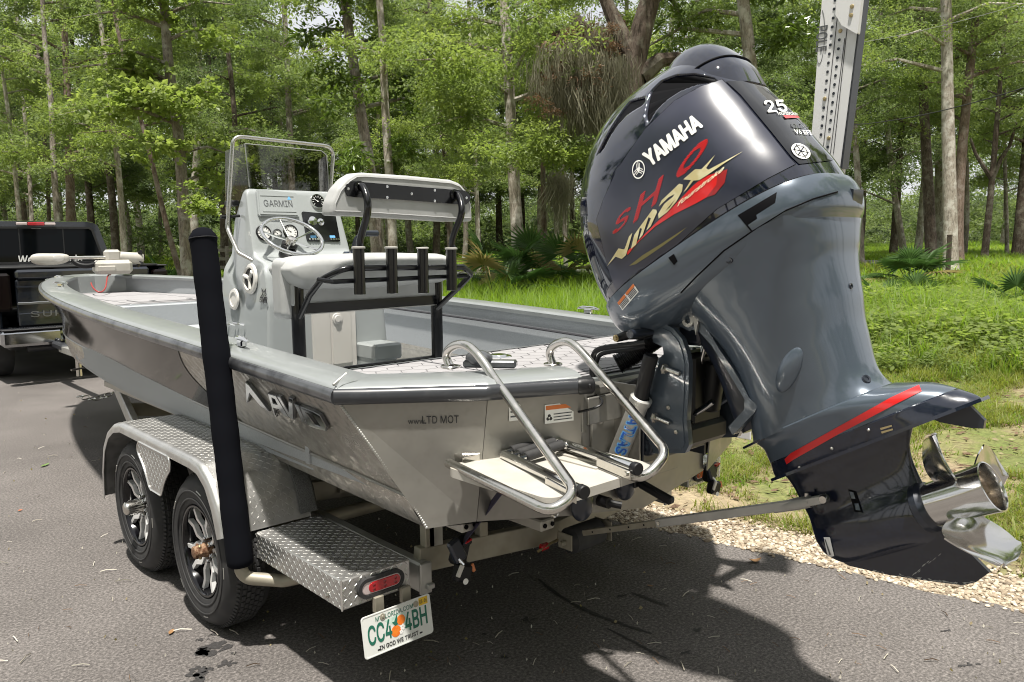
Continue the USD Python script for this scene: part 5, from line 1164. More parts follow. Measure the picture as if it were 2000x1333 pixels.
put(seat, 'apron', slab(rrect(.92, .055, .01, (0, 1.352)), .468, .05), 'powder_black', smooth=False); put(seat, 'apron_trim', box2((-.46, .470, 1.318), (.46, .51, 1.325), .002), 'alu_frame')
put(seat, 'side_flap', pillow(rrect(.10, .33, .04, (-.505, 1.46)), .50, .13, .03), 'vinyl', smooth=50)
for x in (-.468, .468): put(seat, 'leg', tube(fillet([(x, .50, .805), (x, .50, 1.5)], .02), .0365, 16), 'powder_black'); put(seat, 'foot', box2((x-.07, .42, .80), (x+.07, .60, .815), .004), 'powder_black')
put(seat, 'cross_bar', cyl((-.468, .50, .985), (.468, .50, .985), .022, 14), 'powder_black'); put(seat, 'cross_bar', box2((-.44, .47, 1.495), (.44, .52, 1.535), .008), 'powder_black')
put(seat, 'brace', tube([(.45, .50, .90), (.50, .62, .81)], .02, 10), 'powder_black')
YR = .15
ra = [at((586, 620), y=.47), at((604, 578), y=.36), at((628, 546), y=.26), at((672, 524), y=.18), at((905, 522), y=.155), at((921, 535), y=.20), at((898, 560), y=.33), at((853, 603), y=.47)]
put(seat, 'rod_rack', tube(fillet(ra, {1: .1, 2: .1, 3: .12, 4: .04, 5: .04, 6: .1}, 7), .0165, 12), 'powder_black', label='black bent rail carrying the rod holders')
rz = at((720, 548), y=YR)[2]; put(seat, 'rack_bar', tube([(-.47, .26, 1.515), (-.44, .17, rz), (.44, .17, rz), (.47, .26, 1.51)], .013, 10), 'powder_black')
for px, py0, py1 in ((700, 484, 576), (764, 484, 574), (825, 485, 573), (881, 486, 568)):
    t_, b_ = at((px, py0), y=YR-.015), at((px, py1), y=YR-.015); b_[0] = t_[0]
    h_ = put(seat, 'rod_holder', lathe([(.024, 0), (.0305, .002), (.0305, np.linalg.norm(t_-b_)-.004), (.026, np.linalg.norm(t_-b_)-.004), (.025, .1)], b_, t_-b_, 22), 'powder_black')
    put(seat, 'holder_rim', lathe([(.025, -.004), (.035, -.004), (.036, .004), (.027, .006), (.025, -.004)], t_, (0, 0, 1), 22), 'gel_white')
YBK = .185
bo = xz([(646, 421), (648, 395), (660, 368), (678, 348), (694, 338), (712, 337), (800, 343), (882, 351), (900, 358), (914, 374), (923, 400), (925, 433), (880, 433), (780, 427), (700, 422)], YBK)
bk = sg.Polygon(bo).buffer(-.012).buffer(.012, 4)
put(seat, 'backrest', pillow(bk, YBK, .11, .026), 'vinyl', smooth=50, label='grey padded backrest with a black plate')
seam_ = [np.array([x, YBK-.001, z]) for x, z in list(bk.buffer(-.022).exterior.segmentize(.03).coords)]; put(seat, 'backrest_seam', tube(seam_, .0028, 6), 'vinyl_seam')
pl = xz([(674, 372), (676, 362), (688, 356), (800, 366), (905, 374), (915, 382), (915, 392), (908, 399), (890, 398), (780, 389), (690, 384), (678, 382)], YBK); put(seat, 'backrest_plate', slab(sg.Polygon(pl).buffer(.004, 4), YBK-.010, .009), 'powder_black', smooth=False)
for px, py in ((680, 369), (756, 365), (756, 386), (804, 379), (849, 372), (849, 393), (911, 387)): put(seat, 'plate_screw', bolt(at((px, py), y=YBK-.010), (0, -1, 0), .005, .003), 'chrome')
for pp in (((703, 484), (707, 455), (716, 425), (718, 395), (711, 370), (704, 366)), ((884, 487), (886, 460), (897, 432), (902, 410), (898, 388), (890, 381))):
    ys_ = (YR-.015, YR-.02, YR-.045, YR-.055, YR-.01, YBK-.02); Q = [at(p, y=y) for p, y in zip(pp, ys_)]
    put(seat, 'backrest_post', [tube(CubicSpline(np.linspace(0, 1, 6), np.array(Q))(np.linspace(0, 1, 26)), .0195, 14), lathe([(.020, .0), (.032, .004), (.034, .014)], Q[-1]+np.array([0, -.002, 0]), (0, 1, 0), 20)], 'powder_black')

# ------------------------------------------------------------------ trolling motor on the bow
tr = thing('trolling_motor', 'white electric trolling motor stowed across the bow', 'trolling motor', (0.1, 5.6, 1.4))
Yt = 5.75
def tpx(px, py, y=Yt): return at((px, py), y=y)
hd = []
h0, h1 = tpx(58, 506), tpx(137, 504)
L_ = np.linalg.norm(h1-h0); ax_ = unit(h1-h0); up_ = np.array([0, 0, 1.0]); sd_ = np.cross(ax_, up_)
R = []
for k, t in enumerate(np.linspace(0, 1, 24)):
    w_ = .075*(1-abs(2*t-1.0)**3.2)**.5*(1.0-.18*t)+.004; ph = np.arange(24)*2*pi/24
    R.append(h0+ax_*L_*t+np.outer(np.sign(np.cos(ph))*np.abs(np.cos(ph))**.8*w_*.8, sd_)+np.outer(np.sign(np.sin(ph))*np.abs(np.sin(ph))**.8*w_*.82, up_)+np.array([0, 0, -.01*math.sin(pi*t)]))
th_ = loft(np.array(R), wrap=True, caps=True)
if th_.volume < 0: th_.invert()
tb = put(tr, 'head', th_, 'poly_white', smooth=50)
put(tr, 'head_plate', xf(ball((0, 0, 0), 1, (.055, .012, .038), 3), basis(tpx(114, 504, Yt-.05), ax_, sd_, up_)), 'gel_white')
put(tr, 'shaft', cyl(tpx(134, 504), tpx(232, 503), .018, 16), 'steel')
co = [tpx(140, 509), tpx(152, 517), tpx(168, 520), tpx(186, 516)]; cc = CubicSpline(np.linspace(0, 1, 4), np.array(co))(np.linspace(0, 1, 260)); an = np.linspace(0, 26*2*pi, 260)
put(tr, 'coil_cord', tube(cc+np.stack([0*an, .022*np.cos(an), .022*np.sin(an)], 1), .006, 5), 'plastic_black', smooth=40)
put(tr, 'mount_base', [xf(cbox((.36, .22, .15), .06), basis(tpx(220, 522), (1, 0, 0), (0, 1, 0))), xf(cbox((.17, .03, .055), .008), basis(tpx(209, 525, Yt-.11), (1, 0, 0), (0, 1, 0)))], 'poly_white', smooth=30)
put(tr, 'pivot_head', [xf(cbox((.15, .13, .13), .025), basis(tpx(219, 500), (1, 0, 0), (0, 1, 0)))], 'poly_white', smooth=30)
put(tr, 'lower_pod', lathe([(.0, 0), (.05, .004), (.062, .03), (.062, .22), (.055, .25)], tpx(230, 503), tpx(268, 505)-tpx(230, 503), 24), 'poly_white', smooth=40)
pc = tpx(272, 505); pa = unit(tpx(268, 505)-tpx(230, 503))
put(tr, 'prop_hub', lathe([(.058, 0), (.05, .05), (.02, .085), (.0, .09)], tpx(266, 505), pa, 20), 'plastic_black')
for a in (.9, 2.5, 4.2, 5.6): put(tr, 'prop_blade', xf(ball((0, 0, 0), 1, (.055, .026, .006), 2), basis(pc+.06*(math.cos(a)*sd_+math.sin(a)*up_), unit(math.cos(a)*sd_+math.sin(a)*up_), unit(pa+.4*np.cross(pa, math.cos(a)*sd_+math.sin(a)*up_)))), 'plastic_black', smooth=40)
put(boat, 'power_socket', [xf(cbox((.085, .02, .065), .012), basis((-.47, 5.62, 1.325), unit((.6, .7, 0)), unit((-.7, .6, 0)))), xf(cbox((.04, .03, .03), .008), basis((-.46, 5.60, 1.325), unit((.6, .7, 0)), unit((-.7, .6, 0))))], 'plastic_black')
cq = [at((178, 553), y=5.60), at((184, 565), y=5.3), at((196, 571), y=5.2), at((206, 562), y=5.4), at((209, 545), y=5.6), at((216, 537), y=5.75)]
put(boat, 'power_cable', tube(CubicSpline(np.linspace(0, 1, 6), np.array(cq))(np.linspace(0, 1, 40)), .007, 8), 'cable_red', label='red power cable across the bow deck')
# ------------------------------------------------------------------ the outboard motor, tilted up by 30 degrees
motor = thing('outboard_motor', 'large dark blue and grey outboard motor tilted up at the stern', 'outboard motor', (0, -1.8, 0.63))
TH = math.radians(30.0); MO = np.array([0, -1.70, 1.38]); MA = np.array([0, -math.cos(TH), math.sin(TH)]); MB_ = np.array([0, math.sin(TH), math.cos(TH)])
def mw(x, a, b): return MO+np.array([1.0, 0, 0])*x+MA*a+MB_*b
def mws(P): P = np.asarray(P, float); return MO+np.outer(P[:, 0], [1.0, 0, 0])+np.outer(P[:, 1], MA)+np.outer(P[:, 2], MB_)
def mloc(Q): w = np.asarray(Q)-MO; return np.stack([w[..., 0], w@MA, w@MB_], -1)
def ab(p, x): q = mloc(at(p, x=x)); return q[1], q[2]
def mplace(mm): v = mm.copy(); v.vertices = mws(mm.vertices); return v if np.linalg.det(np.array([[1, 0, 0], MA, MB_])) > 0 else (v.invert() or v)
def mprism(poly, x0, th):
    """An (a, b) outline extruded from x0 by th along x."""
    pg = sg.Polygon(poly) if not hasattr(poly, 'geom_type') else poly
    mm = extr(pg, th); v = mm.vertices.copy(); mm.vertices = mws(np.stack([x0+v[:, 2], v[:, 0], v[:, 1]], 1))
    if mm.volume < 0: mm.invert()
    return mm
class Body:
    def __init__(s, b, ac, L, W, n, na=None):
        s.b = np.array(b, float); s.f = [PchipInterpolator(s.b, np.array(v, float)) for v in (ac, L, W)]
        s.n = PchipInterpolator(s.b, np.broadcast_to(n, len(b)).astype(float))
    def par(s, b): b = np.clip(b, s.b[0], s.b[-1]); return [f(b) for f in s.f]+[s.n(b)]
    def F(s, P):
        ac, L, W, n = s.par(P[..., 2]); out = np.abs(P[..., 0]/W)**n+np.abs((P[..., 1]-ac)/L)**n-1
        return np.where((P[..., 2] < s.b[0]) | (P[..., 2] > s.b[-1]), 1.0, out)
    def rings(s, nb, nt, lo=None, hi=None, bl=None):
        bl = np.linspace(lo if lo is not None else s.b[0], hi if hi is not None else s.b[-1], nb) if bl is None else bl
        R = []
        for b in bl:
            ac, L, W, n = [float(v) for v in s.par(b)]; ph = np.arange(nt)*2*pi/nt; c, sn = np.cos(ph), np.sin(ph)
            R.append(np.stack([W*np.sign(sn)*np.abs(sn)**(2/n), ac+L*np.sign(c)*np.abs(c)**(2/n), np.full(nt, b)], 1))
        return np.array(R)
    def hit(s, px):
        """Where the ray through a pixel first meets the body, and the normal there (local coordinates)."""
        px = np.asarray(px, float); V = FWD+np.outer((px[:, 0]-1000)/FPX, RGT)-np.outer((px[:, 1]-666.5)/FPX, UPV); V /= np.linalg.norm(V, axis=1)[:, None]
        o = mloc(EYE); d = np.stack([V[:, 0], V@MA, V@MB_], 1); ts = np.linspace(1.6, 4.0, 500)
        f = s.F(o+d[:, None, :]*ts[None, :, None]); i = np.argmax(f < 0, axis=1); ok = (f < 0).any(1); i = np.clip(i, 1, None)
        lo, hi = ts[i-1], ts[i]
        for _ in range(22):
            m_ = (lo+hi)/2; neg = s.F(o+d*m_[:, None]) < 0; hi = np.where(neg, m_, hi); lo = np.where(neg, lo, m_)
        P = o+d*hi[:, None]; e = 1e-4
        g = np.stack([s.F(P+np.eye(3)[k]*e)-s.F(P-np.eye(3)[k]*e) for k in range(3)], 1); g /= np.linalg.norm(g, axis=1)[:, None]+1e-12
        return P, g, ok
cowl = Body([.170, .25, .35, .45, .55, .62, .68, .73, .77, .80, .83, .855, .875, .885],
            [.258, .250, .242, .238, .240, .247, .253, .258, .255, .245, .225, .210, .200, .198],
            [.473, .472, .460, .445, .418, .393, .367, .343, .318, .290, .245, .19, .115, .05],
            [.305, .312, .310, .303, .288, .268, .244, .216, .184, .155, .120, .085, .045, .018],
            [2.9, 2.9, 2.9, 2.85, 2.8, 2.7, 2.6, 2.5, 2.4, 2.3, 2.2, 2.1, 2.0, 2.0])
# top cowling with the recessed air intakes pushed into its flanks
VENTS = []
for pv in ([(1178, 243), (1195, 222), (1228, 200), (1258, 192), (1257, 203), (1226, 222), (1204, 246), (1190, 268), (1178, 292), (1168, 300)], [(1272, 178), (1290, 160), (1318, 149), (1355, 146), (1392, 154), (1398, 159), (1362, 164), (1330, 176), (1300, 196), (1280, 216), (1266, 240), (1262, 225)]):
    P, g, ok = cowl.hit(np.array(pv)); VENTS.append(sg.Polygon(P[ok][:, 1:]).buffer(.003).buffer(0))
bl = np.concatenate([np.linspace(.170, .54, 40), np.linspace(.546, .80, 70), np.linspace(.805, .885, 18)])
CR = cowl.rings(0, 300, bl=bl)
import shapely
def push(R):
    P = R.reshape(-1, 3).copy(); dep = np.zeros(len(P))
    for v in VENTS:
        pts = shapely.points(P[:, 1], P[:, 2]); ins = shapely.contains(v, pts); dd = np.where(ins, shapely.distance(v.exterior, pts), 0)
        dep = np.maximum(dep, np.clip(dd/.012, 0, 1)*.05)
    dep = np.where(np.abs(P[:, 0]) > .06, dep, 0)
    c = np.stack([np.sign(P[:, 0]), np.zeros(len(P)), -0.45*np.ones(len(P))], 1)
    P[:, 0] -= np.sign(P[:, 0])*dep; P[:, 2] -= dep*.35
    return P.reshape(R.shape), dep
CRp, _ = push(CR)
cm = loft(CRp, wrap=True, caps=True); cm = mplace(cm); cm.fix_normals() if False else None
if cm.volume < 0: cm.invert()
cw = put(motor, 'cowling', cm, 'navy_gloss', smooth=50, label='glossy dark blue top cowling')
for sd in (-1, 1):          # dark lining of the intakes
    for v in VENTS:
        vv = v.buffer(-.003); vv = max(getattr(vv, 'geoms', [vv]), key=lambda q: q.area); tri = trimesh.creation.triangulate_polygon(vv.segmentize(.012), engine='earcut'); P2 = np.asarray(tri[0]); ac, L, W, n = cowl.par(P2[:, 1])
        x = W*np.clip(1-np.abs((P2[:, 0]-ac)/L)**n, 0, 1)**(1/n)
        pts = shapely.points(P2[:, 0], P2[:, 1]); dp_ = np.clip(shapely.distance(v.exterior, pts)/.012, 0, 1)*.05
        mm = trimesh.Trimesh(mws(np.stack([sd*(x-dp_+.007), P2[:, 0], P2[:, 1]-dp_*.35], 1)), tri[1], process=False)
        if (mm.face_normals[:, 0].mean() > 0) != (sd > 0): mm.invert()
        put(cw, 'air_intake', mm, 'vent_black', smooth=40)
# the scoop on top
sc_ = Body([.60, .66, .72, .77, .81, .84, .862, .872], [.50, .50, .495, .488, .48, .47, .455, .45], [.150, .150, .143, .130, .112, .088, .05, .02], [.175, .168, .152, .132, .108, .080, .042, .015], [2.6, 2.6, 2.5, 2.4, 2.3, 2.2, 2.0, 2.0])
sm = mplace(loft(sc_.rings(36, 90), wrap=True, caps=True))
if sm.volume < 0: sm.invert()
put(cw, 'air_scoop', sm, 'navy_gloss', smooth=50)
for bb in (.715,):
    R = sc_.rings(1, 90, bl=[bb])[0]; R2 = R.copy(); R2[:, 0] *= 1.012; R2[:, 1] = .495+(R2[:, 1]-.495)*1.012
    put(cw, 'scoop_seam', tube(mws(R2), .0035, 6, closed=True), 'vent_black')
def surf_decal(poly_px, body, name, parent, material, off=.0016, step=9.0, back=False):
    """A print on the body: an outline in the photograph's pixels laid onto the surface that the pixel shows."""
    pg = poly_px if hasattr(poly_px, 'geom_type') else sg.Polygon(poly_px)
    pg = pg.buffer(0); x0, y0, x1, y1 = pg.bounds; V = []; F = []
    for i in np.arange(x0, x1, step):
        for j in np.arange(y0, y1, step):
            c = pg.intersection(sg.box(i, j, i+step, j+step))
            for g in getattr(c, 'geoms', [c]):
                if g.geom_type != 'Polygon' or g.area < 1e-3: continue
                v, f = trimesh.creation.triangulate_polygon(g, engine='earcut'); F.append(np.asarray(f)+sum(len(q_) for q_ in V)); V.append(np.asarray(v)[:, :2])
    if not V: return
    V = np.vstack(V); F = np.vstack(F); P, g, ok = body.hit(V); Q = mws(P+g*off); good = ok[F].all(1)
    if not good.any(): return
    used = np.unique(F[good]); re_ = np.zeros(len(V), int); re_[used] = np.arange(len(used)); Q, g = Q[used], g[used]
    mm = trimesh.Trimesh(Q, re_[F[good]], process=False); c = mm.triangles_center-EYE; fl = np.einsum('ij,ij->i', c, mm.face_normals) > 0
    mm.faces[fl] = mm.faces[fl][:, ::-1]
    n_ = g@np.array([[1.0, 0, 0], MA, MB_]); 
    return put(parent, name, trimesh.Trimesh(mm.vertices, mm.faces, process=False), material, smooth=False, normals=n_)
def text_shape(t, height, bold=False, shear=0.0):
    m_ = meshkit.text_mesh(t, height, .001, bold); top = m_.face_normals[:, 2] > .9
    tri = m_.vertices[m_.faces[top]][:, :, :2]; u_ = unary_union([sg.Polygon(q).buffer(height*.002) for q in tri])
    return affinity.affine_transform(u_, [1, shear, 0, 1, 0, 0])
def text_px(t, p0, p1, up, bold=True, shear=0.0):
    """Text from baseline start p0 to baseline end p1 (pixels), letter height vector up."""
    g = text_shape(t, 1.0, bold, shear); x0, y0, x1, y1 = g.bounds; dx = (np.array(p1, float)-p0)/(x1-x0); up = np.array(up, float)
    return affinity.affine_transform(g, [dx[0], up[0], dx[1], up[1], p0[0]-dx[0]*x0, p0[1]-dx[1]*x0])
Z3 = lambda pts: [(1180+x/3.3333, 60+y/3.3333) for x, y in pts]
Z4 = lambda pts: [(1130+x/3.7027, 300+y/3.7027) for x, y in pts]
panel = [(1410, 157), (1440, 187), (1500, 258), (1540, 308), (1553, 322), (1500, 349), (1400, 409), (1319, 482), (1240, 547), (1206, 574), (1188, 520), (1166, 430), (1180, 390), (1205, 335), (1228, 300), (1262, 252), (1318, 198), (1370, 170)]
pn = surf_decal(panel, cowl, 'side_panel', cw, 'navy_panel', off=.0035, step=14)
edge = np.array(panel+panel[:1], float)
for k in range(2):
    seg = edge[[0, 1, 2, 3, 4]] if k == 0 else edge[[10, 11, 12, 13, 14, 15, 16, 17, 0]]
    dens = np.vstack([np.linspace(seg[i], seg[i+1], 10)[:-1] for i in range(len(seg)-1)]+[seg[-1:]])
    P, g, ok = cowl.hit(dens); put(cw, 'panel_seam', tube(mws((P+g*.001)[ok]), .0028, 6), 'vent_black')
# prints on the side panel
D = dict(off=.0052)
red = Z4([(362, 735), (352, 715), (430, 640), (560, 510), (700, 375), (830, 240), (870, 205), (935, 165), (1010, 140), (1000, 230), (930, 320), (860, 360), (700, 440), (560, 530), (440, 640), (378, 715)])
surf_decal(red, cowl, 'red_swoosh', cw, 'decal_red', **D)
surf_decal(Z4([(935, 165), (1010, 140), (1080, 118), (1060, 215), (990, 300), (930, 320), (1000, 230)]), cowl, 'red_swoosh', cw, 'decal_dark_red', off=.005)
glow = Z4([(372, 812), (470, 735), (600, 655), (700, 590), (790, 532), (720, 592), (610, 672), (500, 748), (420, 800)])
surf_decal(glow, cowl, 'gold_glow', cw, 'decal_glow', off=.005)
gv = [[(215, 815), (262, 742), (298, 687), (340, 694), (352, 665), (374, 600), (398, 575), (380, 640), (366, 690), (352, 735), (322, 762), (278, 746)],
      [(388, 690), (412, 590), (432, 560), (545, 405), (570, 408), (577, 425), (530, 528), (500, 556), (532, 470), (515, 462), (472, 590), (445, 622), (468, 545), (452, 540), (425, 660)],
      [(590, 385), (608, 342), (690, 265), (735, 221), (762, 228), (756, 275), (715, 350), (650, 425), (588, 472), (584, 440), (628, 366), (690, 316), (702, 296), (660, 318)],
      [(765, 190), (850, 117), (895, 118), (992, 16), (928, 110), (945, 122), (1190, -8), (1060, 75), (930, 165), (880, 196), (838, 199), (788, 264), (766, 284), (820, 196)]]
for g_ in gv:
    pg = sg.Polygon(Z4(g_)).buffer(0)
    if g_ is gv[2]: pg = pg.difference(sg.Polygon(Z4([(636, 418), (690, 352), (704, 336), (668, 392)])))
    surf_decal(pg, cowl, 'gold_letter', cw, 'decal_gold', off=.0066)
surf_decal(text_px('fourstroke', (1325, 404), (1414, 334), (3, -10), True, .25), cowl, 'small_script', cw, 'decal_cream', off=.0066, step=12)
surf_decal(text_px('YAMAHA', (1271.5, 326), (1373, 248), (-14, -23), True, 0).buffer(1.15), cowl, 'maker_name', cw, 'decal_white', off=.0066, step=12)
LGo = sg.Point(0, 0).buffer(1.0, 24).difference(sg.Point(0, 0).buffer(.86, 24))
fork_ = []
for a in (90, 210, 330):
    ca, sa_ = math.cos(math.radians(a)), math.sin(math.radians(a)); bar_ = lambda u0, u1, v0, v1: sg.Polygon([(u*ca-v*sa_, u*sa_+v*ca) for u, v in ((u0, v0), (u1, v0), (u1, v1), (u0, v1))])
    fork_ += [bar_(-.15, .9, -.05, .05), bar_(.16, .66, -.26, -.17), bar_(.16, .66, .17, .26), bar_(.10, .2, -.26, .26)]
lg = unary_union([LGo]+fork_)
surf_decal(affinity.affine_transform(lg, [12.3, -1.5, -3.5, -18.0, 1249.5, 332]), cowl, 'fork_emblem', cw, 'decal_white', off=.0066, step=14)
hatch = unary_union([sg.LineString([(-1, k), (3, k)]).buffer(.024) for k in np.arange(-.2, 1.4, .082)])
def hatched(t, p0, p1, up, sh):
    g = text_shape(t, 1.0, True, 0); x0, y0, x1, y1 = g.bounds; g = affinity.scale(affinity.translate(g, -x0, 0), 1/(x1-x0), 1/(y1-y0), origin=(0, 0)); g = g.intersection(hatch)
    dx = np.array(p1, float)-p0; return affinity.affine_transform(g, [dx[0], up[0], dx[1], up[1], p0[0], p0[1]])
for t, p0, p1, up in (('S', (1196, 462), (1226, 436), (12, -40)), ('H', (1238, 436), (1284, 396), (15, -56)), ):
    surf_decal(hatched(t, p0, p1, up, 0), cowl, 'hatched_letter', cw, 'decal_red', off=.005, step=14)
ring_o = affinity.scale(sg.Point(.5, .5).buffer(.5, 24).difference(sg.Point(.5, .5).buffer(.27, 24)), 1, 1).intersection(hatch)
surf_decal(affinity.affine_transform(ring_o, [42, 44, -24, -70, 1310, 357]), cowl, 'hatched_letter', cw, 'decal_red', off=.005, step=14)
# prints on the black back panel
back = [(1417, 160), (1450, 160), (1488, 172), (1522, 200), (1548, 228), (1585, 270), (1620, 308), (1628, 314), (1560, 322), (1545, 308), (1505, 258), (1446, 187)]
surf_decal(back, cowl, 'back_panel', cw, 'screen_black', off=.003, step=12)
surf_decal(text_px('250', (1497, 222), (1560, 219), (-8, -22), True, -.05), cowl, 'power_number', cw, 'decal_white', off=.006, step=12)
surf_decal(text_px('fourstroke', (1517, 227), (1556, 228), (-3, -7), False, 0), cowl, 'small_script', cw, 'decal_white', off=.006, step=12)
surf_decal(sg.Polygon([(1527, 228), (1556, 229), (1560, 233), (1532, 234)]), cowl, 'red_line', cw, 'decal_red', off=.006)
surf_decal(text_px('4.2 LITER', (1546, 252), (1580, 252), (-4, -9), True, 0), cowl, 'small_script', cw, 'decal_grey', off=.006, step=12)
surf_decal(text_px('V6 EFI', (1552, 264), (1584, 266), (-4, -8), True, 0), cowl, 'small_script', cw, 'decal_white', off=.006, step=12)
seal = unary_union([sg.Point(0, 0).buffer(1, 24).difference(sg.Point(0, 0).buffer(.74, 24)), sg.Point(0, 0).buffer(.62, 6)]).difference(unary_union([sg.LineString([(0, 0), (.8*math.cos(a), .8*math.sin(a))]).buffer(.07) for a in np.arange(6)*pi/3])).difference(unary_union([sg.Point(.87*math.cos(a), .87*math.sin(a)).buffer(.05) for a in np.arange(22)*2*pi/22]))
surf_decal(affinity.affine_transform(seal, [18, 2, 4, 14.5, 1562, 298]), cowl, 'round_seal', cw, 'decal_white', off=.006, step=10)

# grey bottom cowling
tray = Body([-.035, -.02, .0, .03, .06, .10, .14, .168], [.22, .225, .238, .255, .262, .262, .260, .258], [.20, .27, .37, .450, .472, .485, .488, .484], [.12, .175, .235, .283, .303, .314, .317, .316], [2.2, 2.3, 2.5, 2.7, 2.8, 2.9, 2.9, 2.9])
tm_ = mplace(loft(tray.rings(30, 200), wrap=True, caps=True))
if tm_.volume < 0: tm_.invert()
ty = put(motor, 'bottom_cowling', tm_, 'motor_grey', smooth=50)
R = cowl.rings(1, 160, bl=[.1695])[0]; put(ty, 'seam', tube(mws(R*np.array([1.012, 1, 1])), .005, 6, closed=True), 'vent_black')
for k, (q_, mt, off) in enumerate((([(1441, 421), (1517, 376), (1533, 411), (1467, 453)], 'vent_black', .001), ([(1478, 421), (1514, 398), (1517, 380), (1520, 378), (1533, 411), (1470, 450), (1462, 440), (1480, 428)], 'motor_grey', .008))):
    surf_decal(q_, tray, ['latch_pocket', 'latch'][k], ty, mt, off=off, step=8)
surf_decal(Z4([(650, 755), (690, 727), (718, 780), (692, 808)]), tray, 'clip_slot', ty, 'vent_black', off=.0015, step=10)
surf_decal(Z4([(283, 1080), (398, 942), (438, 1000), (320, 1135)]), tray, 'warning_label', ty, 'decal_white', off=.0016, step=8)
for q_ in ([(283, 1080), (334, 1018), (346, 1035), (296, 1097)], [(340, 1012), (398, 942), (410, 958), (352, 1028)]): surf_decal(Z4(q_), tray, 'warning_header', ty, 'decal_orange', off=.0024, step=8)
for k in range(4):
    f = .35+.16*k; A, B, C_, D_ = [np.array(v, float) for v in Z4([(283, 1080), (398, 942), (438, 1000), (320, 1135)])]; e0, e1 = A+(D_-A)*f, B+(C_-B)*f
    ln = sg.LineString([e0+(e1-e0)*.05, e0+(e1-e0)*.45]).union(sg.LineString([e0+(e1-e0)*.55, e0+(e1-e0)*.93])).buffer(.9); surf_decal(ln, tray, 'warning_print', ty, 'decal_grey', off=.0024, step=12)

# grey leg cover
mid = Body([-.508, -.47, -.40, -.30, -.18, -.08, -.02, .04, .075], [.325, .322, .335, .358, .378, .383, .390, .400, .408], [.255, .236, .222, .222, .242, .268, .292, .308, .312], [.152, .153, .160, .172, .195, .225, .250, .280, .296], [2.6, 2.6, 2.6, 2.6, 2.6, 2.7, 2.7, 2.8, 2.8])
mm = mplace(loft(mid.rings(60, 160), wrap=True, caps=True))
if mm.volume < 0: mm.invert()
lg_ = put(motor, 'leg_cover', mm, 'motor_grey', smooth=50, label='smooth grey cover of the motor leg')
seam_px = np.vstack([np.linspace(a, b, 12)[:-1] for a, b in zip([(1330, 572), (1360, 541), (1414, 490), (1468, 453), (1531, 413), (1588, 389)], [(1360, 541), (1414, 490), (1468, 453), (1531, 413), (1588, 389), (1640, 374)])])
P, g, ok = tray.hit(seam_px); put(lg_, 'seam', tube(mws((P+g*.0008)[ok]), .0026, 6), 'vent_black')
bu = [sg.Polygon([(1497, 752), (1507, 735), (1530, 705), (1560, 685), (1590, 672), (1587, 690), (1572, 718), (1548, 752), (1515, 778)])]
P, g, ok = mid.hit(np.array([(1540, 722)])); ctr_ = P[0]
bm = xf(ball((0, 0, 0), 1, (.022, .085, .035), 3), basis(mw(ctr_[0]+.006, ctr_[1], ctr_[2]), (1, 0, 0), unit(MA*.8+MB_*.6), unit(-MA*.6+MB_*.8)))
put(lg_, 'side_bulge', bm, 'motor_grey', smooth=True)
def stud(px, r=.011):
    P, g, ok = mid.hit(np.array([px])); n_ = g[0]@np.array([[1.0, 0, 0], MA, MB_]); p = mws(P)[0]
    return [lathe([(r*.55, .004), (r, .005), (r*1.25, .0), (r*1.25, -.004)], p, n_, 18), lathe([(.001, .002), (r*.55, .002)], p, n_, 12)]
put(lg_, 'screw', stud((1424, 508)), 'motor_dark'); put(lg_, 'screw', stud((1692, 741), .013), 'motor_dark'); put(lg_, 'screw', stud((1661, 559), .008), 'motor_dark')
hp = mw(.06, .735, .09); put(lg_, 'rear_hook', mprism([(.69, .110), (.745, .112), (.757, .10), (.735, .065), (.70, .045), (.685, .06)], .02, .07), 'motor_dark', smooth=30)
# casing with the red line, then the black lower unit
cas = Body([-.640, -.625, -.60, -.57, -.54, -.512, -.500], [.435, .43, .42, .405, .385, .345, .33], [.365, .36, .345, .325, .300, .268, .255], [.118, .120, .125, .133, .142, .152, .153], [2.0, 2.0, 2.0, 2.1, 2.2, 2.4, 2.5])
def half(body, lo, hi, nb): 
    q_ = mplace(loft(body.rings(nb, 140, lo, hi), wrap=True, caps=True)); 
    if q_.volume < 0: q_.invert()
    return q_
put(motor, 'upper_casing', half(cas, -.588, -.500, 18), 'motor_grey', smooth=50)
lwr = put(motor, 'lower_unit', half(cas, -.640, -.588, 12), 'motor_black', smooth=50, label='black lower unit with scratched skeg')
surf_decal([(1533, 897), (1545, 885), (1640, 832), (1740, 777), (1795, 753), (1800, 765), (1745, 792), (1640, 847), (1550, 898), (1537, 907)], cas, 'red_line', motor+'/upper_casing', 'decal_red', off=.0022, step=12)
def plate(outline, b, th):
    pg = sg.Polygon(outline).buffer(0); mm = extr(pg, th); v = mm.vertices.copy(); mm.vertices = mws(np.stack([v[:, 0], v[:, 1], b+v[:, 2]], 1))
    if mm.volume < 0: mm.invert()
    return mm
av = [(-.02, .055)]+[(-x, a) for a, x in ((.09, .075), (.18, .118), (.30, .140), (.42, .142), (.55, .128), (.66, .105), (.75, .075), (.81, .035))]; av = av+[(-x, a) for x, a in av[::-1]]
put(lwr, 'cavitation_plate', plate(av, -.648, .010), 'motor_black', smooth=False)
sp = [(-.02, .02)]+[(-x, a) for a, x in ((.05, .09), (.12, .125), (.22, .13))]; sp = sp+[(-x, a) for x, a in sp[::-1]]
put(lwr, 'splash_plate', plate(sp, -.512, .008), 'motor_black', smooth=False)
put(lwr, 'trim_tab', mprism(sg.Polygon([(.655, -.648), (.765, -.646), (.782, -.70), (.768, -.720), (.735, -.705), (.665, -.660)]), -.009, .018), 'motor_dark', smooth=False)
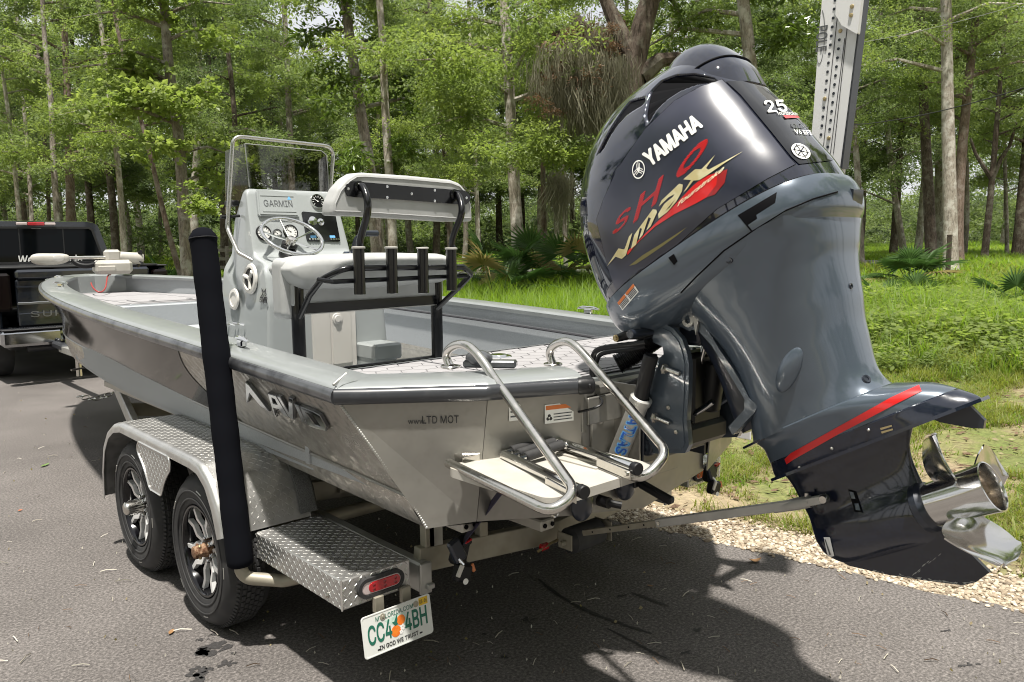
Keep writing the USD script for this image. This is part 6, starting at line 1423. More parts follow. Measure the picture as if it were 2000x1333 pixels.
strut = Body([-.985, -.955, -.92, -.885, -.85, -.80, -.75, -.70, -.66, -.640], [.34, .325, .315, .315, .32, .325, .325, .33, .34, .345], [.155, .185, .20, .205, .207, .205, .208, .215, .232, .245], [.006, .042, .064, .071, .066, .045, .038, .040, .050, .062], [2.0]*10)
put(lwr, 'gearcase', half(strut, -.985, -.640, 50), 'motor_black', smooth=50)
sk = sg.Polygon([(.155, -.955), (.18, -.985), (.30, -1.045), (.40, -1.085), (.50, -1.122), (.540, -1.122), (.590, -1.104), (.565, -1.04), (.535, -.975), (.50, -.93), (.30, -.93)])
put(lwr, 'skeg', mprism(sk, -.008, .016), 'motor_black', smooth=False)
put(lwr, 'propeller_collar', [xf(lathe([(.055, 0), (.074, .01), (.076, .035), (.066, .05)], (0, 0, 0), (0, 0, 1), 36), np.eye(4))], 'motor_black') if False else None
PB = -.880
def mlathe(prof, a0, n=40): return lathe(prof, mw(0, 0, PB), MA, n)
put(lwr, 'collar', mlathe([(.0, .485), (.062, .485), (.077, .495), (.079, .515), (.070, .530), (.055, .532)], 0), 'motor_dark')
P, g, ok = strut.hit(np.array([(1665, 980)])); 
gr = sg.Polygon([(1657, 956), (1672, 960), (1686, 1002), (1670, 1000)]); surf_decal(gr, strut, 'water_intake', lwr, 'vent_black', off=.002, step=6)
surf_decal([(1660, 960), (1668, 962), (1672, 975), (1664, 974)], strut, 'intake_bar', lwr, 'motor_grey', off=.004, step=6); surf_decal([(1670, 984), (1678, 984), (1682, 998), (1673, 997)], strut, 'intake_bar', lwr, 'motor_grey', off=.004, step=6)
surf_decal([(1610, 1049), (1622, 1049), (1630, 1085), (1618, 1088)], strut, 'sticker', lwr, 'decal_white', off=.003, step=6)
for q_ in ([(1612, 1053), (1614, 1053), (1624, 1082), (1621, 1083)],): surf_decal(q_, strut, 'sticker_print', lwr, 'decal_grey', off=.004, step=6)
for k in range(4): surf_decal([(1722-3+k*2, 836+k*7), (1742+k*2, 830+k*7), (1743+k*2, 833+k*7), (1724-3+k*2, 840+k*7)], cas, 'vent_slot', lwr, 'brass' if k < 3 else 'vent_black', off=.003, step=20)
for px in ((1562, 913), (1625, 876), (1697, 840)): 
    P, g, ok = cas.hit(np.array([px])); put(lwr, 'stud', ball(mws(P+g*.002)[0], .006, k=1), 'steel')
# scratches where the skeg has touched ground
sr = np.random.default_rng(3); scr = []; edge_s = sk.difference(affinity.translate(sk, 0, .0075)).difference(affinity.translate(sk, -.004, .002).buffer(-.0005))
low_ = sg.Polygon([(.155, -.955), (.18, -.985), (.30, -1.045), (.40, -1.085), (.50, -1.122), (.545, -1.124), (.545, -1.112), (.50, -1.108), (.40, -1.072), (.30, -1.034), (.18, -.972)])
for k in range(70):
    a0 = sr.beta(2.2, 1.3)*.34+.20; b0 = np.interp(a0, [.155, .18, .30, .40, .50, .545], [-.955, -.985, -1.045, -1.085, -1.122, -1.124])+abs(sr.normal(0, .0045)); l, w_ = sr.uniform(.004, .02), sr.uniform(.0008, .0026); d = unit([1, -.36+sr.normal(0, .15)]); n2 = np.array([-d[1], d[0]]); c = np.array([a0, b0])
    scr.append(sg.Polygon([c-d*l/2, c-d*l*.1+n2*w_, c+d*l/2, c+d*l*.15-n2*w_]))
for k in range(9):
    t = sr.uniform(-1, 1); c = np.array([.425+.045*t+sr.normal(0, .004), -1.040+.020*t+sr.normal(0, .003)]); l, w_ = sr.uniform(.012, .03), sr.uniform(.0006, .0022); d = unit([.9, .42]); n2 = np.array([-d[1], d[0]]); scr.append(sg.Polygon([c-d*l/2, c-d*l*.1+n2*w_, c+d*l/2, c+d*l*.15-n2*w_]))
su = unary_union(scr).intersection(sk.buffer(-.002))
mat('bare_metal', (0.34, 0.35, 0.34), 0.5, 0.4)
tri = [trimesh.creation.triangulate_polygon(g_, engine='earcut') for g_ in su.geoms if g_.area > 1e-7]
vv = []; ff = []; o_ = 0
for v, f in tri: vv.append(np.stack([np.full(len(v), -.0088), v[:, 0], v[:, 1]], 1)); ff.append(np.asarray(f)+o_); o_ += len(v)
sm = trimesh.Trimesh(mws(np.vstack(vv)), np.vstack(ff), process=False)
if sm.face_normals[:, 0].mean() > 0: sm.invert()
put(lwr, 'scratches', sm, 'bare_metal', smooth=False, kind='stuff')
# propeller
prop = put(motor, 'propeller', mlathe([(.055, .528), (.066, .530), (.068, .60), (.070, .66), (.074, .70), (.0755, .712), (.071, .713), (.066, .70), (.064, .62), (.060, .56)], 0), 'prop_steel', label='polished three-bladed steel propeller')
put(prop, 'hub_bore', mlathe([(.0, .60), (.022, .60), (.022, .63), (.0, .63)], 0), 'brass')
mat('bore_tan', (0.50, 0.42, 0.33), 0.45, 0.5, noise=(40, (0.36, 0.28, 0.2), 0.45, 0.65))
put(prop, 'bore_wall', lathe([(.0635, .59), (.0655, .70)], mw(0, 0, PB), MA, 40) if False else (lambda q_: (q_.invert(), q_)[1])(lathe([(.0632, .60), (.0645, .64), (.0668, .70)], mw(0, 0, PB), MA, 40)), 'bore_tan')
put(prop, 'bore_floor', lathe([(.0, .602), (.0635, .602)], mw(0, 0, PB), MA, 40), 'bore_tan')
def blade(phi):
    rr = np.linspace(.060, .222, 18); V = []
    for r_ in rr:
        u_ = (r_-.060)/.162; ch = .27*(1-.10*u_)*(math.sin(pi*min(.5+.42*(1-u_), .92)) if u_ < .7 else 1)*(1-((u_-.62)/.38)**2.6 if u_ > .62 else 1); ch = max(ch, .012)
        pitch = math.atan2(.56, 2*pi*r_); skew = .10+.42*u_**1.6
        row = []
        for s in np.linspace(-.5, .5, 13):
            l = s*ch; camb = .012*(1-4*s*s); ang = phi+(l*math.cos(pitch)-camb*math.sin(pitch))/r_-skew*.35; ax = .605+l*math.sin(pitch)+camb*math.cos(pitch)+.065*u_*u_
            row.append((r_*math.cos(ang), ax, PB+r_*math.sin(ang)))
        V.append(mws(np.array(row)))
    s_ = loft(np.array(V), wrap=False); return solidify(s_, .0045)
for ph in (math.radians(131), math.radians(11), math.radians(251)):
    put(prop, 'blade', blade(ph), 'prop_steel', smooth=40)

# clamp bracket, swivel arm, tilt rams, jack plate
CLY = [(-1.67, 1.378), (-1.719, 1.393), (-1.76, 1.379), (-1.80, 1.343), (-1.82, 1.30), (-1.831, 1.257), (-1.83, 1.147), (-1.827, 1.091), (-1.825, 1.051), (-1.836, .963), (-1.82, .932), (-1.704, .907), (-1.625, .901), (-1.649, 1.071), (-1.666, 1.166), (-1.686, 1.254), (-1.72, 1.28), (-1.716, 1.308), (-1.671, 1.321)]
def yz(poly, x0, th):
    pg = sg.Polygon(poly).buffer(0) if not hasattr(poly, 'geom_type') else poly
    mm = extr(pg, th); v = mm.vertices.copy(); mm.vertices = np.stack([x0+v[:, 2], v[:, 0], v[:, 1]], 1)
    if mm.volume < 0: mm.invert()
    return mm
for sd in (-1, 1):
    pg = sg.Polygon(CLY).buffer(.006, 3).buffer(-.006, 3)
    cb = put(motor, 'clamp_bracket', [yz(pg, sd*.17-.012, .024), yz(pg.buffer(-.016), sd*.182-.004, .008), box2((sd*.17-.012, -1.648, .92), (sd*.12, -1.628, 1.27), .004)], 'motor_grey', smooth=30)
    for (px, py, r_) in ((1298, 722, .011), (1279, 818, .010)):
        p = at((px, py), x=-.215); p[0] = sd*.205
        put(cb, 'clamp_bolt', [lathe([(.0, .012), (.017, .012), (.017, .004), (.021, .004), (.021, 0)], p+np.array([0, .012, 0]), (0, -1, 0), 6), cyl(p, p+np.array([sd*-.005, -.055, -.012]), r_*.8, 12)], 'steel')
    for (px, py) in ((1307, 796), (1322, 844)):
        p = at((px, py), x=-.183); p[0] = sd*.183; put(cb, 'hex_bolt', bolt(p, (sd, 0, 0), .009, .008), 'steel')
    if sd < 0:
        pv = at((1262, 873), x=-.18); put(cb, 'pivot_boss', lathe([(.018, .012), (.030, .012), (.036, 0), (.036, -.02)], pv, (-1, 0, 0), 24), 'motor_dark'); put(cb, 'name_plate', xf(cbox((.002, .034, .018), .0006), basis(at((1302, 656), x=-.184), (1, 0, 0), unit((0, -1, -.25)))), 'decal_white')
SWY = [(-1.756, 1.419), (-1.776, 1.432), (-1.816, 1.434), (-1.855, 1.403), (-1.926, 1.31), (-1.983, 1.246), (-2.026, 1.187), (-2.044, 1.157), (-2.077, 1.135), (-2.066, 1.112), (-1.988, 1.025), (-1.975, 1.045), (-2.034, 1.113), (-2.036, 1.151), (-1.977, 1.229), (-1.901, 1.325), (-1.843, 1.375), (-1.81, 1.378), (-1.804, 1.372), (-1.763, 1.386)]
for sd in (-1, 1): put(motor, 'tilt_arm', yz(sg.Polygon(SWY).buffer(.004, 3), sd*.125-.018, .036), 'motor_grey', smooth=30)
put(motor, 'swivel_housing', [mplace(loft(Body([-.46, -.40, -.2, 0, .03], [.10, .11, .13, .11, .10], [.055, .07, .075, .085, .05], [.085, .10, .105, .11, .07], [2.6]*5).rings(14, 40), wrap=True, caps=True)), box2((-.11, -1.83, 1.31), (.11, -1.72, 1.40), .02)], 'motor_dark', smooth=40)
eye_ = at((1346, 626), x=-.145); put(motor, 'lifting_eye', yz(sg.Point(eye_[1], eye_[2]).buffer(.024, 16).union(sg.Polygon([(eye_[1]-.02, eye_[2]+.018), (eye_[1]-.048, eye_[2]+.02), (eye_[1]-.035, eye_[2]-.05)])).difference(sg.Point(eye_[1], eye_[2]).buffer(.012, 14)), -.155, .010), 'alu_frame', smooth=False)
def px3(px, py, x): return at((px, py), x=x)
put(motor, 'tilt_ram', [cyl(px3(1377, 672, -.04), px3(1358, 745, -.04), .011, 14)], 'chrome')
put(motor, 'tilt_cylinder', [cyl(px3(1360, 736, -.04), px3(1347, 830, -.04), .028, 18, .004)], 'motor_dark', label='dark cylinder of the tilt ram')
put(motor, 'trim_motor', [cyl(px3(1396, 705, .02), px3(1383, 800, .02), .045, 22, .008), box2((-.13, -1.80, .93), (.13, -1.70, 1.02), .02), box2((-.10, -1.79, 1.0), (.10, -1.70, 1.28), .02)], 'plastic_black')
for sd, (a_, b_) in ((-1, ((1352, 812), (1392, 785))), (1, ((1385, 801), (1426, 774)))):
    x = sd*.075; p, q_ = px3(*a_, x), px3(*b_, x); put(motor, 'trim_rod', [cyl(p, q_, .011, 14), lathe([(.012, .0), (.03, -.005), (.03, -.03), (.0, -.03)], p, unit(q_-p), 20)], 'chrome' if sd < 0 else 'motor_grey')
# steering ram, hoses and rigging tube at the front of the motor
s0, s1 = px3(1203, 660, -.20), px3(1268, 648, -.17)
put(motor, 'steering_link', [tube([px3(1203, 662, -.22), px3(1225, 655, -.2), px3(1254, 650, -.185), px3(1275, 648, -.175)], [.014, .018, .026, .018], 12), cyl(px3(1252, 650, -.215), px3(1252, 650, -.15), .026, 18, .004)], 'plastic_black')
put(motor, 'link_bolt', [bolt(px3(1253, 650, -.214), (-1, 0, 0), .010, .010)], 'steel'); put(motor, 'link_bolt', [bolt(px3(1203, 661, -.238), (-1, 0, 0), .009, .008)], 'brass')
put(motor, 'steering_shaft', [cyl((-.30, -1.66, 1.36), (.30, -1.66, 1.36), .016, 14), cyl((-.17, -1.66, 1.36), (.17, -1.66, 1.36), .028, 16)], 'motor_dark')
rb = [px3(1290, 655, -.03), px3(1262, 675, -.05), px3(1235, 694, -.08), px3(1205, 712, -.12)]
Cc = CubicSpline([0, .4, .7, 1], rb)(np.linspace(0, 1, 120)); put(motor, 'rigging_tube', tube(Cc, .039+.0022*np.sign(np.sin(np.arange(120)*pi/2.0)), 16), 'plastic_black', smooth=20, label='ribbed black rigging tube')
for k, (pp, x, r_) in enumerate((([(1262, 668), (1215, 675), (1172, 682), (1158, 700), (1157, 735), (1168, 757), (1192, 762), (1250, 742)], -.22, .011), ([(1262, 676), (1220, 684), (1180, 690), (1166, 705), (1163, 735), (1178, 752), (1206, 757), (1262, 740)], -.17, .009))):
    Q = np.array([px3(a_, b_, x+.02*j/8) for j, (a_, b_) in enumerate(pp)]); put(motor, 'steering_hose', tube(CubicSpline(np.linspace(0, 1, len(Q)), Q)(np.linspace(0, 1, 50)), r_, 10), 'plastic_black')
jack = thing('jack_plate', 'aluminium hydraulic jack plate with blue lettering between transom and motor', 'jack plate', (0, -1.57, .85))
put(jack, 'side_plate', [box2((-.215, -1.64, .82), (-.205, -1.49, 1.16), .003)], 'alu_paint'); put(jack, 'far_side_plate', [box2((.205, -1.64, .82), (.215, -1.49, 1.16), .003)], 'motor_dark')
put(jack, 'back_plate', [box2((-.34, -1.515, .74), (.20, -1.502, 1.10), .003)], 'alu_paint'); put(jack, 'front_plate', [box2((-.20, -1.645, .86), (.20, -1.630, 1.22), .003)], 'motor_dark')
j0, j1 = px3(1205, 893, -.235), px3(1251, 782, -.235); j2 = px3(1272, 694, -.235)
put(jack, 'ram_tube', [cyl(j0, j1, .036, 26, .003)], 'alu_frame'); put(jack, 'ram_rod', [cyl(j1-(j1-j0)*.05, j2, .027, 24, .004)], 'plastic_black', label='black lift ram'); put(jack, 'ram_collar', [lathe([(.030, -.01), (.041, -.01), (.042, .01), (.030, .014)], j1, unit(j1-j0), 26)], 'alu_frame')
jn = unit(EYE-(j0+j1)/2); ju = unit(j1-j0); jn = unit(jn-(jn@ju)*ju); jv = np.cross(ju, jn); jo = j0
def around(poly, r=.0367):
    out = []
    for g_ in getattr(poly, 'geoms', [poly]):
        if g_.geom_type != 'Polygon': continue
        c = g_.segmentize(.006); v, f = trimesh.creation.triangulate_polygon(c, engine='earcut'); v = np.asarray(v); th_ = v[:, 1]/r
        V = jo+np.outer(v[:, 0], ju)+r*(np.outer(np.sin(th_), jv)+np.outer(np.cos(th_), jn)); mm = trimesh.Trimesh(V, f, process=False); out.append(mm)
    mm = cat_(out); c = mm.triangles_center-EYE
    if np.einsum('ij,ij->i', c, mm.face_normals).mean() > 0: mm.invert()
    return mm
Lj = np.linalg.norm(j1-j0); jtop = -(jv@RGT)
tx = text_shape('ATLAS', .036, True); x0, y0, x1, y1 = tx.bounds; tx = affinity.scale(affinity.translate(tx, -x0, -(y0+y1)/2), (Lj*.64)/(x1-x0), .044/(y1-y0), origin=(0, 0)); tx = affinity.translate(affinity.rotate(tx, 180, origin=(Lj*.32, 0)), Lj*.14, .006) if jtop > 0 else affinity.translate(affinity.scale(tx, -1, 1, origin=(Lj*.32, 0)), Lj*.14, .006)
halo = tx.buffer(.004)
put(jack, 'lettering_edge', around(halo, .0368), 'decal_sky', smooth=False); put(jack, 'lettering', around(tx, .0374), 'decal_blue', smooth=False)
put(jack, 'globe_mark', around(sg.Point(Lj*.09, .008).buffer(.018), .0369), 'decal_yellow', smooth=False)
put(jack, 'mount_bolt', [bolt((-.29, -1.515, .80), (0, -1, 0), .012)], 'steel'); put(jack, 'mount_bolt', [bolt((-.29, -1.515, 1.02), (0, -1, 0), .009)], 'steel')
# ------------------------------------------------------------------ the trailer
trl = thing('boat_trailer', 'aluminium tandem-axle boat trailer with tread plate fenders', 'trailer', (0, .4, 0))
FX, FZ = .775, .445
def beam(*pts, w=.052, h=.12):
    return cat_([bar(pts[i], pts[i+1], w, h, .006) for i in range(len(pts)-1)])
def flat_beam(P, w=.052, h=.12):
    """A bent rectangular tube in plan."""
    P = np.array(fillet(P, .16, 6)); T = np.gradient(P, axis=0); T[:, 2] *= 0; T /= np.linalg.norm(T, axis=1)[:, None]; N = np.stack([-T[:, 1], T[:, 0], 0*T[:, 0]], 1); c = .008
    pr = [(-w/2+c, -h/2), (w/2-c, -h/2), (w/2, -h/2+c), (w/2, h/2-c), (w/2-c, h/2), (-w/2+c, h/2), (-w/2, h/2-c), (-w/2, -h/2+c)]
    mm = loft([np.array([P[i]+N[i]*a+np.array([0, 0, b]) for a, b in pr]) for i in range(len(P))], wrap=True, caps=True)
    if mm.volume < 0: mm.invert()
    return mm
for sd in (-1, 1):
    put(trl, 'frame_rail', flat_beam([(sd*FX, -1.03, FZ-.045), (sd*FX, -1.03+.3, FZ-.045), (sd*FX, 2.35, FZ), (sd*.10, 5.3, FZ+.02)]), 'alu_frame', smooth=30)
    put(trl, 'rail_end', [box2((sd*FX-.027, -1.045, .335), (sd*FX+.027, -1.031, .46), .003), box2((sd*FX-.004, -1.06, .355), (sd*FX+.03, -1.03, .375), .003)], 'alu_frame')
put(trl, 'tongue', [bar((0, 4.9, .46), (0, 7.55, .47), .075, .075)], 'alu_frame')
put(trl, 'coupler', [bar((0, 7.4, .49), (0, 7.85, .50), .09, .08, .02)], 'rub_dark')
# cross members bent to a shallow v
for y in (-.98, .18, 1.7, 3.0):
    w = FX*(1 if y < 2.4 else 1-(y-2.4)/3.1)
    put(trl, 'cross_member', [bar((-w, y, .455), (0, y, .375), .045, .10), bar((0, y, .375), (w, y, .455), .045, .10)], 'alu_dull', label='weathered rear cross member' if y < 0 else None)
for x in (-.72, -.44, .44, .72):
    z = .605+.118*abs(x)-.005; put(trl, 'bunk', [bar((x, -1.38 if abs(x) < .5 else -1.25, z-.035), (x, 3.1, z-.02), .075, .045, .006)], 'poly_white', label='white slotted bunk')
    put(trl, 'bunk_post', [box2((x-.022, -1.0, .40), (x+.022, -.96, z-.05), .003)], 'alu_dull'); put(trl, 'bunk_post', [box2((x-.022, .14, .40), (x+.022, .18, z-.05), .003)], 'alu_dull')
    for k in (-.02, .02): put(trl, 'bunk_hole', cyl((x+k, -1.381 if abs(x) < .5 else -1.251, z-.035), (x+k, -1.386 if abs(x) < .5 else -1.256, z-.035), .009, 10), 'vent_black')
put(trl, 'guide_upright', [box2((-.725, -1.0, .42), (-.655, -.965, .655), .004)], 'alu_frame'); put(trl, 'guide_upright', [box2((.655, -1.0, .42), (.725, -.965, .655), .004)], 'alu_frame')
put(trl, 'keel_roller', [cyl((-.11, -1.16, .40), (.11, -1.16, .40), .058, 22, .02)], 'rubber', label='dark rubber keel roller at the back')
put(trl, 'roller_bracket', [box2((.115, -1.22, .36), (.120, -1.12, .45), .002), box2((-.120, -1.20, .37), (-.115, -1.12, .44), .002), cyl((-.15, -1.16, .40), (.16, -1.16, .40), .012, 10)], 'alu_dull')
put(trl, 'winch_post', [bar((0, 5.55, .48), (0, 5.75, 1.05), .07, .07), box2((-.09, 5.62, 1.0), (.09, 5.85, 1.12), .01)], 'alu_frame'); put(trl, 'bow_stop', cyl((-.06, 5.63, .98), (.06, 5.63, .98), .045, 18, .01), 'rubber')
# jack with its swung-up wheel, safety chain
put(trl, 'tongue_jack', [tube([(-.16, 6.2, .30), (-.16, 6.2, 1.0)], .03, 14), tube([(-.16, 6.2, .62), (-.02, 6.2, .55)], .02, 10)], 'steel')
jw = at((190, 714), y=5.45); wa = unit([.75, -.35, .45])
put(trl, 'jack_wheel', lathe([(.045, -.025), (.105, -.034), (.128, -.02), (.134, 0), (.128, .02), (.105, .034), (.045, .025)], jw, wa, 28), 'rubber', label='small jack wheel swung up')
put(trl, 'jack_leg', [tube([jw, jw+[.06, .1, .16]], .022, 10), tube([jw+[-.25, -.02, -.02], jw+[.02, .02, .0]], .010, 8)], 'steel')
for i in range(7):
    c = np.array([-.34+.055*i, 5.5+.03*(i % 2), .19-.05*math.sin(pi*i/6)]); a = np.arange(16)*2*pi/16; u_, v_ = (np.array([1, .0, .1]), np.array([0, 0, 1.0])) if i % 2 else (np.array([1, 0, .1]), np.array([0, 1.0, 0]))
    put(trl, 'chain_link', tube([c+.036*math.cos(q)*u_+.018*math.sin(q)*v_ for q in a], .006, 6, closed=True), 'steel')
# wheels
RT = .344
def wheel(y, sd, rusty):
    c = np.array([sd*1.262, y, RT]); ax = np.array([sd*1.0, 0, 0]); w = .205
    prof = [(.205, -.025), (.214, -.006), (.225, -.004), (.262, .006), (.296, .004), (.318, -.010), (.332, -.030), (.338, -.045), (.343, -.060)]
    prof += [(.344, -.10), (.344, -w+.06), (.338, -w+.045), (.318, -w+.01), (.296, -w-.004), (.225, -w+.004), (.205, -w+.025)]
    t = put(trl, 'tyre', lathe(prof, c, ax, 84), 'rubber', smooth=34, label=None)
    lugs = []
    for r_ in range(5):
        xo = -.062-.021*r_*.98
        for k in range(64):
            a = (k+.5*(r_ % 2))*2*pi/64; er, et = np.array([0, math.cos(a), math.sin(a)]), np.array([0, -math.sin(a), math.cos(a)])
            lugs.append(xf(cbox((.0165, .027, .008), .002), basis(c+ax*xo*1.0+er*.3455, ax, et, er)))
    for k in range(96):
        a = k*2*pi/96; er, et = np.array([0, math.cos(a), math.sin(a)]), np.array([0, -math.sin(a), math.cos(a)])
        rr_ = unit(er*.5+ax*.86); lugs.append(xf(cbox((.030, .013, .006), .0015), basis(c+ax*-.036+er*.3345, unit(np.cross(et, rr_)), et, rr_)))
    put(t, 'tread_block', cat_(lugs), 'rubber', smooth=False, kind='stuff')
    put(t, 'sidewall_ring', [lathe([(.270, .0066), (.272, .009), (.276, .009), (.278, .0066)], c, ax, 72), lathe([(.232, .001), (.235, .0045), (.239, .0045), (.242, .0025)], c, ax, 72)], 'rubber', smooth=20)
    dashes = []
    for a0 in (.5, 1.7, 3.1, 4.4, 5.4):
        arc = [c+ax*.0035+.288*np.array([0, math.cos(a), math.sin(a)]) for a in np.linspace(a0, a0+.17, 8)]; dashes.append(tube(arc, .0036, 5))
    for d_ in dashes: put(t, 'white_mark', d_, 'alu_frame')
    # rim: black barrel, machined split spokes
    rim = put(trl, 'rim', lathe([(.206, -.024), (.206, -.012), (.196, -.010), (.190, -.022), (.180, -.075), (.172, -.13), (.0, -.13)], c, ax, 60), 'wheel_black', smooth=34)
    put(rim, 'rim_lip', lathe([(.207, -.013), (.205, -.007), (.197, -.007), (.194, -.012)], c, ax, 60), 'wheel_black')
    for k in range(5):
        a = k*2*pi/5+.2; ca, sa_ = math.cos(a), math.sin(a)
        for s_ in (-1, 1):
            pl = [(.055, .008*s_), (.055, .024*s_), (.098, .028*s_), (.128, .064*s_), (.190, .076*s_), (.193, .058*s_), (.138, .046*s_), (.108, .012*s_)]
            q = extr(sg.Polygon(pl).buffer(0), .020); v = q.vertices.copy(); rr2 = np.linalg.norm(v[:, :2], axis=1)
            q.vertices = np.stack([c[0]+ax[0]*(-.043-.030*np.clip(1-rr2/.192, 0, 1)+v[:, 2]), c[1]+v[:, 0]*ca-v[:, 1]*sa_, c[2]+v[:, 0]*sa_+v[:, 1]*ca], 1)
            if q.volume < 0: q.invert()
            put(rim, 'spoke', q, 'wheel_machined', smooth=False)
    put(rim, 'hub_face', lathe([(.0, -.062), (.060, -.062), (.072, -.070), (.075, -.095)], c, ax, 40), 'wheel_black')
    for k in range(6):
        a = k*pi/3+.3; p = c+ax*-.060+.050*np.array([0, math.cos(a), math.sin(a)]); put(rim, 'lug_nut', lathe([(.0, .030), (.008, .028), (.011, .02), (.012, 0)], p, ax, 6), 'chrome')
    if rusty:
        cap = put(rim, 'hub_cap', lathe([(.0, .022), (.020, .022), (.026, .019), (.028, .012), (.028, -.02), (.033, -.03), (.034, -.06)], c, ax, 26), 'rust', label='rusty hub cap')
        for k in range(6): a = k*pi/3; put(rim, 'cap_stud', ball(c+ax*-.004+.030*np.array([0, math.cos(a), math.sin(a)]), .0075, k=1), 'rust' if k % 2 else 'brass')
    else:
        put(rim, 'hub_cap', lathe([(.0, .052), (.022, .050), (.033, .042), (.036, .030), (.037, -.06)], c, ax, 28), 'steel', label='bare steel hub cap')
WY = (0.0, .859)
wheel(WY[0], -1, True); wheel(WY[1], -1, False); wheel(WY[0], 1, True); wheel(WY[1], 1, False)
for y in WY: put(trl, 'axle', [cyl((-1.12, y, RT), (1.12, y, RT), .035, 14), box2((-FX-.03, y-.04, RT), (-FX+.03, y+.04, FZ-.06), .004), box2((FX-.03, y-.04, RT), (FX+.03, y+.04, FZ-.06), .004)], 'alu_dull')
# tread plate: lugs of real metal on the sheets
def lug():
    L, W_, H = .0112, .0026, .0018
    V = np.array([[-L, 0, 0], [0, -W_, 0], [L, 0, 0], [0, W_, 0], [-L*.55, 0, H], [L*.55, 0, H]]); F = np.array([[0, 1, 4], [1, 5, 4], [1, 2, 5], [2, 3, 5], [3, 4, 5], [3, 0, 4]])
    return trimesh.Trimesh(V, F, process=False)
LUG = lug()
def tread(Pf, Nf, u0, u1, v0, v1, inside=None, pitch=.0225):
    """Lugs laid alternately at right angles over a sheet P(u, v), u and v in metres."""
    out = []; i = 0
    for u in np.arange(u0+pitch/2, u1, pitch):
        j = 0
        for v in np.arange(v0+pitch/2, v1, pitch):
            if inside is None or inside(u, v):
                p = Pf(u, v); e = 1e-3; tu = unit(Pf(u+e, v)-Pf(u-e, v)); n = unit(np.cross(tu, Pf(u, v+e)-Pf(u, v-e)))*Nf; tv = np.cross(n, tu)
                a = pi/4 if (i+j) % 2 else -pi/4; d = math.cos(a)*tu+math.sin(a)*tv; out.append((p, d, np.cross(n, d), n))
            j += 1
        i += 1
    V = np.concatenate([o[0]+LUG.vertices@np.array([o[1], o[2], o[3]]) for o in out]); F = np.concatenate([LUG.faces+6*k for k in range(len(out))])
    return trimesh.Trimesh(V, F, process=False)
# step box behind the fender
X0, X1, Y0, Y1, Z0, Z1 = -1.142, -.842, -1.033, -.34, .38, .494
for sd in (-1, 1):
    m_ = (lambda q: q) if sd < 0 else (lambda q: (q.apply_scale([-1, 1, 1]), q.invert() if q.volume < 0 else None, q.apply_translation([.12, 0, 0]), q)[3])
    st = put(trl, 'step_box', m_(box2((X0, Y0, Z0), (X1, Y1, Z1), .005)), 'alu_tread', label='tread plate step with the tail light, port side' if sd < 0 else 'starboard tread plate step with a tail light')
    S = np.array([sd*-1.0, 1, 1])
    f = lambda P: (lambda u, v: P(u, v)*S+np.array([.12 if sd > 0 else 0, 0, 0]))
    put(st, 'tread_lug', [tread(f(lambda u, v: np.array([u, v, Z1+.0004])), -sd*1.0*-1 if sd < 0 else -1, X0, X1, Y0, Y1), tread(f(lambda u, v: np.array([X0-.0004, u, v])), -1 if sd < 0 else 1, Y0, Y1, Z0, Z1)], 'alu_lug', smooth=False, kind='stuff')
    lc = ((X0+X1)/2+.012, .439)
    def notlight(u, v): return not (abs(u-lc[0]) < .105 and abs(v-lc[1]) < .042)
    put(st, 'tread_lug', tread(f(lambda u, v: np.array([u, Y0-.0004, v])), 1 if sd < 0 else -1, X0, X1, Z0, Z1, notlight), 'alu_lug', smooth=False, kind='stuff')
    put(st, 'corner_weld', m_(tube([(X0+.002, Y0+.002, Z0), (X0+.002, Y0+.002, Z1)], .004, 6)), 'alu_lug')
    put(st, 'side_bolt', bolt((sd*1.143+(.12 if sd > 0 else 0), -.93, .41), (sd, 0, 0), .009, .008), 'steel')
    tl = put(trl, 'tail_light', m_(loft(np.array([[(x, Y0-d_, z) for x, z in rr(ins)] for d_, ins in ((.0, 0), (.014, .002), (.017, .008), (.014, .014), (.006, .015))]) if False else np.array([[(lc[0]+q[0], Y0-d_, lc[1]+q[1]) for q in list(rrect(.198-2*ins, .074-2*ins, .036-ins).exterior.segmentize(.01).coords)[:-1]] for d_, ins in ((.0, 0),)]), wrap=True)) if False else m_(slab(rrect(.200, .076, .0375, lc).difference(rrect(.172, .050, .0245, lc)), Y0-.016, .016)), 'rubber', smooth=30, label='oval red tail light in a black grommet')
    put(tl, 'clear_rim', m_(pillow(rrect(.172, .050, .0245, lc), Y0-.014, .013, .005)), 'lens_clear', smooth=40)
    put(tl, 'lens', m_(pillow(rrect(.138, .040, .0195, (lc[0]+.012, lc[1])), Y0-.0165, .006, .003)), 'lens_red', smooth=40)
    for k in range(6): put(tl, 'lamp_dot', m_(ball((lc[0]-.035+.047*(k % 3), Y0-.0165, lc[1]+(-.008 if k < 3 else .008)), .007, (1, .25, 1), 1)), 'lens_red_dim')
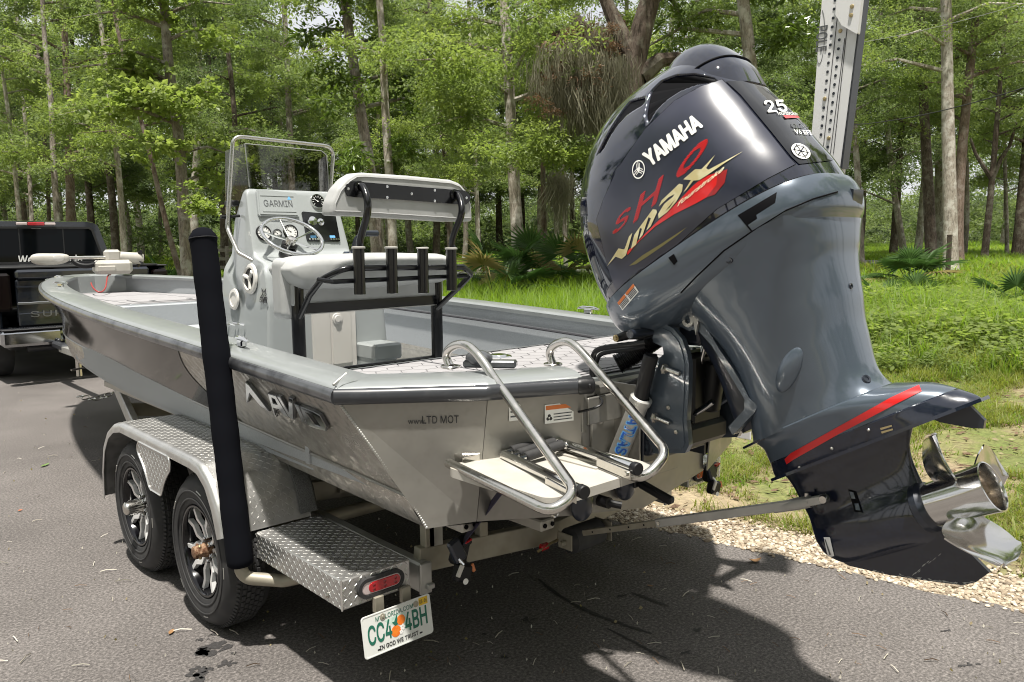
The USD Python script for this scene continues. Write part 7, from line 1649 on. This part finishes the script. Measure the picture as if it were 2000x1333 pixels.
# fenders: profile over two wheels with a dip between, rounded outer edge and a skirt
FP = [(1.34, .30), (1.325, .45), (1.27, .60), (1.17, .705), (1.06, .76), (.93, .785), (-.02, .785), (-.12, .775), (-.22, .72), (-.29, .62), (-.335, .50)]
fy = np.array([p[0] for p in FP]); fz = np.array([p[1] for p in FP]); ls = sg.LineString(FP); NS = 120
sp = np.array([(q.x, q.y) for q in (sg.LineString(np.array(fillet([(0, *p) for p in FP], .12, 4))[:, 1:]).interpolate(i/(NS-1), normalized=True) for i in range(NS))])
TS = np.gradient(sp, axis=0); TS /= np.linalg.norm(TS, axis=1)[:, None]; NSd = np.stack([TS[:, 1], -TS[:, 0]], 1)        # outward (up)
if NSd[NS//2][1] < 0: NSd = -NSd
XO, XI = -1.285, -.88
def fpt(i, k):
    """k along the cross profile: from the inner edge over the top and round the outer edge."""
    x, d = k; return np.array([x, sp[i][0]+NSd[i][0]*d, sp[i][1]+NSd[i][1]*d])
cross = [(XI, 0), (-1.0, 0), (-1.15, 0), (-1.255, 0), (-1.272, -.004), (-1.282, -.013), (-1.286, -.028), (-1.287, -.05)]
def skirt(y):
    """Lower edge of the outer skirt."""
    d0, d1 = abs(y-WY[0]), abs(y-WY[1]); r = .395
    z = max(RT+math.sqrt(max(r*r-d0*d0, 0)) if d0 < r else 0, RT+math.sqrt(max(r*r-d1*d1, 0)) if d1 < r else 0)
    mid_ = .545+.02*abs((y-.43)/.1)**2
    if .30 < y < .56: z = max(z if z > .5 else 0, min(mid_, .60)) if z < mid_ else z
    return z
for sd in (-1, 1):
    S = np.array([-sd*1.0, 1, 1])
    mm = loft(np.array([[fpt(i, k)*S for k in cross] for i in range(NS)]), wrap=False); mm = solidify(mm, .003 if sd < 0 else -.003)
    fe = put(trl, 'fender', mm, 'alu_tread', smooth=40, label='port tread plate fender' if sd < 0 else 'starboard tread plate fender')
    # outer skirt plate with the two wheel openings
    top = [(y, z-.045) for y, z in sp]; opening = unary_union([sg.Point(WY[0], RT).buffer(.392, 40), sg.Point(WY[1], RT).buffer(.392, 40)])
    up = sg.Polygon([(y+NSd[i][0]*-.046, z+NSd[i][1]*-.046) for i, (y, z) in enumerate(sp)]); sk_ = up.difference(opening.union(sg.box(-2, -1, 3, .40)))
    notch = sg.Polygon([(.36, .40), (.50, .40), (.50, .535), (.36, .535)]).buffer(.0)
    sk_ = sk_.difference(sg.box(.30, 0, .56, .525)).buffer(-.04).buffer(.04)
    sk_ = max(getattr(sk_, 'geoms', [sk_]), key=lambda g_: g_.area)
    put(fe, 'skirt', yz(sk_, -1.2875 if sd < 0 else 1.2845, .003), 'alu_tread', smooth=False)
    rimp = [np.array([sd*1.2875, y, z]) for y, z in list(sk_.exterior.segmentize(.02).coords)]; put(fe, 'skirt_edge', tube(rimp, .0045, 6), 'alu_lug')
    lsx = sg.LineString(sp); Ls = lsx.length
    def ftop(u, v):
        i = np.clip(u/Ls*(NS-1), 0, NS-1.001); a = int(i); t = i-a; q = sp[a]*(1-t)+sp[a+1]*t; n = NSd[a]*(1-t)+NSd[a+1]*t; return np.array([v, q[0]+n[0]*.0006, q[1]+n[1]*.0006])*S
    put(fe, 'tread_lug', [tread(ftop, -1 if sd < 0 else 1, .01, Ls-.01, -1.262, -.90)], 'alu_lug', smooth=False, kind='stuff')
    psk = shapely.prepare(sk_) if False else None
    put(fe, 'tread_lug', [tread(lambda u, v: np.array([-1.2880, u, v])*S, -1 if sd < 0 else 1, sk_.bounds[0], sk_.bounds[2], sk_.bounds[1], sk_.bounds[3], lambda u, v: sk_.buffer(-.012).contains(sg.Point(u, v)))], 'alu_lug', smooth=False, kind='stuff')
    pad = [fpt(i, (XI-.0, .004))*S for i in range(26, NS-4)]; 
    cp_ = loft(np.array([[fpt(i, k)*S for k in ((-.925, .004), (-.925, .012), (-.86, .014), (-.845, .0), (-.845, -.10))] for i in range(30, NS-1)]), wrap=False)
    put(fe, 'carpet_strip', solidify(cp_, .004 if sd < 0 else -.004), 'carpet_grey', smooth=50, label='grey carpet strip along the inner fender edge')
    put(fe, 'inner_wall', yz(sg.Polygon([(y, z-.005) for y, z in sp]).difference(sg.box(-2, -1, 3, .36)), -.885 if sd < 0 else .882, .003), 'alu_tread', smooth=False)
    # guide post
    b0, t0 = np.array([sd*1.225, -.42, .40]), np.array([sd*1.225, -.215, 1.715])
gp_ = at((470, 1106), x=-1.225); g_t = at((395, 452), x=-1.225)
ax_g = unit(g_t-gp_); Lg = np.linalg.norm(g_t-gp_); k_ = np.linspace(0, 1, 60)
prof = [(.0, -.004), (.040, -.002), (.052, .010)]+[(.0535+.0012*math.sin(t*17)*math.sin(t*7)+.0008*math.sin(t*51), .03+t*(Lg-.075)) for t in k_]+[(.055, Lg-.04), (.0565, Lg-.032), (.055, Lg-.024), (.050, Lg-.014), (.036, Lg+.006), (.018, Lg+.014), (.0, Lg+.016)]
gs = put(trl, 'guide_post', lathe(prof, gp_, ax_g, 40), 'sleeve_black', smooth=45, label='tall guide post in a padded black sleeve')
put(gs, 'sleeve_seam', [tube([gp_+ax_g*(Lg-.030)+.0568*(math.cos(a)*unit(np.cross(ax_g, [1, 0, 0]))+math.sin(a)*np.cross(ax_g, unit(np.cross(ax_g, [1, 0, 0])))) for a in np.arange(30)*2*pi/30], .0022, 5, closed=True)], 'plastic_black')
put(trl, 'guide_post_elbow', tube(fillet([gp_+ax_g*.05, gp_+ax_g*-.03+[0, 0, -.02], gp_+[.14, -.10, -.075], (-.90, -.62, .35)], .06, 6), .027, 16), 'alu_dull', label='bent pipe under the guide post')
gr0, gr1 = np.array([1.225, -.34, .40]), np.array([1.225, -.20, 1.35])
# licence plate under the step
pc0, pc1, pc2, pc3 = [np.array(v) for v in ((701.5, 1210), (838, 1158.6), (846.8, 1232.7), (714.6, 1291))]
po = np.array([-1.1043, -1.0926, .3622]); pu = np.array([.99999, 0, .0027]); pv_ = -np.array([-.0027*math.cos(-.149), math.sin(-.149), -math.cos(-.149)]); pnn = np.cross(pu, pv_)
lo_ = po-pv_*.152
pl_ = put(trl, 'licence_plate', prism(rrect(.305, .152, .012, (.1525, .076)), lo_, pu, pv_, .0015), 'plate_white', smooth=False, label='white licence plate with green characters and an orange')
def pp(poly, off=.0016, th=.0006): return prism(poly, lo_+pnn*off, pu, pv_, th)
put(pl_, 'rim', pp(rrect(.303, .150, .012, (.1525, .076)).difference(rrect(.295, .142, .009, (.1525, .076))), .0015, .0012), 'plate_white', smooth=False)
def ptxt(t, x, y, h, w, bold=True, shear=0): return text_on(t, h, lo_+pnn*.0018+pu*x+pv_*y, pu, pv_, .0008, bold, shear, width=w)
put(pl_, 'characters', ptxt('CC4', .0725, .045, .066, .102, True), 'decal_green', smooth=False); put(pl_, 'characters', ptxt('4BH', .2320, .045, .066, .102, True), 'decal_green', smooth=False)
put(pl_, 'web_line', ptxt('MYFLORIDA.COM', .142, .120, .0165, .165, False), 'decal_green', smooth=False); put(pl_, 'motto', ptxt('IN GOD WE TRUST', .150, .015, .0145, .172, True), 'decal_dark', smooth=False)
put(pl_, 'map_print', pp(sg.Polygon([(.095, .112), (.145, .118), (.185, .118), (.19, .10), (.205, .075), (.208, .052), (.195, .045), (.185, .06), (.165, .075), (.13, .085), (.11, .10)]).buffer(0), .0015, .0002), 'decal_mint', smooth=False)
for k, (cx, cy, r_) in enumerate(((.140, .060, .021), (.166, .094, .0185))): put(pl_, 'orange_fruit', pp(sg.Point(cx, cy).buffer(r_, 14), .0019+.0002*k, .0004), 'decal_fruit', smooth=False)
put(pl_, 'orange_leaf', pp(unary_union([sg.Polygon([(.135, .092), (.150, .118), (.150, .098), (.143, .086)]), sg.Polygon([(.128, .096), (.146, .094), (.150, .084), (.14, .08)])]).buffer(.001), .0024, .0003), 'decal_green', smooth=False)
fl = [affinity.rotate(affinity.translate(sg.Point(0, 0).buffer(1, 8), 0, 0), 0) for _ in range(1)]
for cx, cy, s_ in ((.170, .066, .0085), (.162, .050, .006)): put(pl_, 'blossom', pp(unary_union([sg.Point(cx+s_*.8*math.cos(a), cy+s_*.8*math.sin(a)).buffer(s_*.55, 6) for a in np.arange(5)*2*pi/5]), .0025, .0004), 'decal_white', smooth=False)
put(pl_, 'date_sticker', pp(sg.box(.252, .118, .292, .146), .0018, .0005), 'decal_yellow', smooth=False); put(pl_, 'date', ptxt('03-26', .272, .125, .013, .034, True), 'decal_dark', smooth=False)
for x, y in ((.090, .130), (.238, .130)): put(pl_, 'plate_screw', [lathe([(.0, .004), (.004, .004), (.005, .0025), (.0115, .002), (.012, 0)], lo_+pnn*.0018+pu*x+pv_*y, pnn, 16)], 'alu_dull')
for x in (.062, .248): put(pl_, 'slot', pp(rrect(.014, .006, .003, (x, .018)), .0018, .0004), 'decal_dark', smooth=False)
put(trl, 'plate_bracket', [box2((-1.02, -1.06, .34), (-.98, -1.04, .40), .002), box2((-.90, -1.06, .34), (-.86, -1.04, .40), .002)], 'alu_dull')
put(trl, 'marker_light', [xf(cbox((.05, .025, .03), .006), basis(at((1063, 1068), y=-1.04), (1, 0, 0), (0, 1, 0)))], 'lens_red', label='small red marker light on the rear cross member')
put(trl, 'wiring', tube([at((1050, 1078), y=-1.045), at((1075, 1062), y=-1.05), at((1095, 1052), y=-1.06)], .006, 6), 'brass')

# straps and the transom saver
def strap_thing(sd):
    nm = 'black ratchet with a purple strap hanging at the port stern corner' if sd < 0 else 'ratchet strap at the starboard stern by the right tail light'
    t = thing('ratchet_strap', nm, 'ratchet strap', (sd*.71, -1.08, .36))
    c = at((893, 1085), y=-1.10) if sd < 0 else np.array([1.02, -1.12, .455])
    p0 = c+np.array([sd*-.02, -.01, .05]); p1 = np.array([sd*.60, -1.46, .84]) if sd < 0 else np.array([.98, -1.22, .75])
    if sd < 0: p1 = at((985, 952), y=-1.56)
    put(t, 'webbing', bar(p0, p1, .045, .003, .001, up=(0.3, -1, .2)), 'strap_purple', smooth=False)
    u_, w_ = unit((.93, -.1, .35)), unit((-.25, -.4, .9)); n_ = np.cross(u_, w_)
    put(t, 'ratchet_frame', [xf(cbox((.07, .055, .095), .014), basis(c+np.array([.01, 0, .01]), unit((.95, 0, -.3)), unit((0, 1, 0)))), xf(cbox((.055, .06, .03), .008), basis(c+[.025, -.005, .05], unit((.95, 0, .25)), (0, 1, 0)))], 'plastic_black', smooth=30)
    put(t, 'handle', [xf(cbox((.055, .03, .10), .012), basis(c+np.array([-.025, -.03, .035]), unit((.9, 0, .42)), unit((0, 1, 0))))], 'motor_dark', smooth=30)
    put(t, 'cam_lever', [xf(cbox((.075, .05, .075), .02), basis(c+np.array([-.005, -.035, -.055]), unit((.9, 0, -.3)), (0, 1, 0)))], 'plastic_black', smooth=30)
    put(t, 'grip', [xf(cbox((.020, .010, .048), .004), basis(c+np.array([-.036, -.062, -.035]), unit((.85, 0, -.5)), (0, 1, 0)))], 'gel_white'); put(t, 'grip', [xf(cbox((.015, .010, .036), .004), basis(c+np.array([.036, -.052, -.045]), unit((.9, 0, .3)), (0, 1, 0)))], 'orange_tab')
    put(t, 'steel_hook', [tube([c+[.03, 0, -.02], c+[.045, -.02, -.05], c+[.01, -.03, -.07]], .006, 8), tube([c+[-.03, -.035, .01], c+[-.01, -.05, -.02]], .008, 8)], 'chrome')
    put(t, 'red_button', [xf(cbox((.035, .02, .010), .003), basis(c+np.array([.025, -.035, .062]), unit((.95, 0, .25)), (0, 1, 0)))], 'lens_red'); put(t, 'round_label', lathe([(.0, .002), (.012, .002)], c+np.array([-.01, -.061, -.085]), (-.15, -1, .1), 16), 'decal_white')
strap_thing(-1); strap_thing(1)
sv = thing('motor_support_bar', 'grey telescopic bar propping the motor from the trailer roller', 'support bar', (.05, -1.2, .4))
s0, s1, s2 = at((1140, 1041), y=-1.24), at((1300, 1023), x=.02), at((1555, 985), x=-.055)
se = at((1612, 974), x=-.06); sm_ = s0+(s2-s0)*.40
put(sv, 'inner_bar', bar(s0, s0+(s2-s0)*.55, .020, .024, .002), 'alu_dull'); ob = put(sv, 'outer_tube', bar(sm_, s2, .028, .033, .003), 'alu_frame')
for f in (.06, .16, .26, .34): q = s0+(s2-s0)*f; dd_ = unit(s2-s0); nn_ = unit(np.cross(dd_, [0, 0, 1])); nn_ = nn_ if nn_@(EYE-q) > 0 else -nn_; put(sv, 'pin_hole', cyl(q+nn_*.0098, q+nn_*.0108, .004, 8), 'vent_black')
q = sm_+(s2-sm_)*.03; put(sv, 'lock_pin', cyl(q+nn_*.012, q+nn_*.02, .007, 10), 'steel')
put(sv, 'fork_end', [tube([s2-(se-s2)*.8, s2, s2+(se-s2)*.5], [.017, .021, .02], 12), bar(s2+(se-s2)*.3+nn_*.014, se+nn_*.014, .008, .026, .002), bar(s2+(se-s2)*.3-nn_*.014, se-nn_*.014, .008, .026, .002)], 'alu_frame'); put(sv, 'fork_bolt', [cyl(s2+(se-s2)*.35+[0, 0, .012], s2+(se-s2)*.35+[0, 0, .032], .007, 10), lathe([(.0, .012), (.012, .011), (.016, .004), (.016, -.01)], se+nn_*.010, nn_, 18)], 'steel')

# ------------------------------------------------------------------ the white anchor pole at the starboard stern
ap = thing('anchor_pole', 'tall white folding anchor pole with rows of holes behind the motor', 'anchor pole', (.85, -1.7, 1.0))
XA = .85
def ap_(p): q = at(p, x=XA); return (q[1], q[2])
o_m = sg.Polygon([ap_(p) for p in ((1606, -40), (1662, -40), (1600, 330), (1575, 330), (1592, 90))])
inner_ = sg.Polygon([ap_(p) for p in ((1632, -40), (1684, -40), (1646, 320), (1600, 320))]); 
main = sg.Polygon([ap_(p) for p in ((1611, -60), (1692, -60), (1640, 330), (1618, 520), (1560, 520), (1588, 230), (1600, 60))])
put(ap, 'channel', yz(main, XA, .055), 'pole_white', smooth=False)
face_ = XA-.0005
put(ap, 'dark_edge', yz(sg.Polygon([ap_(p) for p in ((1690, -60), (1693, -60), (1645, 330), (1641, 330))]), XA-.001, .057), 'rub_dark', smooth=False)
for a, b in (((1641, -20), (1608, 290)), ((1655, 50), (1628, 300)), ((1650, 75), (1622, 300))):
    put(ap, 'groove', tube([at(a, x=XA-.0008), at(b, x=XA-.0008)], .0016, 5), 'groove_dark')
holes = [(1632-1.78*k, 0+17.1*k) for k in range(18)]+[(1646-1.78*k, 18+17.1*k) for k in range(17)]
hr_ = [((225+0-5.8*k)/3.1736+1560, (2+55.6*k)/3.1736) for k in range(16)]
hl_ = [((258-6.0*k)/3.1736+1560, (193+55.4*k)/3.1736) for k in range(14)]
for k, p in enumerate(hr_): 
    q = at(p, x=XA-.001)
    if k == 11: put(ap, 'bolt', [lathe([(.0, .006), (.007, .005), (.009, 0)], q, (-1, 0, 0), 14)], 'brass')
    else: put(ap, 'hole', cyl(q, q+[-.0008, 0, 0], .0062, 12), 'motor_dark')
for k, p in enumerate(hl_):
    q = at(p, x=XA-.001)
    if k in (0, 12): put(ap, 'bolt', [lathe([(.0, .006), (.007, .005), (.009, 0)], q, (-1, 0, 0), 14)], 'brass')
    else: put(ap, 'hole', cyl(q, q+[-.0008, 0, 0], .0062, 12), 'motor_dark')
put(ap, 'upper_bracket', yz(sg.Polygon([ap_(p) for p in ((1644, -40), (1690, -40), (1678, 66), (1650, 50), (1638, 30))]).buffer(.004), XA-.022, .022), 'pole_white', smooth=30)
for p in ((1664, 13), (1662, 30)): put(ap, 'bolt', [lathe([(.0, .006), (.007, .005), (.009, 0)], at(p, x=XA-.023), (-1, 0, 0), 14)], 'brass')
q0, q1 = at((1605, 22), x=XA-.001), at((1600, 122), x=XA-.001); qu = unit(q0-q1); 
put(ap, 'lettering', text_on('POLE', .046, at((1595, 78), x=XA-.0012)+np.array([0, 0, 0]), -qu, np.cross([-1.0, 0, 0], -qu), .0012, True, width=.105), 'decal_grey', smooth=False)
ov = [at(p, x=XA-.001) for p in ((1606, 20), (1611, 60), (1608, 100), (1603, 122), (1598, 123), (1596, 112))]; put(ap, 'badge_line', tube(CubicSpline(np.linspace(0, 1, 6), np.array(ov))(np.linspace(0, 1, 24)), .0012, 5), 'decal_grey')
put(ap, 'lower_arm', yz(sg.Polygon([ap_(p) for p in ((1560, 480), (1620, 480), (1500, 760), (1462, 790), (1420, 812), (1418, 740), (1450, 720))]), XA+.005, .045), 'pole_white', smooth=False)
put(ap, 'transom_bracket', [box2((.62, -1.60, .80), (.63, -1.42, 1.08), .004), box2((.60, -1.52, .80), (.90, -1.50, 1.08), .004)], 'pole_white', label='white bracket bolted to the starboard transom')
for p in ((1443, 757), (1440, 783)): q = at(p, x=.70); put(ap, 'bracket_hole', cyl(q, q+[-.002, -.004, 0], .006, 10), 'motor_dark')
mat('tail_smoked', (0.004, 0.002, 0.002), 0.2, spec=0.3)
# ------------------------------------------------------------------ the pickup truck that tows it
TX, TY = .46, 8.05
tk = thing('pickup_truck', 'dark grey pickup truck hitched in front of the boat', 'pickup truck', (TX, TY, 0))
HW = 1.06
def tp(p, y): q = at(p, y=y); return q
def tprism(poly, y, th): return slab(poly, y, th)
put(tk, 'bed', [box2((TX-HW, TY+.08, .62), (TX-HW+.10, TY+2.15, 1.44), .03), box2((TX+HW-.10, TY+.08, .62), (TX+HW, TY+2.15, 1.44), .03), box2((TX-HW+.05, TY+2.05, .7), (TX+HW-.05, TY+2.14, 1.44), .01), box2((TX-HW+.05, TY+.1, .66), (TX+HW-.05, TY+2.1, .72), .01)], 'truck_paint', smooth=30)
put(tk, 'bed_rail_cap', [box2((TX-HW-.003, TY+.07, 1.441), (TX-HW+.12, TY+2.12, 1.465), .008), box2((TX+HW-.12, TY+.07, 1.441), (TX+HW+.003, TY+2.12, 1.465), .008)], 'truck_trim')
put(tk, 'bed_cover', [box2((TX-HW+.10, TY+.12, 1.445), (TX+HW-.10, TY+2.06, 1.475), .01)], 'plastic_black')
tg = put(tk, 'tailgate', [box2((TX-.80, TY, .76), (TX+.80, TY+.09, 1.32), .02), box2((TX-.80, TY-.02, 1.315), (TX+.80, TY+.10, 1.44), .03), box2((TX-.80, TY-.012, .74), (TX+.80, TY+.03, .90), .02), box2((TX-.80, TY-.010, 1.215), (TX+.80, TY+.02, 1.235), .006)], 'truck_paint', smooth=30, label='dark tailgate with raised letters')
put(tg, 'chrome_strip', box2((TX-.80, TY-.016, 1.005), (TX+.80, TY, 1.035), .006), 'truck_chrome_satin')
for i, ch_ in enumerate('SUPER DUTY'):
    if ch_ == ' ': continue
    x = TX-.62+.138*i; put(tg, 'letter', text_on(ch_, .075, (x, TY-.014, .845), (1, 0, 0), (0, 0, 1), .006, False, 0, width=.10), 'truck_chrome_satin', smooth=False)
put(tg, 'handle', box2((TX-.13, TY-.03, 1.10), (TX+.13, TY, 1.19), .012), 'truck_trim')
for sd in (-1, 1):
    put(tk, 'tail_light', box2((TX+sd*(HW-.205), TY-.015, .93), (TX+sd*(HW-.01), TY+.12, 1.40), .03), 'tail_smoked', smooth=30)
bu_ = put(tk, 'rear_bumper', [box2((TX-HW+.02, TY-.20, .50), (TX-.36, TY-.02, .70), .035), box2((TX+.36, TY-.20, .50), (TX+HW-.02, TY-.02, .70), .035), box2((TX-.37, TY-.17, .46), (TX+.37, TY-.02, .58), .03)], 'truck_chrome', smooth=30, label='chrome rear bumper')
put(bu_, 'step_pad', box2((TX-HW+.04, TY-.19, .701), (TX+HW-.04, TY-.01, .715), .004), 'truck_trim'); put(bu_, 'pad_rib', [box2((TX-.9+.028*k, TY-.185, .7155), (TX-.888+.028*k, TY-.03, .722), .002) for k in range(66)], 'rub_dark', kind='stuff')
put(tk, 'hitch_receiver', [bar((TX*0+.06, TY-.30, .47), (.06, TY+.3, .47), .08, .08), ball((.03, TY-.25, .55), .025)], 'rub_dark')
put(tk, 'tow_bar', [cyl((TX-.7, TY+.15, .44), (TX+.7, TY+.15, .44), .05, 14)], 'rub_dark')
# cab
CY = TY+2.18
back = [(-.97, 1.40), (-.96, 1.50), (-.79, 2.05), (-.70, 2.105), (.70, 2.105), (.79, 2.05), (.96, 1.50), (.97, 1.40)]
cab = []
for y, s, dz in ((CY, 1.0, 0), (CY+.06, 1.012, .012), (CY+.9, 1.02, .035), (CY+1.9, 1.0, .02), (CY+2.2, .97, -.05)):
    cab.append([(TX+x*s, y, z+(dz if z > 1.8 else 0)) for x, z in resample([(x, z) for x, z in back], 60)])
cb_ = loft(np.array(cab), wrap=True, caps=True)
if cb_.volume < 0: cb_.invert()
cab_ = put(tk, 'cab', cb_, 'truck_paint', smooth=40)
put(tk, 'cab_body', [box2((TX-HW+.01, CY-.02, .55), (TX+HW-.01, CY+2.3, 1.42), .04), box2((TX-HW+.03, CY+2.3, .6), (TX+HW-.03, CY+3.6, 1.38), .08)], 'truck_paint', smooth=30)
gw = sg.Polygon([(TX-.83, 1.53), (TX-.70, 1.98), (TX-.66, 2.01), (TX+.66, 2.01), (TX+.70, 1.98), (TX+.83, 1.53), (TX+.80, 1.50), (TX-.80, 1.50)])
put(cab_, 'window_frame', slab(gw.buffer(.02, 4).difference(gw.buffer(-.012)), CY-.012, .014), 'truck_trim', smooth=False)
put(cab_, 'rear_window', slab(gw, CY-.006, .005), 'truck_glass', smooth=False); put(cab_, 'window_bar', [box2((TX-.30, CY-.009, 1.51), (TX-.285, CY-.006, 2.0), .001), box2((TX+.285, CY-.009, 1.51), (TX+.30, CY-.006, 2.0), .001)], 'truck_trim')
put(cab_, 'headrest', [ball((TX+x, CY+.7, 1.66), .13, (1, .5, .8), 2) for x in (-.45,)], 'plastic_black'); put(cab_, 'headrest', [ball((TX+.45, CY+.7, 1.66), .13, (1, .5, .8), 2)], 'plastic_black')
wt_ = tp((22, 512), CY-.012)
put(cab_, 'window_lettering', text_on('We the People', .105, (at((45, 505), y=CY-.012)[0]-.06, CY-.0085, at((45, 514), y=CY-.012)[2]), (1, 0, 0), (0, 0, 1), .002, True, .12, center=False, width=.86), 'decal_white', smooth=False)
bl_ = tp((70, 434), CY-.02); put(cab_, 'brake_light', [box2((bl_[0]-.11, CY-.035, 2.045), (bl_[0]+.11, CY, 2.09), .008)], 'lens_red', label='red high brake light')
for sd in (-1, 1): put(cab_, 'cargo_lamp', box2((bl_[0]+sd*.115, CY-.032, 2.05), (bl_[0]+sd*.26, CY, 2.088), .010), 'lens_clear')
put(cab_, 'label_tag', slab(rrect(.13, .035, .004, (bl_[0]+.0, 2.012)), CY-.010, .003), 'decal_white', smooth=False)
for y in (TY+1.1, TY+4.9):
    for sd in (-1, 1):
        w_ = put(tk, 'wheel', lathe([(.22, -.13), (.30, -.14), (.38, -.12), (.40, -.08), (.40, .08), (.38, .12), (.30, .14), (.22, .13)], (TX+sd*.86, y, .40), (sd, 0, 0), 40), 'rubber', smooth=35); put(w_, 'rim', lathe([(.0, .06), (.08, .07), (.20, .10), (.225, .12)], (TX+sd*.86, y, .40), (sd, 0, 0), 30), 'wheel_machined')
put(tk, 'underbody', [box2((TX-.9, TY+.2, .42), (TX+.9, CY+3.5, .60), .03)], 'truck_trim')
